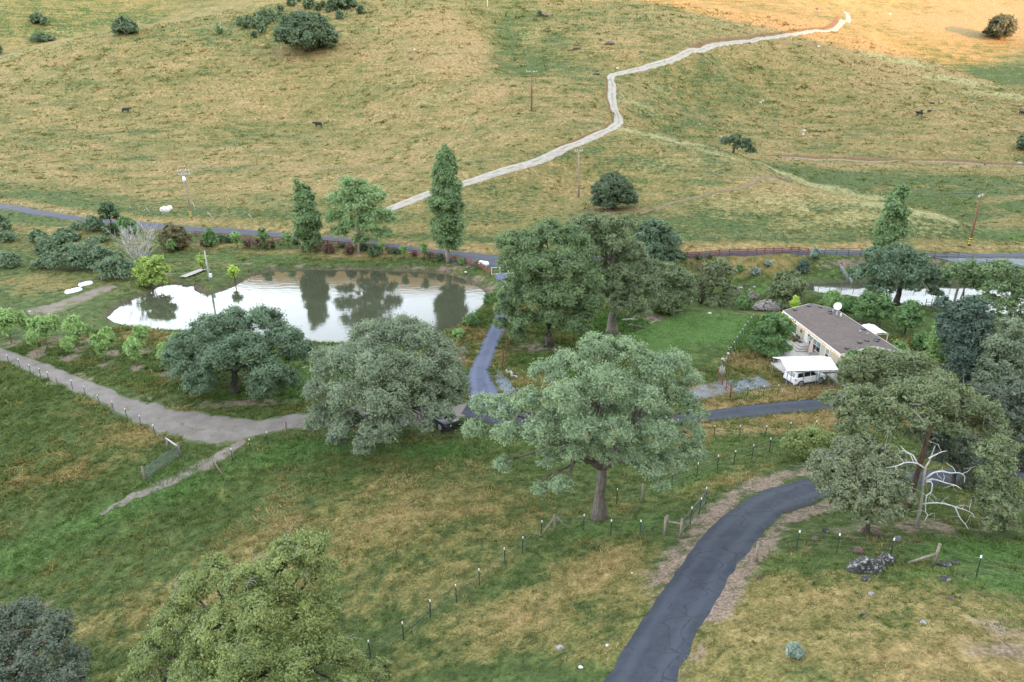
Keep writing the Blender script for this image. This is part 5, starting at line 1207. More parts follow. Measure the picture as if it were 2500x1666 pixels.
def shingle_mat():
    m, nt, b = new_mat('roof_shingles')
    v = obj_pos(nt)
    br = nt.nodes.new('ShaderNodeTexBrick'); br.inputs['Scale'].default_value = 1.0; br.offset = 0.5
    br.inputs['Brick Width'].default_value = 0.42; br.inputs['Row Height'].default_value = 0.24; br.inputs['Mortar Size'].default_value = 0.018; br.inputs['Bias'].default_value = 0.0
    br.inputs['Color1'].default_value = (0.125, 0.100, 0.088, 1); br.inputs['Color2'].default_value = (0.150, 0.122, 0.109, 1); br.inputs['Mortar'].default_value = (0.092, 0.074, 0.066, 1)
    sw = nt.nodes.new('ShaderNodeSeparateXYZ'); cb = nt.nodes.new('ShaderNodeCombineXYZ')
    nt.links.new(v, sw.inputs[0]); nt.links.new(sw.outputs['Y'], cb.inputs['X']); nt.links.new(sw.outputs['X'], cb.inputs['Y'])
    nt.links.new(cb.outputs[0], br.inputs['Vector'])
    n = noise(nt, 0.5, 4, 0.6, v); g = noise(nt, 18, 3, 0.7, v)
    c = mixc(nt, 1.0, br.outputs['Color'], math_n(nt, 'ADD', 0.72, math_n(nt, 'ADD', math_n(nt, 'MULTIPLY', n, 0.3), math_n(nt, 'MULTIPLY', g, 0.25))), 'MULTIPLY')
    nt.links.new(c, b.inputs['Base Color']); b.inputs['Roughness'].default_value = 0.95; b.inputs['Specular IOR Level'].default_value = 0.15
    bump(nt, b, math_n(nt, 'SUBTRACT', g, br.outputs['Fac']), 0.5, 0.03)
    return m
M['shingle'] = shingle_mat()

# ================================================================= THE HOUSE
HA = at_z(2052, 867.6, 1.5); HRZ = R(4.1); PADZ = -1.02
house = empty('house', (HA[0], HA[1], PADZ), HRZ)
tag(house, 'cream single-storey house with a long grey-brown shingle roof and string lights', 'house')
hx, hy = np.array([math.cos(HRZ), math.sin(HRZ)]), np.array([-math.sin(HRZ), math.cos(HRZ)])
def hloc(x, y, z=None):
    p = HA[:2] + hx * x + hy * y; return np.array([p[0], p[1], float(Z(p[0], p[1])) if z is None else z])
RW, RL, EZ, RZ_ = 7.6, 15.4, 2.50, 3.44         # roof width, length, eave and ridge height above the pad
OV = 0.36
# walls with gables
w = MB()
x0, x1, y0, y1 = OV, RW - OV, OV, RL - OV
gz = lambda x: EZ + (RZ_ - EZ) * (1 - abs(x - RW / 2) / (RW / 2)) - 0.10
w.poly([(x0,y0,-0.3),(x1,y0,-0.3),(x1,y0,gz(x1)),(RW/2,y0,gz(RW/2)),(x0,y0,gz(x0)),(x0,y1,-0.3),(x1,y1,-0.3),(x1,y1,gz(x1)),(RW/2,y1,gz(RW/2)),(x0,y1,gz(x0))],
       [(0,1,2,3,4),(9,8,7,6,5),(0,4,9,5),(1,6,7,2),(4,3,8,9),(3,2,7,8),(0,5,6,1)])
w.build('wall', M['siding'], house)
sk = MB(); sk.box(x0-0.02, x1+0.02, y0-0.02, y1+0.02, -0.3, 0.28); sk.build('skirting', M['concrete_dark'], house)
th = 0.14
for nm, xa, xb in (('left', 0.0, RW/2), ('right', RW, RW/2)):
    r = MB(); r.prism([(xa, 0, EZ), (xb, 0, RZ_), (xb, 0, RZ_ + th), (xa, 0, EZ + th)], (0, RL, 0)); ro = r.build('roof_slope', M['shingle'], house)
    if nm == 'left': roof_l = ro
    else: roof_r = ro
cap = MB(); cap.prism([(RW/2-0.16, -0.01, RZ_+th-0.02), (RW/2, -0.01, RZ_+th+0.035), (RW/2+0.16, -0.01, RZ_+th-0.02)], (0, RL+0.02, 0)); cap.build('ridge_cap', M['shingle'], roof_l)
for xa in (-0.03, RW+0.003):
    f = MB(); f.box(xa, xa + 0.027, -0.02, RL+0.02, EZ-0.06, EZ+th+0.02); f.build('fascia_board', M['white'], house)
for ya in (-0.035, RL+0.005):
    for sgn, xa in ((1, 0.0), (-1, RW)):
        f = MB(); f.prism([(xa, ya, EZ-0.06), (RW/2, ya, RZ_-0.06), (RW/2, ya, RZ_+th+0.02), (xa, ya, EZ+th+0.02)], (0, 0.03, 0)); f.build('rake_board', M['white'], house)
so = MB(); so.box(0.0, OV+0.02, 0.02, RL-0.02, EZ-0.05, EZ-0.02); so.build('soffit', M['trim'], house)
def window_on_left(ya, yb, za, zb, n):
    """n sashes between ya and yb on the wall facing the patio"""
    X = OV
    win = MB(); win.box(X-0.05, X-0.005, ya-0.08, yb+0.08, za-0.08, zb+0.08); wf = win.build('window', M['white'], house)
    wd = (yb - ya) / n
    for k in range(n):
        a, b_ = ya + k*wd + 0.05, ya + (k+1)*wd - 0.05; mz = (za + zb) / 2
        p = MB(); p.box(X-0.062, X-0.052, a, b_, mz+0.03, zb-0.02); p.build('upper_pane', M['pane_teal'], wf)
        p = MB(); p.box(X-0.062, X-0.052, a, b_, za+0.02, mz-0.03); p.build('lower_pane', M['pane_dark'], wf)
        f = MB(); f.box(X-0.075, X-0.064, a, b_, mz-0.025, mz+0.025); f.build('sash_bar', M['white'], wf)
window_on_left(5.02, 7.95, 0.62, 1.92, 3)
window_on_left(11.5, 12.5, 0.62, 1.95, 1)
window_on_left(2.95, 3.75, 0.62, 1.92, 1)
d = MB(); d.box(OV-0.06, OV-0.005, 8.32, 9.28, 0.42, 2.10); df = d.build('door', M['white'], house)
d = MB(); d.box(OV-0.085, OV-0.062, 8.42, 9.18, 0.46, 2.02); d.build('door_leaf', M['trim'], df)
d = MB(); d.cyl((OV-0.13, 8.52, 1.2), (OV-0.085, 8.52, 1.2), 0.04); d.build('handle', M['steel'], df)
d = MB(); d.box(OV-0.16, OV-0.02, 8.02, 8.16, 1.72, 1.98); d.build('porch_lamp', M['black'], house)
# five-pointed barn star on the wall
st = MB(); ring = []
for k in range(10):
    r = 0.36 if k % 2 == 0 else 0.14; a = math.pi / 2 + k * math.pi / 5
    ring.append((OV-0.03, 10.35 + r * math.cos(a), 1.55 + r * math.sin(a)))
st.poly(ring + [(OV-0.10, 10.35, 1.55)], [(k, (k+1) % 10, 10) for k in range(10)]); st.build('wall_star', M['black'], house)
# roof vents and pipes
def on_roof(x, y): return EZ + (RZ_ - EZ) * (1 - abs(x - RW/2) / (RW/2)) + th
for (vx, vy) in [(1.3, 14.6), (3.2, 14.7), (4.4, 14.0), (5.2, 12.9), (4.5, 11.6), (6.6, 6.9), (6.4, 3.4), (3.0, 1.5), (3.9, 1.6), (5.6, 2.4), (1.2, 0.9)]:
    z = on_roof(vx, vy); v = MB(); v.box(vx-0.2, vx+0.2, vy-0.2, vy+0.2, z-0.06, z+0.06); v.box(vx-0.24, vx+0.24, vy-0.24, vy+0.24, z+0.06, z+0.13)
    v.build('roof_vent', M['plastic'], roof_l if vx < RW/2 else roof_r)
for (vx, vy, h, mt) in [(5.4, 12.4, 0.5, 'steel'), (5.7, 11.9, 0.4, 'steel'), (5.9, 11.2, 0.45, 'porcelain'), (5.2, 11.0, 0.3, 'steel'), (4.8, 4.6, 0.35, 'steel'), (5.6, 4.3, 0.3, 'steel')]:
    z = on_roof(vx, vy); v = MB(); v.cyl((vx, vy, z-0.05), (vx, vy, z+h), 0.08); v.cyl((vx, vy, z+h), (vx, vy, z+h+0.08), 0.15, 0.05); v.build('flue_pipe', M[mt], roof_r, True)
# satellite dish on the far roof edge
dish = empty('satellite_dish', hloc(6.75, 13.9, PADZ + on_roof(6.75, 13.9)), HRZ); tag(dish, 'round white satellite dish on the far slope of the house roof', 'dish')
t = Tubes(); t.add([(0,0,-0.05),(0,0,0.55),(-0.05,-0.12,0.75)], [0.035]*3, 8); t.build('mast', M['steel'], dish)
dv, df_ = [], []
nrm_d = np.array([-0.45, -0.82, 0.35]); nrm_d /= np.linalg.norm(nrm_d); u_ = np.cross(nrm_d, [0,0,1]); u_ /= np.linalg.norm(u_); v_ = np.cross(u_, nrm_d)
for i in range(5):
    for j in range(20):
        rr = 0.52 * i / 4; a = j * math.pi / 10
        dv.append(np.array([-0.05,-0.2,0.85]) + u_*rr*math.cos(a) + v_*rr*math.sin(a) + nrm_d*0.5*rr*rr)
for i in range(4):
    for j in range(20): df_.append((i*20+j, i*20+(j+1)%20, (i+1)*20+(j+1)%20, (i+1)*20+j))
mesh_obj('reflector', dv, df_, M['white'], dish, True)
t = Tubes(); t.add([np.array([-0.05,-0.2,0.4]), np.array([-0.05,-0.2,0.85]) + nrm_d*0.5], [0.02,0.02], 6); t.build('feed_arm', M['steel'], dish)
# string lights
def emis(name, col, s):
    m = bpy.data.materials.new(name); m.use_nodes = True; nt = m.node_tree; nt.nodes.clear()
    o = nt.nodes.new('ShaderNodeOutputMaterial'); e = nt.nodes.new('ShaderNodeEmission'); e.inputs[0].default_value = (*col, 1); e.inputs[1].default_value = s
    nt.links.new(e.outputs[0], o.inputs[0]); return m
M['bulb'] = emis('warm_bulb', (1.0, 0.46, 0.13), 1.1)
sl = empty('string_lights', (HA[0], HA[1], PADZ), HRZ); tag(sl, 'string of glowing warm bulbs along the house eave and gable', 'string lights')
pts = [(-0.075, y, EZ - 0.10) for y in np.linspace(0.1, RL - 0.1, 30)]
gab = [(x, -0.085, (EZ if x < 0 else EZ + (RZ_ - EZ) * (1 - abs(x - RW/2) / (RW/2))) - 0.12) for x in np.linspace(0.4, RW - 0.2, 18)]
t = Tubes(); t.add(pts, 0.012, 4); t.add(gab, 0.012, 4); t.build('cord', M['black'], sl)
bulb_me = None
for p in pts + gab:
    if bulb_me is None:
        bm = bmesh.new(); bmesh.ops.create_icosphere(bm, subdivisions=1, radius=0.045); bulb_me = bpy.data.meshes.new('bulb'); bm.to_mesh(bulb_me); bm.free(); bulb_me.materials.append(M['bulb'])
    o = bpy.data.objects.new('bulb', bulb_me); link(o, sl); o.location = (p[0] - 0.01, p[1], p[2] - 0.06)

# patio, steps, walkway
def slab(name, loop, mat, off, kind='structure'):
    pts = [hloc(a, b_) for a, b_ in loop]
    zt = max(p[2] for p in pts) + off
    m = MB(); m.prism([(p[0], p[1], zt - 0.25) for p in pts], (0, 0, 0.25)); o = m.build(name, mat); o['kind'] = kind; return o, zt
patio, PZ = slab('patio', [(OV-0.03, 0.4), (OV-0.03, 10.9), (-1.3, 10.9), (-5.3, 6.7), (-6.6, 3.4), (-6.2, 0.4)], M['concrete'], 0.03)
for k, a in enumerate(np.linspace(2.4, 8.8, 4)):
    j = MB(); q0, q1 = hloc(-6.0 if a < 6 else -4.2, a, PZ), hloc(OV-0.05, a, PZ); j.bar((q0[0], q0[1], PZ + 0.001), (q1[0], q1[1], PZ + 0.001), 0.03, 0.006); jo = j.build('joint', M['concrete_dark'], patio)
wk, _ = slab('walkway', [(-1.5, -0.3), (-0.2, -0.1), (-0.1, -4.6), (-1.0, -4.6)], M['concrete'], 0.03)
ps = empty('porch_steps', (HA[0], HA[1], PZ), HRZ); tag(ps, 'three concrete porch steps with a dark doormat below the white door', 'steps')
for k in range(3):
    s_ = MB(); s_.box(-1.9 + 0.42*k, OV-0.03, 6.45 + 0.42*k, 9.6 - 0.02*k, 0.15*k, 0.15*(k+1)); s_.build('step', M['concrete_dark'], ps, bevel=0.01)
m_ = MB(); m_.box(-0.75, -0.15, 8.3, 9.2, 0.45, 0.47); m_.build('doormat', M['black'], ps)
# folded umbrella
pu = hloc(-1.0, 4.9, PZ); um = empty('patio_umbrella', pu); tag(um, 'folded pinkish patio umbrella standing before the triple window', 'umbrella')
t = Tubes(); t.add([(0,0,0),(0,0,2.35)], [0.025,0.025], 8); t.build('pole', M['wood'], um)
t = MB(); t.cyl((0,0,0), (0,0,0.08), 0.26, 0.22, 14); t.build('base', M['concrete_dark'], um)
V_, F_ = [], []
prof = [(0.55,0.17),(0.8,0.22),(1.2,0.20),(1.7,0.16),(2.1,0.10),(2.42,0.02)]
for z, r in prof:
    for j in range(16): V_.append((r*(1+0.22*(j % 2))*math.cos(j*math.pi/8), r*(1+0.22*(j % 2))*math.sin(j*math.pi/8), z))
for i in range(len(prof)-1):
    for j in range(16): F_.append((i*16+j, i*16+(j+1)%16, (i+1)*16+(j+1)%16, (i+1)*16+j))
mesh_obj('folded_canopy', V_, F_, M['pink'], um)
# bench and pots under the window
bp = hloc(-0.45, 9.95, PZ); bench = empty('patio_bench', bp, HRZ); tag(bench, 'dark metal bench against the house wall below the barn star', 'bench')
s_ = MB()
for k in range(4): s_.box(-0.30 + 0.13*k, -0.20 + 0.13*k, -0.6, 0.6, 0.42, 0.45)
s_.build('seat', M['black'], bench)
s_ = MB()
for k in range(3): s_.box(0.24, 0.27, -0.6, 0.6, 0.52 + 0.13*k, 0.61 + 0.13*k)
s_.build('backrest', M['black'], bench)
for lx, ly in ((-0.25,-0.55),(-0.25,0.55),(0.2,-0.55),(0.2,0.55)): l = MB(); l.bar((lx,ly,0),(lx,ly,0.42),0.05); l.build('leg', M['black'], bench)
for k, (px_, py_, lab, lf, sc) in enumerate([(-0.9, 10.7, 'leafy potted plant at the far end of the patio bench', 'yard', 1.0), (-1.2, 9.9, 'low potted plant in front of the patio bench', 'olive', 0.8), (-0.9, 9.1, 'red-flowered potted plant between the bench and the steps', 'ruddy', 0.8), (-0.35, 6.0, 'green potted shrub at the right of the porch steps', 'yard', 0.9)]):
    pp = hloc(px_, py_, PZ)
    pl = plant('potted_plant', lab, 'plant', pp, [(0,0,0.62*sc,0.34*sc,0.34*sc,0.3*sc),(0.12,0.1,0.75*sc,0.25*sc,0.25*sc,0.22*sc),(-0.12,-0.08,0.6*sc,0.26*sc,0.26*sc,0.22*sc)], lf, 'dark', 0.02, 0.4, 1.6, 'pots on the patio', 160 + k, size=0.13, limbs=False)
    c_ = MB(); c_.cyl((0,0,0), (0,0,0.36*sc), 0.14*sc, 0.20*sc, 14); c_.build('pot', M['terracotta'], pl, True)

# ================================================================= CARPORT, CANOPY
cp = empty('carport', hloc(-4.9, -1.3), HRZ); tag(cp, 'open carport with a white pitched metal roof beside the house', 'carport')
c0 = cp.location.z
EZc, RZc = 1.15 - c0, 1.78 - c0
CX0, CX1, CY0, CY1 = -2.95, 2.95, -1.95, 1.98
for nm, ya in (('n', CY0), ('f', CY1)):
    r = MB(); r.prism([(CX0, ya, EZc), (CX0, 0.0, RZc), (CX0, 0.0, RZc + 0.05), (CX0, ya, EZc + 0.05)], (CX1 - CX0, 0, 0)); ro = r.build('roof_panel', M['metal_roof'], cp)
    for k in range(14):
        xx = CX0 + 0.1 + k * (CX1 - CX0 - 0.2) / 13; rb = MB(); rb.bar((xx, ya, EZc + 0.055), (xx, 0, RZc + 0.055), 0.035, 0.02); rb.build('rib', M['metal_roof'], ro)
for xx in (CX0 + 0.15, 0 - 0.9, 0.95, CX1 - 0.15):
    for yy in (CY0 + 0.1, CY1 - 0.1):
        p = MB(); p.bar((xx, yy, -0.35), (xx, yy, EZc), 0.06); p.build('post', M['steel'], cp)
    tr_ = MB(); tr_.bar((xx, CY0 + 0.1, EZc - 0.03), (xx, 0, RZc - 0.04), 0.05); tr_.bar((xx, CY1 - 0.1, EZc - 0.03), (xx, 0, RZc - 0.04), 0.05); tr_.build('truss', M['steel'], cp)
for yy in (CY0 + 0.1, CY1 - 0.1):
    e = MB(); e.bar((CX0, yy, EZc - 0.04), (CX1, yy, EZc - 0.04), 0.05); e.build('eave_beam', M['steel'], cp)
    e = MB(); e.bar((CX0, yy, 0.06), (CX1, yy, 0.06), 0.05); e.build('base_rail', M['steel'], cp)
for k in range(4):
    xx = CX0 + 0.6 + k * 1.5
    p = MB(); p.bar((xx, CY0 + 0.1, -0.3), (xx, CY0 + 0.1, EZc), 0.05); p.build('front_post', M['steel'], cp)

cn = empty('canopy', hloc(8.8, 7.9), HRZ); tag(cn, 'cream fabric shade canopy on posts behind the house', 'canopy')
cz = 1.42 - cn.location.z
V_, F_ = [], []
for i in range(9):
    for j in range(7):
        x_, y_ = -0.95 + 1.9*i/8, -1.6 + 3.2*j/6
        V_.append((x_, y_, cz + 0.28*(1 - (x_/0.95)**2)*0.8 - 0.05*math.sin(j*math.pi/6) - 0.04*math.cos(i*2.1)))
for i in range(8):
    for j in range(6): F_.append((i*7+j, (i+1)*7+j, (i+1)*7+j+1, i*7+j+1))
co = mesh_obj('fabric_top', V_, F_, M['canvas'], cn, True)
sm = co.modifiers.new('thick', 'SOLIDIFY'); sm.thickness = 0.03
for xx in (-0.88, 0.88):
    for yy in (-1.5, 1.5): p = MB(); p.bar((xx, yy, -0.2), (xx, yy, cz + 0.02), 0.09); p.build('post', M['canvas'], cn)
for yy in (-1.5, 1.5): p = MB(); p.bar((-0.88, yy, cz - 0.03), (0.88, yy, cz - 0.03), 0.07); p.build('beam', M['canvas'], cn)

# ================================================================= VEHICLES
def loft(name, secs, mat, parent, close=True):
    """secs: list of loops with equal counts"""
    n = len(secs[0]); V_ = [p for s in secs for p in s]; F_ = []
    for i in range(len(secs) - 1):
        for j in range(n): F_.append((i*n+j, i*n+(j+1)%n, (i+1)*n+(j+1)%n, (i+1)*n+j))
    if close: F_.append(tuple(range(n))[::-1]); F_.append(tuple((len(secs)-1)*n + j for j in range(n)))
    o = mesh_obj(name, V_, F_, mat, parent, True)
    bm = bmesh.new(); bm.from_mesh(o.data); bmesh.ops.recalc_face_normals(bm, faces=bm.faces); bm.to_mesh(o.data); bm.free()
    o.data.polygons.foreach_set('use_smooth', [True] * len(o.data.polygons))
    try: o.data.set_sharp_from_angle(angle=R(38))
    except Exception: pass
    return o
def wheel(parent, x, y, r, w_):
    sg = 1 if y > 0 else -1
    t = MB(); t.cyl((x, y - w_/2, r), (x, y + w_/2, r), r, r, 22); tyre = t.build('wheel', M['rubber'], parent, True)
    t = MB(); t.cyl((x, y + sg*(w_/2 + 0.002), r), (x, y + sg*(w_/2 + 0.012), r), r*0.66, r*0.62, 20); rim = t.build('rim', M['plastic'], tyre)
    for k in range(5):
        a = k * 2 * math.pi / 5; sp = MB(); yy = y + sg*(w_/2 + 0.022)
        sp.bar((x, yy, r), (x + r*0.62*math.cos(a), yy, r + r*0.62*math.sin(a)), 0.10, 0.02); sp.build('spoke', M['alloy'], tyre)
    t = Tubes(); t.add([(x + r*0.64*math.cos(a), y + sg*(w_/2 + 0.015), r + r*0.64*math.sin(a)) for a in np.linspace(0, 2*math.pi, 19)], 0.028, 5); t.build('rim_ring', M['alloy'], tyre)
def car_body(parent, L, prof, W, zb, paint_m):
    """prof: list of (x, hood-or-belt z, half-width scale)"""
    secs = []
    for x, zt, k in prof:
        hw = W / 2 * k
        secs.append([(x, -hw*0.90, zb), (x, -hw, zb + 0.22), (x, -hw, zb + (zt - zb)*0.62), (x, -hw*0.96, zt - 0.06), (x, -hw*0.86, zt), (x, 0, zt + 0.02), (x, hw*0.86, zt), (x, hw*0.96, zt - 0.06), (x, hw, zb + (zt - zb)*0.62), (x, hw, zb + 0.22), (x, hw*0.90, zb), (x, 0, zb)])
    return loft('body', secs, paint_m, parent)
def panel(name, pts, mat, parent, d):
    m = MB(); m.prism(pts, d); return m.build(name, mat, parent)

p_r, p_f = at_z(1948.3, 943.9, -0.95), at_z(2001.8, 940.0, -0.95)
hd = math.atan2(p_f[1] - p_r[1], p_f[0] - p_r[0]) + R(10)
mid_ = (p_r + p_f) / 2
cdir = np.array([math.cos(hd), math.sin(hd)]); cn_ = np.array([-math.sin(hd), math.cos(hd)])
cc = mid_[:2] + cn_ * 0.85
car = empty('parked_suv', (cc[0], cc[1], float(Z(cc[0], cc[1])) + 0.01), hd); tag(car, 'white SUV parked under the white carport roof', 'car')
W_ = 1.92
body = car_body(car, 4.8, [(-2.30,0.78,0.86),(-2.26,1.06,0.95),(-2.05,1.12,0.99),(-1.2,1.12,1.0),(0.2,1.10,1.0),(0.85,1.08,1.0),(1.5,1.04,0.98),(2.0,0.98,0.94),(2.28,0.86,0.86),(2.36,0.62,0.80)], W_, 0.26, M['car_white'])
# cabin: white roof and pillars, dark glass proud of it
def cabin(parent, base_z, roof_z, xb0, xb1, xt0, xt1, wb, wt, mat):
    secs = [[(xb0,-wb,base_z),(xb0,wb,base_z),(xb1,wb,base_z),(xb1,-wb,base_z)], [(xt0,-wt,roof_z-0.06),(xt0,wt,roof_z-0.06),(xt1,wt,roof_z-0.06),(xt1,-wt,roof_z-0.06)],
            [(xt0+0.10,-wt+0.10,roof_z),(xt0+0.10,wt-0.10,roof_z),(xt1-0.12,wt-0.10,roof_z),(xt1-0.12,-wt+0.10,roof_z)]]
    return loft('cabin', secs, mat, parent)
bz, rz_ = 1.08, 1.74
cabin(car, bz, rz_, -2.18, 1.20, -1.95, 0.30, 0.86, 0.70, M['car_white'])
def side_glass(parent, sg, xa0, xa1, xb0, xb1, z0, z1, wb=0.86, wt=0.70, bz=1.08, rz=1.68):
    f = lambda z: wb + (wt - wb) * (z - bz) / (rz - bz) + 0.012
    panel('side_window', [(xa0, sg*f(z0), z0), (xa1, sg*f(z0), z0), (xb1, sg*f(z1), z1), (xb0, sg*f(z1), z1)], M['car_glass'], parent, (0, sg*0.008, 0))
for sg in (1, -1):
    side_glass(car, sg, 0.02, 0.88, 0.02, 0.30, 1.14, 1.60); side_glass(car, sg, -0.95, -0.06, -0.95, -0.06, 1.14, 1.60); side_glass(car, sg, -1.85, -1.05, -1.70, -1.05, 1.14, 1.60)
    panel('headlight', [(2.10, sg*0.62, 0.78), (2.30, sg*0.52, 0.80), (2.26, sg*0.50, 0.93), (1.98, sg*0.84, 0.95)], M['clear_lens'], car, (0.03, sg*0.04, 0))
    panel('tail_light', [(-2.28, sg*0.80, 0.82), (-2.05, sg*0.97, 0.85), (-2.02, sg*0.96, 1.05), (-2.27, sg*0.84, 1.04)], M['red_lens'], car, (-0.02, sg*0.015, 0))
    mr = MB(); mr.box(0.70, 0.86, min(sg*0.95, sg*1.12), max(sg*0.95, sg*1.12), 1.10, 1.26); mr.build('mirror', M['car_white'], car, bevel=0.03)
    rr_ = MB(); rr_.bar((-1.7, sg*0.60, 1.79), (0.05, sg*0.60, 1.79), 0.04, 0.03)
    for q in (-1.6, -0.8, 0.0): rr_.bar((q, sg*0.60, 1.72), (q, sg*0.60, 1.78), 0.05)
    rr_.build('roof_rail', M['plastic'], car)
    for dx_ in (0.0, -0.98):
        h_ = MB(); h_.bar((dx_ + 0.08, sg*0.972, 0.98), (dx_ + 0.26, sg*0.972, 0.98), 0.03); h_.build('door_handle', M['steel'], car)
    for xx in (-1.32, 1.42):
        V_ = [(xx + 0.44*math.cos(a), sg*0.955, 0.36 + 0.44*math.sin(a)) for a in np.linspace(0, math.pi, 12)] + [(xx - 0.44, sg*0.955, 0.24), (xx + 0.44, sg*0.955, 0.24)]
        panel('wheel_arch', V_, M['plastic'], car, (0, sg*0.012, 0))
        wheel(car, xx, sg*0.87, 0.37, 0.24)
    sk_ = MB(); sk_.bar((-0.9, sg*0.93, 0.32), (1.0, sg*0.93, 0.32), 0.06, 0.14); sk_.build('sill', M['plastic'], car)
panel('windscreen', [(1.17, -0.76, 1.13), (1.17, 0.76, 1.13), (0.42, 0.62, 1.64), (0.42, -0.62, 1.64)], M['car_glass'], car, (0.02, 0, 0.02))
panel('rear_window', [(-2.15, -0.72, 1.16), (-2.15, 0.72, 1.16), (-1.98, 0.60, 1.60), (-1.98, -0.60, 1.60)], M['car_glass'], car, (-0.02, 0, 0.005))
b_ = MB(); b_.box(-2.36, -2.2, -0.82, 0.82, 0.28, 0.55); b_.build('rear_bumper', M['plastic'], car, bevel=0.04)
b_ = MB(); b_.box(2.22, 2.42, -0.75, 0.75, 0.28, 0.50); b_.build('front_bumper', M['plastic'], car, bevel=0.04)
b_ = MB(); b_.box(2.26, 2.35, -0.5, 0.5, 0.62, 0.84); b_.build('grille', M['steel'], car)
b_ = MB(); b_.box(-2.34, -2.29, -0.26, 0.26, 0.72, 0.86); b_.build('number_plate', M['white'], car)

# dark pickup under the grey oak
pk_b = H1(1070, 1046); pk = empty('parked_pickup', (pk_b[0], pk_b[1] + 1.3, pk_b[2] + 0.02), R(-52)); tag(pk, 'black pickup truck half hidden under the big grey-green oak', 'truck')
car_body(pk, 5.2, [(-2.6,0.75,0.92),(-2.56,1.0,0.98),(-1.0,1.02,1.0),(0.6,1.04,1.0),(1.2,1.06,1.0),(2.0,1.04,0.98),(2.45,0.98,0.94),(2.6,0.7,0.88)], 1.95, 0.34, M['car_black'])
cabin(pk, 1.02, 1.78, -1.0, 1.25, -0.85, 0.55, 0.88, 0.72, M['car_black'])
for sg in (1, -1):
    side_glass(pk, sg, -0.8, 0.1, -0.72, 0.1, 1.08, 1.62, 0.88, 0.72, 1.02, 1.72); side_glass(pk, sg, 0.18, 1.0, 0.18, 0.56, 1.08, 1.62, 0.88, 0.72, 1.02, 1.72)
    for xx in (-1.6, 1.65): wheel(pk, xx, sg*0.86, 0.40, 0.26)
panel('windscreen', [(1.24, -0.78, 1.10), (1.24, 0.78, 1.10), (0.66, 0.64, 1.68), (0.66, -0.64, 1.68)], M['car_glass'], pk, (0.02, 0, 0.02))
bd = MB(); bd.box(-2.5, -1.1, -0.8, 0.8, 1.03, 1.06); bd.build('bed_cover', M['plastic'], pk)

# ================================================================= FENCES
tpost_me, tip_me = {}, {}
def t_post(parent, p, h, lean=(0, 0)):
    key = round(h, 2)
    if key not in tpost_me:
        m = MB(); m.box(-0.035, 0.035, -0.006, 0.006, -0.4, h - 0.12); m.box(-0.006, 0.006, -0.006, 0.04, -0.4, h - 0.12); o = m.build('t_post', M['tpost']); tpost_me[key] = o.data; bpy.data.objects.remove(o)
        m = MB(); m.box(-0.030, 0.030, -0.02, 0.035, h - 0.12, h + 0.02); o = m.build('tip', M['tip']); tip_me[key] = o.data; bpy.data.objects.remove(o)
    o = bpy.data.objects.new('t_post', tpost_me[key]); link(o, parent); o.location = p; o.rotation_euler = (lean[0], lean[1], 0)
    c = bpy.data.objects.new('tip', tip_me[key]); link(c, o)
    return o
def wood_post(parent, p, h, r=0.085, mat='wood', name='wooden_post', lean=(0, 0)):
    t = Tubes(); t.add([(0, 0, -0.4), (0, 0, h * 0.5), (0, 0, h)], [r * 1.05, r, r * 0.95], 8); o = t.build(name, M[mat], parent); o.location = p; o.rotation_euler = (lean[0], lean[1], 0); return o
def fence(name, label, posts, h=1.35, kinds=None, strands=4, rnd=1, wire=True, tip_mat=None):
    """posts: foot of each post in photo points; kinds: t (metal) or w (wood)"""
    P = hit([p[0] for p in posts], [p[1] for p in posts]); base = P[0].copy()
    root = empty(name, base); tag(root, label, 'fence')
    rg = random.Random(rnd)
    for k, p in enumerate(P):
        kd = kinds[k] if kinds else 't'
        ln = (rg.uniform(-0.05, 0.05), rg.uniform(-0.05, 0.05))
        if kd == 't': t_post(root, p - base, h, ln)
        elif kd == 'w': wood_post(root, p - base, h * 1.05, lean=ln)
        elif kd == 'r': wood_post(root, p - base, h * 1.2, 0.06, 'rust', 'rusty_post', ln)
    if wire:
        t = Tubes()
        for s in range(strands):
            z = h * (0.22 + 0.70 * s / (strands - 1))
            for a, b in zip(P[:-1], P[1:]):
                m = (a + b) / 2; zz = Z(m[0], m[1])
                t.add([a - base + [0,0,z], np.array([m[0], m[1], max(float(zz), m[2] - 0.3)]) - base + [0,0,z - 0.03], b - base + [0,0,z]], 0.005, 3)
        t.build('wire', M['wire'], root)
    return root, P, base
def brace(root, base, a, b, ha, hb, r=0.06, mat='wood'):
    t = Tubes(); t.add([a - base + [0,0,ha], b - base + [0,0,hb]], [r, r], 7); return t.build('brace', M[mat], root)

z8 = lambda l: [(800 + a / 2.613, 1066 + b / 2.613) for a, b in l]
z1 = lambda l: [(1600 + a / 2.613, 1066 + b / 2.613) for a, b in l]
z6 = lambda l: [(1600 + a / 2.613, 500 + b / 2.613) for a, b in l]
r_, P_, b0 = fence('meadow_fence', 'wire fence of white-tipped posts crossing the near meadow to the driveway', z8([(100,1560),(275,1415),(485,1300),(655,1155),(825,1060),(968,950),(1133,815),(1242,745),(1360,640),(1450,603),(1632,602),(1805,632),(1992,642),(2150,630)]), 1.3, 'tttttttttwtttw')
brace(r_, b0, P_[9], P_[8], 1.2, 0.1); brace(r_, b0, P_[9], P_[10] * 0.55 + P_[9] * 0.45, 1.25, 0.05)
r_, P_, b0 = fence('driveway_gate_fence', 'short wooden H-brace and dark mesh fence beside the driveway bend', z1([(62,622),(160,640),(222,560),(278,497),(322,432)]), 1.35, 'wwttt', 5)
brace(r_, b0, P_[0], P_[1], 1.0, 1.0, 0.07)
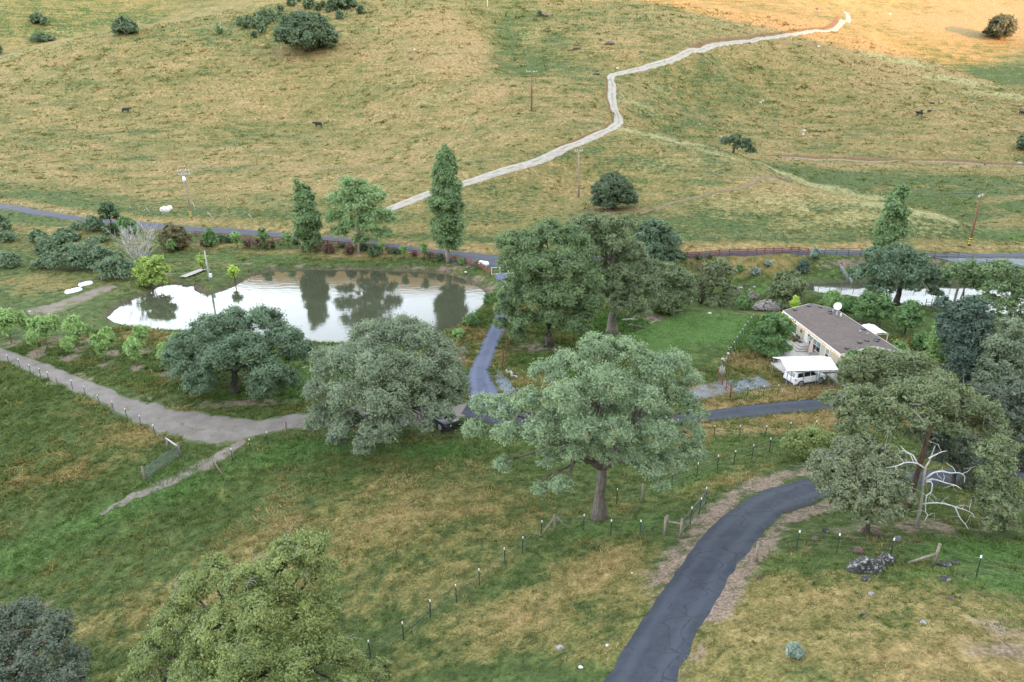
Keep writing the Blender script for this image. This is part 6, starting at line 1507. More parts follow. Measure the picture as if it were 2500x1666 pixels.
t = MB(); t.bar(P_[1] - b0 + [0,0,1.2], P_[4] - b0 + [0,0,1.25], 0.05); t.bar(P_[1] - b0 + [0,0,0.3], P_[4] - b0 + [0,0,0.35], 0.05); t.build('rail', M['pipe'], r_)
fence('slope_fence', 'wire fence rising from the pale oak toward the driveway bend', [(1505,1232),(1567,1223),(1640,1192),(1700,1168),(1751,1148),(1791,1135),(1835,1121),(1878,1104),(1925,1088)], 1.35, 'twttttttt', rnd=3)
fence('lane_fence', 'wire fence on the near side of the lane, running behind the two middle oaks', [(700,1060),(770,1062),(850,1066),(920,1068),(990,1068),(1058,1067),(1103,1069),(1160,1070),(1230,1070),(1310,1072),(1400,1073),(1490,1073),(1570,1072),(1650,1071),(1743,1070),(1805,1070),(1866,1070),(1927,1062),(1988,1058),(2048,1060)], 1.3, 'w' + 't' * 19, rnd=4)
r_, P_, b0 = fence('track_fence', 'wire fence from the gravel road down to a leaning brace post at the meadow track', [(700,1058),(654,1084),(612,1102),(568,1127),(524,1152)], 1.3, 'wtttw', rnd=5)
brace(r_, b0, P_[4], P_[4] + np.array([0.9, -0.5, 0]), 1.25, 0.05)
fence('gravel_road_fence', 'wire fence with white-tipped posts along the left side of the gravel road', [(-20,872),(23,888),(49,899),(76,913),(100,922),(120,931),(142,945),(178,951),(209,967),(244,988),(278,1004),(311,1022),(344,1040),(379,1063),(411,1096)], 1.15, 'ttttttwttttttt' + 'w', rnd=6)
fence('yard_fence', 'wire fence in front of the carport along the lane', [(1782,972),(1824,969),(1863,970),(1898,968),(1940,963),(1975,957),(2007,951),(2049,947),(2091,943)], 1.35, 'rttttttttt', rnd=7)
fence('lawn_fence', 'row of closely set green posts between the lawn and the house yard', [(1764,905),(1775,888),(1782,872),(1790,858),(1797,845),(1804,834),(1810,826),(1817,816),(1824,807),(1831,797),(1838,789)], 1.35, None, 5, rnd=8)
r_, P_, b0 = fence('yard_gate', 'rusty pipe gate and posts between the stone row and the yard fence', [(1751,929),(1763,941),(1772,954),(1782,972)], 1.25, 'rrrr', 3)
t = MB()
for z in (0.4, 0.8, 1.2): t.bar(P_[0] - b0 + [0,0,z], P_[-1] - b0 + [0,0,z], 0.04)
t.build('rail', M['rust'], r_)
r_, P_, b0 = fence('hilltop_fence', 'wire fence below the rocks at bottom right, ending at a braced wooden post', z1([(640,800),(897,725),(1155,748),(1497,772),(1775,820),(2045,900),(2352,960)]), 1.3, 'wtttwtt', rnd=9)
brace(r_, b0, P_[4], P_[4] + np.array([-1.3, 0.15, 0]), 0.75, 0.0, 0.07)
fence('lane_rusty_fence', 'rusty pipe fence along the right side of the lane below the valley oak', [(1226,902),(1229,883),(1235,867),(1240,856),(1246,841),(1251,826)], 1.45, 'rrrrrr', 4)
fence('roadside_fence', 'thin wire fence of small white-tipped posts beyond the road, right of centre', [(1600,596),(1685,592),(1743,589),(1800,586),(1855,583),(1893,584),(1911,583),(1969,580),(2024,580),(2100,582),(2170,584),(2238,586),(2293,586)], 1.3, rnd=11)
fence('far_left_fence', 'low white-tipped posts along the far edge of the road at the left', [(5,498),(29,502),(54,505),(79,510),(103,513.5),(129,516),(153,520.5),(179,524.5),(205,529)], 0.6, None, 2, wire=False, rnd=12)
r_, P_, b0 = fence('pasture_fence', 'sagging wire fence with pale leaning braces below the left power pole', [(320,520),(356,526),(395,530),(480,516),(520,530),(560,521),(600,533),(655,510),(700,520)], 1.3, None, 3, rnd=13)
for k, (a, b_2) in enumerate([((391,529),(401,517)), ((479,515),(470,494)), ((525,538),(506,518)), ((619,537),(606,523)), ((366,519),(356,507))]):
    A_ = H1(*a); B_ = at_y(b_2[0], b_2[1], A_[1] + 0.2)
    t = Tubes(); t.add([A_ - b0, B_ - b0], [0.07, 0.07], 6); t.build('brace', M['wood_grey'], r_)
fence('gully_fence', 'thin fence climbing the gully on the hill past the red power pole', [(1338,318),(1322,300),(1300,272),(1285,240),(1278,205),(1260,170),(1240,120),(1220,80),(1205,50),(1192,20)], 1.3, None, 3, rnd=14)

def rail_fence(name, label, posts, h, rails, mat, pr=0.09, board=0.14, thick=0.04, names=('post', 'rail'), round_=False):
    P = hit([p[0] for p in posts], [p[1] for p in posts]); base = P[0].copy()
    root = empty(name, base); tag(root, label, 'fence')
    for p in P:
        if round_: t = Tubes(); t.add([p - base + [0,0,-0.3], p - base + [0,0,h]], [pr, pr], 8); t.build(names[0], M[mat], root)
        else: m = MB(); m.bar(p - base + [0,0,-0.3], p - base + [0,0,h], pr * 2); m.build(names[0], M[mat], root)
    for a, b in zip(P[:-1], P[1:]):
        for z in rails:
            m = MB()
            if round_: m.cyl(a - base + [0,0,z], b - base + [0,0,z], thick, None, 6)
            else: m.bar(a - base + [0,-pr - thick/2,z], b - base + [0,-pr - thick/2,z], thick, board)
            m.build(names[1], M[mat], root)
    return root, P, base
def along(pts, step):
    pts = np.array(pts, float); s = np.r_[0, np.cumsum(np.hypot(*np.diff(pts, axis=0).T))]; n = int(round(s[-1] / step)) + 1
    u = np.linspace(0, s[-1], n); return [(np.interp(v, s, pts[:,0]), np.interp(v, s, pts[:,1])) for v in u]
rail_fence('pond_rail_fence', 'red-brown wooden rail fence between the pond shrubs and the back road', along([(478,577),(500,580),(600,587),(700,594),(790,600),(870,606),(953,616),(1010,625),(1060,631),(1100,638),(1150,647),(1172,655),(1197,671)], 27), 1.15, (0.35, 0.68, 1.0), 'wood_red')
zr = lambda l: [(1640 + a / 5.227, 560 + b / 5.227) for a, b in l]
rail_fence('red_rail_fence', 'red-brown wooden rail fence along the road above the creek', zr([(70,372),(195,368),(343,365),(483,352),(605,338),(730,335),(850,327),(965,325),(1075,321),(1182,321),(1292,312),(1400,314),(1515,302),(1612,305),(1732,322)]), 1.15, (0.35, 0.68, 1.0), 'wood_red')
zp = lambda l: [(2050 + a / 5.227, 440 + b / 5.227) for a, b in l]
rail_fence('pipe_fence', 'dark pipe rail fence beside the road and the gravel turnout, behind the layered oak', zr([(1790,325),(1947,325),(2097,327),(2250,327)]) + zp([(107,955),(262,962),(420,968),(580,972),(740,978),(890,986),(1050,992),(1203,996),(1357,1005),(1507,1012),(1685,1037),(1862,1078),(2040,1118),(2200,1158),(2400,1200)]), 1.25, (0.4, 0.8, 1.18), 'pipe', 0.05, 0, 0.03, round_=True)

# ---- gates
M['gate_green'] = simple('gate_green_grey', (0.085, 0.115, 0.110), 0.6, 0.2, 3.0)
def gate(name, label, a, b, h, mat, bars, posts=True):
    A_, B_ = H1(*a), H1(*b); base = A_.copy(); g = empty(name, base); tag(g, label, 'gate')
    d = B_ - A_
    for z in np.linspace(0.15, h, bars): m = MB(); m.cyl(np.array([0,0,z]), d + [0,0,z], 0.028, None, 6); m.build('bar', M[mat], g)
    for f in (0, 0.33, 0.66, 1.0): m = MB(); m.cyl(d * f + [0,0,0.12], d * f + [0,0,h + 0.02], 0.032, None, 6); m.build('upright', M[mat], g)
    if posts:
        for f, nm in ((-0.03, 0), (1.03, 1)): wood_post(g, d * f, h + 0.25, 0.10, 'wood')
    return g
gate('meadow_gate', 'grey metal pipe gate standing open at the meadow track', (438,1116), (357,1172), 1.15, 'gate_green', 6)
m_ = MB(); A_, B_ = H1(411,1096), H1(438,1116); m_.bar(A_ + [0,0,1.1], B_ + [0,0,1.15], 0.10)
o_ = m_.build('gate_brace', M['wood_grey']); tag(o_, 'grey wooden cross rail joining the two posts beside the meadow gate', 'rail')
g = gate('lane_gate', 'pale white-framed mesh gate across the lane by the red-brown fence', (1200,672), (1262,668), 1.25, 'white', 2, False)
t = Tubes(); d_ = H1(1262,668) - H1(1200,672)
for k in range(14): t.add([d_ * (k + 0.5) / 14 + [0,0,0.15], d_ * (k + 0.5) / 14 + [0,0,1.25]], [0.008, 0.008], 4)
t.build('mesh_infill', M['wire'], g)
A_, B_ = H1(2050,664), H1(2078,700); base = A_.copy(); g = empty('chain_link_fence', base); tag(g, 'grey-blue mesh fence panel on the grassy bank left of the right-hand pond', 'fence')
d_ = B_ - A_
for f in np.linspace(0, 1, 4): m = MB(); m.cyl(d_*f + [0,0,-0.2], d_*f + [0,0,1.3], 0.04, None, 6); m.build('post', M['steel'], g)
t = Tubes()
for k in range(34): 
    f = k / 34; t.add([d_*f + [0,0,0.05], d_*min(1, f + 0.10) + [0,0,1.25]], [0.012,0.012], 3); t.add([d_*min(1, f + 0.10) + [0,0,0.05], d_*f + [0,0,1.25]], [0.012,0.012], 3)
t.build('mesh_infill', M['steel'], g)

# ================================================================= POWER POLES AND LINES
def pole(name, label, bx, by, tx, ty, r=0.16, mat='pole', arms=(), transformer=False, bands=False, box=None):
    B_ = H1(bx, by); T_ = at_y(tx, ty, B_[1]) - B_
    # a pole stands close to upright: keep only a slight lean
    T_ = np.array([np.clip(T_[0], -0.55, 0.55), 0.0, T_[2]])
    root = empty(name, B_); tag(root, label, 'power pole' if arms else 'pole')
    t = Tubes(); t.add([(0,0,-0.5), T_ * 0.5, T_], [r * 1.1, r, r * 0.75], 10); t.build('shaft', M[mat], root)
    for z, hl, ang in arms:
        c = T_ * ((T_[2] - z) / T_[2]); d = np.array([math.cos(ang), math.sin(ang), 0]) * hl
        m = MB(); m.bar(c - d, c + d, 0.14, 0.17); ao = m.build('crossarm', M['wood_grey'], root)
        for f in (-0.92, -0.4, 0.4, 0.92): m = MB(); m.cyl(c + d*f + [0,0,0.06], c + d*f + [0,0,0.30], 0.075, 0.05, 8); m.build('insulator', M['porcelain'], ao)
    if transformer:
        c = T_ * ((T_[2] - 1.9) / T_[2]); m = MB(); m.cyl(c + [0.05,-0.42,-0.55], c + [0.05,-0.42,0.45], 0.30, None, 14); m.cyl(c + [0.05,-0.42,0.45], c + [0.05,-0.42,0.6], 0.30, 0.1, 14); m.build('transformer', M['transformer'], root, True)
    if bands:
        for k in range(3): m = MB(); c = T_ * ((0.5 + 0.42*k) / T_[2]); m.cyl(c - [0,0,0.09], c + [0,0,0.09], r * 1.22, None, 10); m.build('marker_band', M['yellow'], root)
    if box:
        m = MB(); m.box(r, r + 0.35, -0.2, 0.1, box, box + 0.6); m.build('meter_box', M['transformer'], root)
        m = MB(); m.bar(T_ * (0.42) + [-0.35,0,0], T_ * 0.42 + [0.35,0,0], 0.08); m.build('step_bar', M['wood_grey'], root)
    return root, B_ + T_
_, top1 = pole('power_pole', 'power pole with double crossarm and white transformer at the left roadside', 467, 533, 447, 414, 0.20, 'pole_grey', ((0.25,1.1,0.35),(1.0,1.1,0.35)), True, True)
_, top2 = pole('power_pole', 'slim power pole on the lower slope left of the round dark oak', 1413, 482, 1413, 366, 0.19, 'pole_grey', ((0.3,1.0,0.5),))
_, top3 = pole('power_pole', 'red-brown power pole with yellow bands by the road at the right', 2366, 600, 2395, 476, 0.21, 'pole', ((0.25,1.1,0.7),), False, True)
_, top4 = pole('power_pole', 'red T-topped pole standing in the hillside gully', 1298, 271, 1298, 174, 0.26, 'pole', ((0.15,1.6,0.0),))
_, top5 = pole('power_pole', 'white pole cut by the top edge above the gully', 1190, 16, 1190, -60, 0.18, 'porcelain', ())
pole('short_pole', 'short weathered pole with a grey meter box on the pond bank', 513, 690, 499, 612, 0.13, 'wood_grey', (), False, False, 0.9)
pole('leaning_stake', 'short pale stake beside the near bramble mound', 249, 686, 245, 668, 0.09, 'wood_grey', ())
def line(name, label, a, b, offs, sag):
    root = empty(name, a); tag(root, label, 'wires')
    for o in offs:
        t_ = np.linspace(0, 1, 24)[:, None]; p = np.array([0,0,0.0]) * (1 - t_) + (b - a) * t_ + np.array([o * 0.4, o, 0.15]); p[:, 2] -= sag * 4 * t_[:, 0] * (1 - t_[:, 0])
        tb = Tubes(); tb.add(p, 0.016, 3); tb.build('wire', M['wire'], root)
line('power_line', 'pair of power lines between the transformer pole and the slope pole', top1, top2, (-0.8, 0.8), 1.6)
line('power_line', 'pair of power lines from the slope pole to the yellow-banded pole at the right', top2, top3, (-0.8, 0.8), 1.8)
line('power_line', 'pair of power lines leaving the yellow-banded pole at the right edge', top3, top3 + np.array([45.0, -8, 0]), (-0.8, 0.8), 0.8)
line('power_line', 'wire from the red T-topped pole up to the white pole at the top', top4, top5, (0.0,), 2.0)

# ================================================================= ROCKS, LOGS, SMALL THINGS
def rock_mat(name, lo, hi, lichen=None):
    m, nt, b = new_mat(name)
    v = obj_pos(nt)
    f = noise(nt, 2.2, 6, 0.7, v, 0.5); g = noise(nt, 9, 5, 0.7, v)
    c = mixc(nt, ramp01(nt, math_n(nt, 'ADD', math_n(nt, 'MULTIPLY', f, 0.6), math_n(nt, 'MULTIPLY', g, 0.4)), 0.36, 0.64), lo, hi)
    if lichen: c = mixc(nt, ramp01(nt, noise(nt, 5, 4, 0.6, v), 0.54, 0.62), c, lichen)
    nt.links.new(c, b.inputs['Base Color']); b.inputs['Roughness'].default_value = 0.95; b.inputs['Specular IOR Level'].default_value = 0.2
    bump(nt, b, math_n(nt, 'ADD', f, g), 0.9, 0.08)
    return m
M['rock'] = rock_mat('rock_dark_lichen', (0.028,0.026,0.026), (0.105,0.100,0.097), (0.27,0.28,0.26)); M['rock_pale'] = rock_mat('rock_pale', (0.20,0.195,0.19), (0.42,0.41,0.40))
M['rock_mid'] = rock_mat('rock_grey', (0.12,0.115,0.11), (0.27,0.26,0.25)); M['rock_white'] = rock_mat('rock_white', (0.42,0.40,0.37), (0.68,0.65,0.61)); M['rock_red'] = rock_mat('rock_red_brown', (0.085,0.055,0.045), (0.21,0.15,0.125))
def rock_mesh(seed, sx, sy, sz, rough=0.28, sub=3):
    bm = bmesh.new(); bmesh.ops.create_icosphere(bm, subdivisions=sub, radius=1.0)
    rg = np.random.default_rng(seed); dirs = rg.normal(size=(14, 3)); dirs /= np.linalg.norm(dirs, axis=1)[:, None]; cut = 0.62 + 0.3 * rg.random(14); ph = rg.random(6) * 6
    for v in bm.verts:
        c = np.array(v.co); c /= np.linalg.norm(c); k = 1.0
        for d, q in zip(dirs, cut):
            s = float(c @ d)
            if s > 0.05: k = min(k, q / s)
        k *= 1 + rough * 0.3 * (math.sin(c[0]*7+ph[0]) * math.sin(c[1]*8+ph[1]) * math.sin(c[2]*7+ph[2])) + rough * 0.12 * math.sin(c[0]*17+ph[3]) * math.cos(c[1]*15+ph[4])
        v.co = (c[0]*k*sx, c[1]*k*sy, c[2]*k*sz)
    me = bpy.data.meshes.new('rock'); bm.to_mesh(me); bm.free(); return me
def rock(name, label, px, py, wpx, hk, mat, seed, cat='rock', group=None, dk=0.8, tilt=(0, 0, 0), sub=3):
    p = H1(px, py); w = wpx / ppm(p) / 2
    me = rock_mesh(seed, w, w * dk, w * hk, sub=sub); me.materials.append(M[mat])
    o = link(bpy.data.objects.new(name, me)); o.location = (p[0], p[1], p[2] + w * hk * 0.30); o.rotation_euler = tilt
    return tag(o, label, cat, group)
rock('leaning_slab', 'largest lichen-grey rock slab leaning left in the outcrop by the wire fence', 2098, 1394, 58, 1.25, 'rock', 1, tilt=(0.2, 0.5, 0.3))
rock('outcrop_rock', 'broad lichen-grey rock beside the leaning slab in the outcrop', 2135, 1392, 60, 1.05, 'rock', 2, tilt=(0.1, -0.3, 0.8))
rock('outcrop_rock', 'pointed lichen-grey rock at the right end of the outcrop', 2160, 1376, 42, 1.4, 'rock', 3, tilt=(0, 0.5, 0))
rock('outcrop_rock', 'small grey rock just below the outcrop', 2112, 1416, 28, 0.7, 'rock', 4)
rock('outcrop_rock', 'dark rock above the outcrop at its left', 2094, 1350, 26, 1.0, 'rock_red', 5)
rock('standing_stone', 'tall pale grey stone leaning beside the oak trunk below the dead branches', 2188, 1322, 24, 1.5, 'rock_mid', 6, dk=0.6, tilt=(0.15, -0.35, 0.4))
rock('tree_rock', 'dark brown rock at the foot of the grey-leaved oak', 2108, 1300, 24, 1.0, 'rock_red', 7)
rock('tree_rock', 'dark brown rock right of the grey-leaved oak foot', 2142, 1304, 26, 0.7, 'rock_red', 8)
rock('verge_rock', 'small grey rock nearest the driveway bend above the white-tipped posts', 2014, 1298, 18, 0.8, 'rock', 9)
rock('verge_rock', 'dark rock below the small grey one near the driveway bend', 1992, 1318, 20, 0.8, 'rock_red', 10)
rock('verge_rock', 'flat brown rock by the left white-tipped post at bottom right', 1972, 1340, 18, 0.6, 'rock_red', 11)
rock('grass_rock', 'wide lichen rock right of the braced wooden post', 2306, 1380, 34, 0.5, 'rock', 12)
rock('grass_rock', 'rock touching the wide lichen rock on its right', 2330, 1374, 24, 0.7, 'rock', 13)
rock('grass_rock', 'grey rock in the grass below the braced wooden post', 2306, 1416, 28, 0.6, 'rock', 14)
rock('grass_rock', 'small rock between the braced post and the right edge', 2353, 1408, 12, 0.7, 'rock', 15)
rock('grass_rock', 'slim pale rock low in the dry grass below the outcrop', 2127, 1452, 16, 0.9, 'rock_pale', 16)
rock('grass_rock', 'grey rock lowest of the three under the outcrop', 2106, 1504, 16, 0.8, 'rock', 17)
rock('grass_rock', 'pale rock in dry grass near the bottom right dirt patch', 2322, 1462, 22, 0.35, 'rock_red', 18)
rock('grass_rock', 'small pale rock right of centre in the bottom right grass', 2255, 1520, 18, 0.4, 'rock_pale', 25)
rock('road_rock', 'thin upright dark rock against the right edge of the driveway', 1853, 1412, 14, 1.6, 'rock_red', 19)
rock('edge_rock', 'dark heap of rock at the right edge near the driveway', 2472, 1225, 46, 0.5, 'rock_red', 20)
rock('edge_rock', 'smaller dark rock left of the heap at the right edge', 2448, 1208, 18, 0.7, 'rock_red', 26)
rock('meadow_rock', 'round grey rock near the bottom edge left of the driveway', 1368, 1584, 22, 0.8, 'rock_pale', 21)
rock('meadow_rock', 'white stone beside the driveway near the bottom edge', 1482, 1577, 10, 0.7, 'rock_white', 22)
rock('meadow_rock', 'small white stone at the bottom edge left of the driveway', 1418, 1630, 14, 0.4, 'rock_white', 23)
rock('meadow_rock', 'white stone in the grass up the slope left of the driveway', 1543, 1400, 6, 0.7, 'rock_white', 24)
ordinal = ['first', 'second', 'third', 'fourth', 'fifth', 'sixth', 'seventh', 'eighth', 'ninth']
for k, (a, b_, w_) in enumerate([(705,22,22),(706,44,26),(716,66,24),(704,112,36),(686,165,28),(650,172,40),(676,195,26),(640,232,26),(654,268,30)]):
    rock('row_stone', f'{ordinal[k]} stone from the top in the pale row along the lawn fence', 1620 + a/4.483, 840 + b_/4.483, w_/4.483 * 1.15, 0.75, 'rock_white' if k in (3,4,5) else 'rock_pale', 40 + k, group='stones in the row along the lawn fence', sub=2)
# heap of grey driftwood at the row's end, built as upright stubs
hp = H1(1762, 912); ht = empty('driftwood', hp); tag(ht, 'grey piled stump at the near end of the stone row', 'driftwood')
t = Tubes(); rg = np.random.default_rng(4)
for k in range(9): a = k * 0.7; t.add([(0.25*math.cos(a), 0.25*math.sin(a), -0.2), (0.22*math.cos(a)+rg.normal()*.05, 0.22*math.sin(a), 0.45), (0.3*math.cos(a)+rg.normal()*.2, 0.25*math.sin(a), 0.6+0.4*rg.random())], [0.15, 0.12, 0.03], 6)
t.build('wood', BK['pale'], ht)
big = rock('white_boulder', 'large bright white boulder beyond the road near the left power pole', 403, 517, 26, 0.85, 'rock_white', 31)
rock('white_boulder', 'smaller white boulder leaning on the large one near the left power pole', 414, 511, 18, 0.8, 'rock_white', 32)
for k, (a, b_, w_, mt, lab) in enumerate([(1963,320,11,'rock_white','largest white rock on the far right slope'),(1961,329,7,'rock_white','little white rock under the largest one on the far slope'),(1856,252,9,'rock_white','white rock streak on the far slope left of the cows, lower piece'),(1862,247,7,'rock_white','white rock streak on the far slope left of the cows, upper piece'),
        (1998,115,7,'rock_white','white rock just below the hill track near its top'),(1708,304,5,'rock_white','white speck of rock on the right side of the spur valley'),(1760,334,5,'rock_white','white stone next to the windswept oak'),(2172,36,6,'rock_white','white rock on the sunlit golden slope'),(2490,400,14,'rock_pale','grey flat rock at the right end of the terrace path'),
        (1332,40,22,'rock_red','red-brown rock heap beside the tiny shrub high on the slope'),(1448,50,12,'rock_red','dark rock on the high slope, left of three'),(1383,58,10,'rock_red','dark rock on the high slope below the red-brown heap'),(1488,108,26,'rock_red','dark rock ledge above the track bend'),(1565,128,12,'rock','round grey rock above the track bend'),(1620,40,10,'rock_red','dark rock on the upper slope right of the ledge'),(1456,182,18,'rock_red','dark rocks on the left bank of the track bend'),(1408,120,20,'rock_red','dark ledge in the green gully grass'),(1994,24,10,'rock_red','dark rock in sunlight above the hill track'),(1508,168,8,'rock_white','pale stone where the track bends'),(1005,145,16,'rock_red','dark bare rock patch on the left slope'),(1012,122,5,'rock_white','tiny white stone on the left slope above the bare patch')]):
    rock('hill_rock', lab, a, b_, w_, 0.5 if w_ > 10 else 0.8, mt, 60 + k, group='rocks on the hill', sub=2)
for k, (a, b_, w_, lab) in enumerate([(1842,702,10,'pale stone in the rubble by the creek, left piece'),(1806,704,14,'largest pale stone in the rubble by the creek'),(1822,697,12,'dark rock behind the creek rubble'),(1830,708,8,'small stone at the front of the creek rubble')]):
    rock('creek_rock', lab, a, b_, w_, 0.6, 'rock_pale' if k != 2 else 'rock_red', 90 + k, group='rubble by the creek', sub=2)
rock('bank_stone', 'white flat stone on the pond bank near the lane gate', 1137, 665, 9, 0.5, 'rock_white', 95, sub=2)
rock('lawn_stone', 'white flat stone at the upper edge of the lawn', 1733, 765, 12, 0.3, 'rock_white', 96, sub=2)
rock('meadow_stone', 'white lump in the grass beside the left pond path', 73, 762, 7, 0.9, 'rock_white', 97, sub=2)
def log(label, a, b, r, mat='pale'):
    A_, B_ = H1(*a), H1(*b); rt = empty('fallen_log', A_); tag(rt, label, 'log'); rg = np.random.default_rng(int(a[0]))
    p = bend((0,0,r*0.8), B_ - A_ + np.array([0,0,r*0.8]), 7, 0.01, rg); t = Tubes(); t.add(p, r * np.array([0.85,1.05,1,0.95,1,0.85,0.6]), 9, 0.15, rg); t.build('log', BK[mat], rt)
    e = p[4] + np.array([0.2, 0.25, 0.35]); s = Tubes(); s.add([p[4], e], [r*0.45, r*0.2], 6); s.build('branch_stub', BK[mat], rt)
log('straight pale log on the grass right of the thick-trunked oak', (1519,785), (1557,784), 0.22)
log('crooked brown log lying nearer than the straight one by the thick-trunked oak', (1536,797), (1575,803), 0.22, 'oak')
log('thin curved pale branch on the lawn right of the two logs', (1586,791), (1603,785), 0.08)
log('grey log edging the blue gravel beside the lane', (1236,906), (1262,926), 0.16)
# pond furniture
A_ = H1(447, 681); dk = empty('plank_dock', A_, math.atan2(*(H1(496,660) - A_)[1::-1])); tag(dk, 'weathered grey plank dock on the grass left of the short pole', 'dock')
Ld = float(np.linalg.norm((H1(496,660) - A_)[:2]))
for k in range(4): m = MB(); m.box(0, Ld, -0.62 + 0.31*k, -0.34 + 0.31*k, 0.30, 0.36); m.build('plank', M['wood_grey'], dk)
for x_ in (0.3, Ld/2, Ld - 0.3): m = MB(); m.box(x_ - 0.06, x_ + 0.06, -0.6, 0.58, -0.2, 0.296); m.build('bearer', M['wood'], dk)
def boat(label, a, b, wid, two_tone=False):
    A_, B_ = H1(*a), H1(*b); L_ = float(np.linalg.norm((B_ - A_)[:2])); c = (A_ + B_) / 2
    rt = empty('upturned_boat', (c[0], c[1], float(Z(c[0], c[1]))), math.atan2(B_[1] - A_[1], B_[0] - A_[0])); tag(rt, label, 'boat')
    secs = []
    for f in np.linspace(-1, 1, 11):
        k = max(0.06, (1 - abs(f) ** 2.6)) ** 0.6 if f > -0.2 else max(0.55, 1 - 0.2 * abs(f))
        secs.append([(f*L_/2, wid/2*k*math.cos(q), 0.02 + 0.55*k**0.5*math.sin(q)) for q in np.linspace(0, math.pi, 9)])
    loft('hull', secs, M['boat'], rt)
    m = MB(); m.bar((-L_/2, 0, 0.58), (L_/2*0.9, 0, 0.50), 0.06); m.build('keel', M['boat_blue' if two_tone else 'white'], rt)
    t = Tubes(); t.add([(s[0][0], s[0][1], 0.05) for s in secs], 0.04, 5); t.add([(s[-1][0], s[-1][1], 0.05) for s in secs], 0.04, 5); t.build('gunwale', M['boat_blue'], rt)
boat('white upturned boat on the grass left of the pond, nearer of two', (162,718), (201,708), 1.2)
boat('white and blue-grey upturned boat behind the other by the brambles', (195,700), (227,692), 1.1, True)
A_ = H1(2266, 750); st_ = empty('dock_stand', A_); tag(st_, 'small dark ladder-like stand in the right-hand pond', 'stand')
for x_ in (-0.45, 0.45): m = MB(); m.bar((x_, 0, -0.6), (x_*0.9, 0.1, 1.2), 0.07); m.build('leg', M['black'], st_)
for z_ in (0.35, 0.75): m = MB(); m.bar((-0.45, 0.03, z_), (0.45, 0.03, z_), 0.06); m.build('rung', M['black'], st_)
# bins and keypad at the lane gate
for k, (a, b_, lab) in enumerate([(1222,702,'navy wheeled bin beside the lane gate, left one'),(1237,703,'navy wheeled bin beside the lane gate, right one')]):
    A_ = H1(a, b_); bn = empty('wheeled_bin', A_, 0.2); tag(bn, lab, 'bin', 'bins at the lane gate')
    m = MB(); m.poly([(-.24,-.26,.06),(.24,-.26,.06),(.24,.26,.06),(-.24,.26,.06),(-.29,-.34,1.0),(.29,-.34,1.0),(.29,.34,1.0),(-.29,.34,1.0)], [(3,2,1,0),(4,5,6,7),(0,1,5,4),(1,2,6,5),(2,3,7,6),(3,0,4,7)]); m.build('bin_body', M['bluebin'], bn, bevel=0.02)
    m = MB(); m.box(-.32,.32,-.37,.38,1.0,1.06); m.build('lid', M['bluebin'], bn, bevel=0.02)
    for x_ in (-.22,.22): m = MB(); m.cyl((x_-.03,.28,.12),(x_+.03,.28,.12),.12,None,12); m.build('wheel', M['rubber'], bn)
A_ = H1(1216, 704); kp = empty('keypad_post', A_); tag(kp, 'black gooseneck keypad post at the lane gate left of the bins', 'post')
t = Tubes(); t.add([(0,0,-.2),(0,0,1.1),(0.05,0,1.25),(0.3,0,1.28)], [0.05]*4, 8); t.build('post', M['black'], kp); m = MB(); m.box(.22,.42,-.1,.1,1.14,1.4); m.build('keypad_box', M['black'], kp)
A_ = H1(1181, 652); tk = empty('white_tank', A_, -0.5); tag(tk, 'rounded white tank behind the end of the red-brown fence by the gate', 'tank')
secs = [[(x_, 0.42*k*math.cos(q), 0.62 + 0.42*k*math.sin(q)) for q in np.linspace(0, 2*math.pi, 13)[:-1]] for x_, k in ((-1.0,.2),(-.93,.6),(-.75,.95),(-.4,1),(.4,1),(.75,.95),(.93,.6),(1.0,.2))]
loft('tank_shell', secs, M['boat'], tk)
for x_ in (-.55,.55): m = MB(); m.box(x_-.08,x_+.08,-.3,.3,-.1,.28); m.build('foot', M['concrete'], tk)

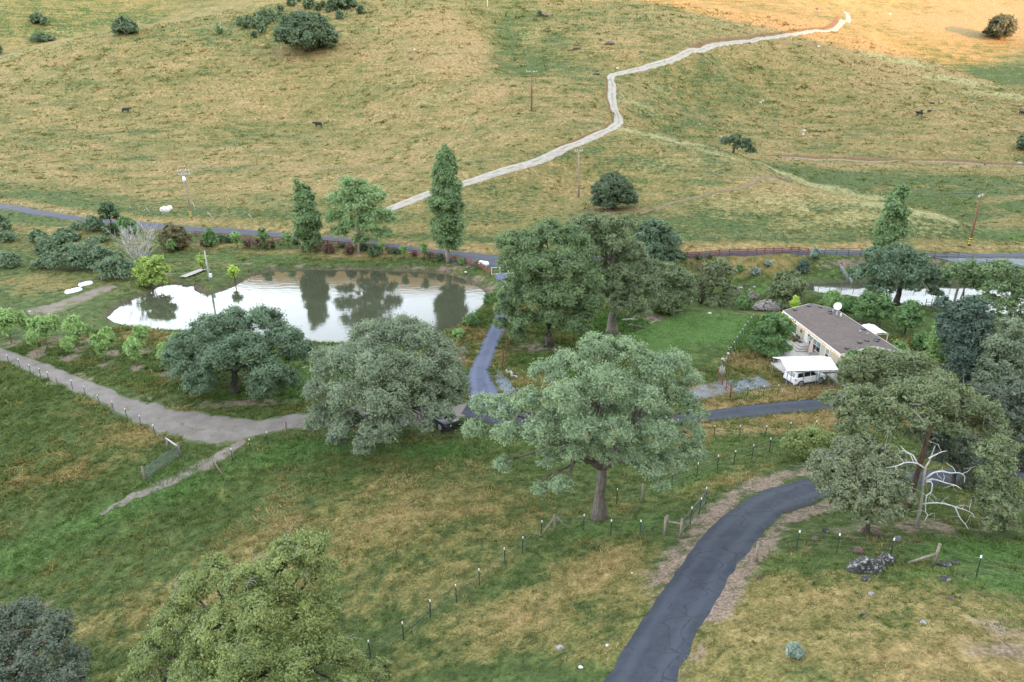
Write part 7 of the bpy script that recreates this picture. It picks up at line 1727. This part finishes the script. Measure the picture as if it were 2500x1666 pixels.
# ================================================================= CATTLE
def cow_mesh():
    me = bpy.data.meshes.new('cow_body'); bm = bmesh.new()
    V = {}
    def v(n, x, y, z, r, q=None): V[n] = (bm.verts.new((x, y, z)), (r, q or r))
    v('hip', -0.70, 0, 1.05, 0.34, 0.36); v('mid', -0.05, 0, 1.0, 0.40, 0.42); v('chest', 0.55, 0, 1.02, 0.33, 0.40); v('neck', 0.95, 0, 1.18, 0.20, 0.24); v('poll', 1.22, 0, 1.28, 0.15, 0.16); v('muz', 1.55, 0, 1.05, 0.09, 0.10); v('tail0', -1.0, 0, 1.20, 0.07); v('tail1', -1.12, 0, 0.55, 0.03)
    for s, n in ((1, 'l'), (-1, 'r')):
        v('fs'+n, 0.55, 0.20*s, 0.75, 0.14, 0.16); v('fk'+n, 0.56, 0.21*s, 0.40, 0.065); v('ff'+n, 0.55, 0.21*s, 0.03, 0.06)
        v('hs'+n, -0.78, 0.20*s, 0.78, 0.16, 0.20); v('hk'+n, -0.90, 0.21*s, 0.42, 0.07); v('hf'+n, -0.84, 0.21*s, 0.03, 0.06); v('ear'+n, 1.15, 0.26*s, 1.32, 0.045)
    E = [('hip','mid'),('mid','chest'),('chest','neck'),('neck','poll'),('poll','muz'),('hip','tail0'),('tail0','tail1')]
    for n in 'lr': E += [('chest','fs'+n),('fs'+n,'fk'+n),('fk'+n,'ff'+n),('hip','hs'+n),('hs'+n,'hk'+n),('hk'+n,'hf'+n),('poll','ear'+n)]
    for a, b in E: bm.edges.new((V[a][0], V[b][0]))
    bm.verts.index_update(); order = list(V.keys()); bm.to_mesh(me); bm.free()
    o = bpy.data.objects.new('cow_tmp', me); COL.objects.link(o)
    o.modifiers.new('skin', 'SKIN'); sk = me.skin_vertices[0].data
    for i, n in enumerate(order): sk[i].radius = V[n][1]; sk[i].use_root = (n == 'mid')
    ss = o.modifiers.new('sub', 'SUBSURF'); ss.levels = 1; ss.render_levels = 1
    dg = bpy.context.evaluated_depsgraph_get(); out = bpy.data.meshes.new_from_object(o.evaluated_get(dg)); bpy.data.objects.remove(o)
    out.materials.clear(); out.materials.append(M['hide']); out.polygons.foreach_set('use_smooth', [True] * len(out.polygons)); return out
cow_me = cow_mesh()
for k, (a, b_, rz2, s, lab) in enumerate([(309,277,0.9,1.15,'black cow alone high on the left slope, seen from behind'),(777,312,math.pi - 0.1,1.1,'black cow standing side-on in the middle of the left slope'),(2243,285,math.pi + 0.2,1.15,'largest black cow of the group on the right slope'),
        (2249,276,0.4,0.6,'black calf just behind the largest cow on the right slope'),(2268,277,0.3,0.7,'black calf right of the largest cow on the right slope'),(2275,258,2.6,0.65,'black calf highest on the right slope above the cow group'),(2492,283,1.4,1.1,'black cow near the right edge of the far slope')]):
    p = H1(a, b_); root = empty('cow', p, rz2); tag(root, lab, 'cow', 'black cattle on the hill'); s *= 1.22; root.scale = (s, s, s); root.location.z += 0.1
    o = bpy.data.objects.new('body', cow_me); link(o, root)
    if k in (2, 3): m = MB(); m.cyl((1.50,0,1.09), (1.60,0,1.02), 0.10, 0.08, 8); m.build('white_muzzle', M['muzzle'], root)
# small coloured things half hidden in the right-hand oaks
A_ = H1(2362, 945); sw = empty('blue_play_frame', A_, 0.2); tag(sw, 'bright blue play frame glimpsed through the oaks right of the house', 'play frame')
m = MB(); m.bar((-1.0,0,1.6),(1.0,0,1.6),0.12); m.build('top_bar', M['bright_blue'], sw)
for x_ in (-1.0, 1.0):
    for y_ in (-0.6, 0.6): m = MB(); m.bar((x_, y_, 0), (x_, 0, 1.6), 0.08); m.build('leg', M['steel'], sw)
m = MB(); m.box(-0.3, 0.3, -0.1, 0.1, 0.6, 0.64); m.build('seat', M['bright_blue'], sw)

# ================================================================= GRASS
# ground that carries no grass: roads, slabs, roofs
OCC = np.zeros((1500, 1500), bool); OX0, OY0, OC = -260.0, 8.0, 0.35
def occ_idx(x, y): return np.clip(((x - OX0) / OC).astype(int), 0, 1499), np.clip(((y - OY0) / OC).astype(int), 0, 1499)
for o in list(COL.objects):
    if o.type == 'MESH' and o.get('kind') == 'structure' and o.name.split('.')[0] in ('driveway_road', 'house_lane', 'pond_lane', 'back_road', 'gravel_road', 'gravel_turnout', 'hill_track', 'patio', 'walkway'):
        me = o.data; co = np.empty(len(me.vertices) * 3); me.vertices.foreach_get('co', co); co = co.reshape(-1, 3)
        ac = None
        if 'across' in me.attributes:
            ac = np.empty(len(me.vertices)); me.attributes['across'].data.foreach_get('value', ac)
        for p in me.polygons:
            if ac is not None and (ac[list(p.vertices)].min() < 0.02 or ac[list(p.vertices)].max() > 0.98): continue
            q = co[list(p.vertices)][:4]
            if len(q) < 4: continue
            u, v = np.meshgrid(np.linspace(0, 1, 12), np.linspace(0, 1, 12)); u, v = u.ravel()[:, None], v.ravel()[:, None]
            s = (q[0]*(1-u) + q[1]*u)*(1-v) + (q[3]*(1-u) + q[2]*u)*v
            i, j = occ_idx(s[:, 0], s[:, 1]); OCC[i, j] = True
def gfield(f, x, y):
    r = np.maximum(np.hypot(x, y), 7.001); th_ = np.arctan2(x, y)
    i = np.clip(np.rint((np.log(r) - _lr0) / (_lr1 - _lr0) * (_nr - 1)).astype(int), 0, _nr - 1); j = np.clip(np.rint(np.interp(th_, _th, np.arange(len(_th)))).astype(int), 0, len(_th) - 1)
    return f.reshape(GX.shape)[i, j]
hq = np.array([hloc(a, b_)[:2] for a, b_ in ((0.2,0.2),(7.4,0.2),(7.4,15.2),(0.2,15.2))])
def scatter(n, r0, r1, power, seed, half=40):
    rg = np.random.default_rng(seed)
    u = rg.random(n)
    r = (r0 ** power + u * (r1 ** power - r0 ** power)) ** (1 / power)
    th_ = (rg.random(n) * 2 - 1) * R(half)
    x, y = r * np.sin(th_), r * np.cos(th_)
    # half of the blades stand in tufts
    m = n // 2; c = rg.integers(m, n, size=m // 16)
    pick = np.sort(rg.integers(0, len(c), size=m)); sp = 0.0024 * r[c][pick]
    x[:m] = x[c][pick] + rg.normal(size=m) * sp; y[:m] = y[c][pick] + rg.normal(size=m) * sp
    tid = np.concatenate([rg.random(len(c))[pick], rg.random(n - m)])
    d1 = poly_sd(x, y, POND_W); d2 = poly_sd(x, y, POND2_W); d3 = poly_sd(x, y, [tuple(q) for q in hq])
    i, j = occ_idx(x, y)
    bare = gfield(dirt, x, y) + 0.5 * (vnoise(x, y, 0.9, 31) - 0.5)
    k = (d1 > 0.3) & (d2 > 0.3) & (d3 > 0) & ~OCC[i, j] & (bare < 0.5)
    return x[k], y[k], rg, tid[k]
grass_mat = bpy.data.materials.new('grass_blades'); grass_mat.use_nodes = True
nt = grass_mat.node_tree; nt.nodes.clear()
out = nt.nodes.new('ShaderNodeOutputMaterial'); ga = nt.nodes.new('ShaderNodeAttribute'); ga.attribute_name = 'colour'
dd = nt.nodes.new('ShaderNodeBsdfDiffuse'); tt = nt.nodes.new('ShaderNodeBsdfTranslucent'); mm = nt.nodes.new('ShaderNodeMixShader'); mm.inputs[0].default_value = 0.3
nt.links.new(ga.outputs['Color'], dd.inputs[0]); nt.links.new(ga.outputs['Color'], tt.inputs[0]); nt.links.new(dd.outputs[0], mm.inputs[1]); nt.links.new(tt.outputs[0], mm.inputs[2]); nt.links.new(mm.outputs[0], out.inputs[0])
LAWN = [tuple(q[:2]) for q in hit([1600,1660,1760,1850,1838,1790,1755,1640,1560,1540], [775,762,760,762,790,852,900,905,870,820])]
def grass(name, n, r0, r1, power, hk, wk, seed, half):
    x, y, rg, tid = scatter(n, r0, r1, power, seed, half); n = len(x); r = np.hypot(x, y)
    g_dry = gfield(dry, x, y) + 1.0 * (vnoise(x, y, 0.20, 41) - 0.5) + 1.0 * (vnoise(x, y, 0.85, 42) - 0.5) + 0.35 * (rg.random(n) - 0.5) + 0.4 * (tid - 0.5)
    g_lush = gfield(lush, x, y) + 0.6 * (vnoise(x, y, 0.25, 43) - 0.5) + 0.3 * (rg.random(n) - 0.5)
    tall = 0.55 + 0.9 * vnoise(x, y, 0.35, 44)
    h = hk * r * tall * (0.6 + 0.8 * rg.random(n)) * (1 + 0.35 * np.clip(g_lush, 0, 1)); w_ = wk * r * (0.6 + 0.8 * rg.random(n))
    lawn = 1 - sstep(-1.0, 0.5, poly_sd(x, y, LAWN))
    h = h * (1 - 0.75 * lawn); w_ = w_ * (1 - 0.4 * lawn); g_lush = g_lush + 0.5 * lawn
    z = Z(x, y)
    a = rg.random(n) * math.pi; ca, sa = np.cos(a), np.sin(a)
    lx, ly = rg.normal(size=n) * 1.3 * h, rg.normal(size=n) * 1.3 * h
    V_ = np.empty((n, 3, 3))
    V_[:, 0] = np.stack([x - ca*w_, y - sa*w_, z - 0.03], -1); V_[:, 1] = np.stack([x + ca*w_, y + sa*w_, z - 0.03], -1); V_[:, 2] = np.stack([x + lx, y + ly, z + h], -1)
    green_, olive_, straw_, lush_ = np.array([0.098,0.138,0.042]), np.array([0.182,0.160,0.054]), np.array([0.31,0.232,0.105]), np.array([0.092,0.168,0.044])
    t1 = sstep(0.05, 0.5, g_dry)[:, None]; t2 = sstep(0.42, 0.98, g_dry)[:, None]; t3 = sstep(0.3, 0.85, g_lush)[:, None]
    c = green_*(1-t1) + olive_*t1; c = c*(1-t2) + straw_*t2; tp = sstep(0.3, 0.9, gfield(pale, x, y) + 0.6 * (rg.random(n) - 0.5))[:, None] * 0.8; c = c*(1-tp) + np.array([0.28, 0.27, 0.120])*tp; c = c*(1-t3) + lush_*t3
    c = c*(1 - 0.8*lawn[:, None]) + np.array([0.105, 0.205, 0.048])*0.8*lawn[:, None]
    c = c * (0.50 + 0.55 * rg.random(n) + 0.55 * tid)[:, None]
    col = np.repeat(np.c_[c, np.ones(n)], 3, 0)
    me = np_mesh(name, V_.reshape(-1, 3), np.arange(n*3).reshape(n, 3), grass_mat, False, {'colour': ('POINT', 'FLOAT_COLOR', col)})
    return link(bpy.data.objects.new(name, me))
tag(grass('meadow_grass', 480000, 15, 100, 1.3, 0.0028, 0.0009, 1, 50), 'mixed green and straw-coloured grass covering the near meadow', 'grass', kind='stuff')
tag(grass('hill_grass', 120000, 85, 420, 0.9, 0.0012, 0.0009, 2, 40), 'dry tufted grass covering the far slopes and roadside', 'grass', kind='stuff')
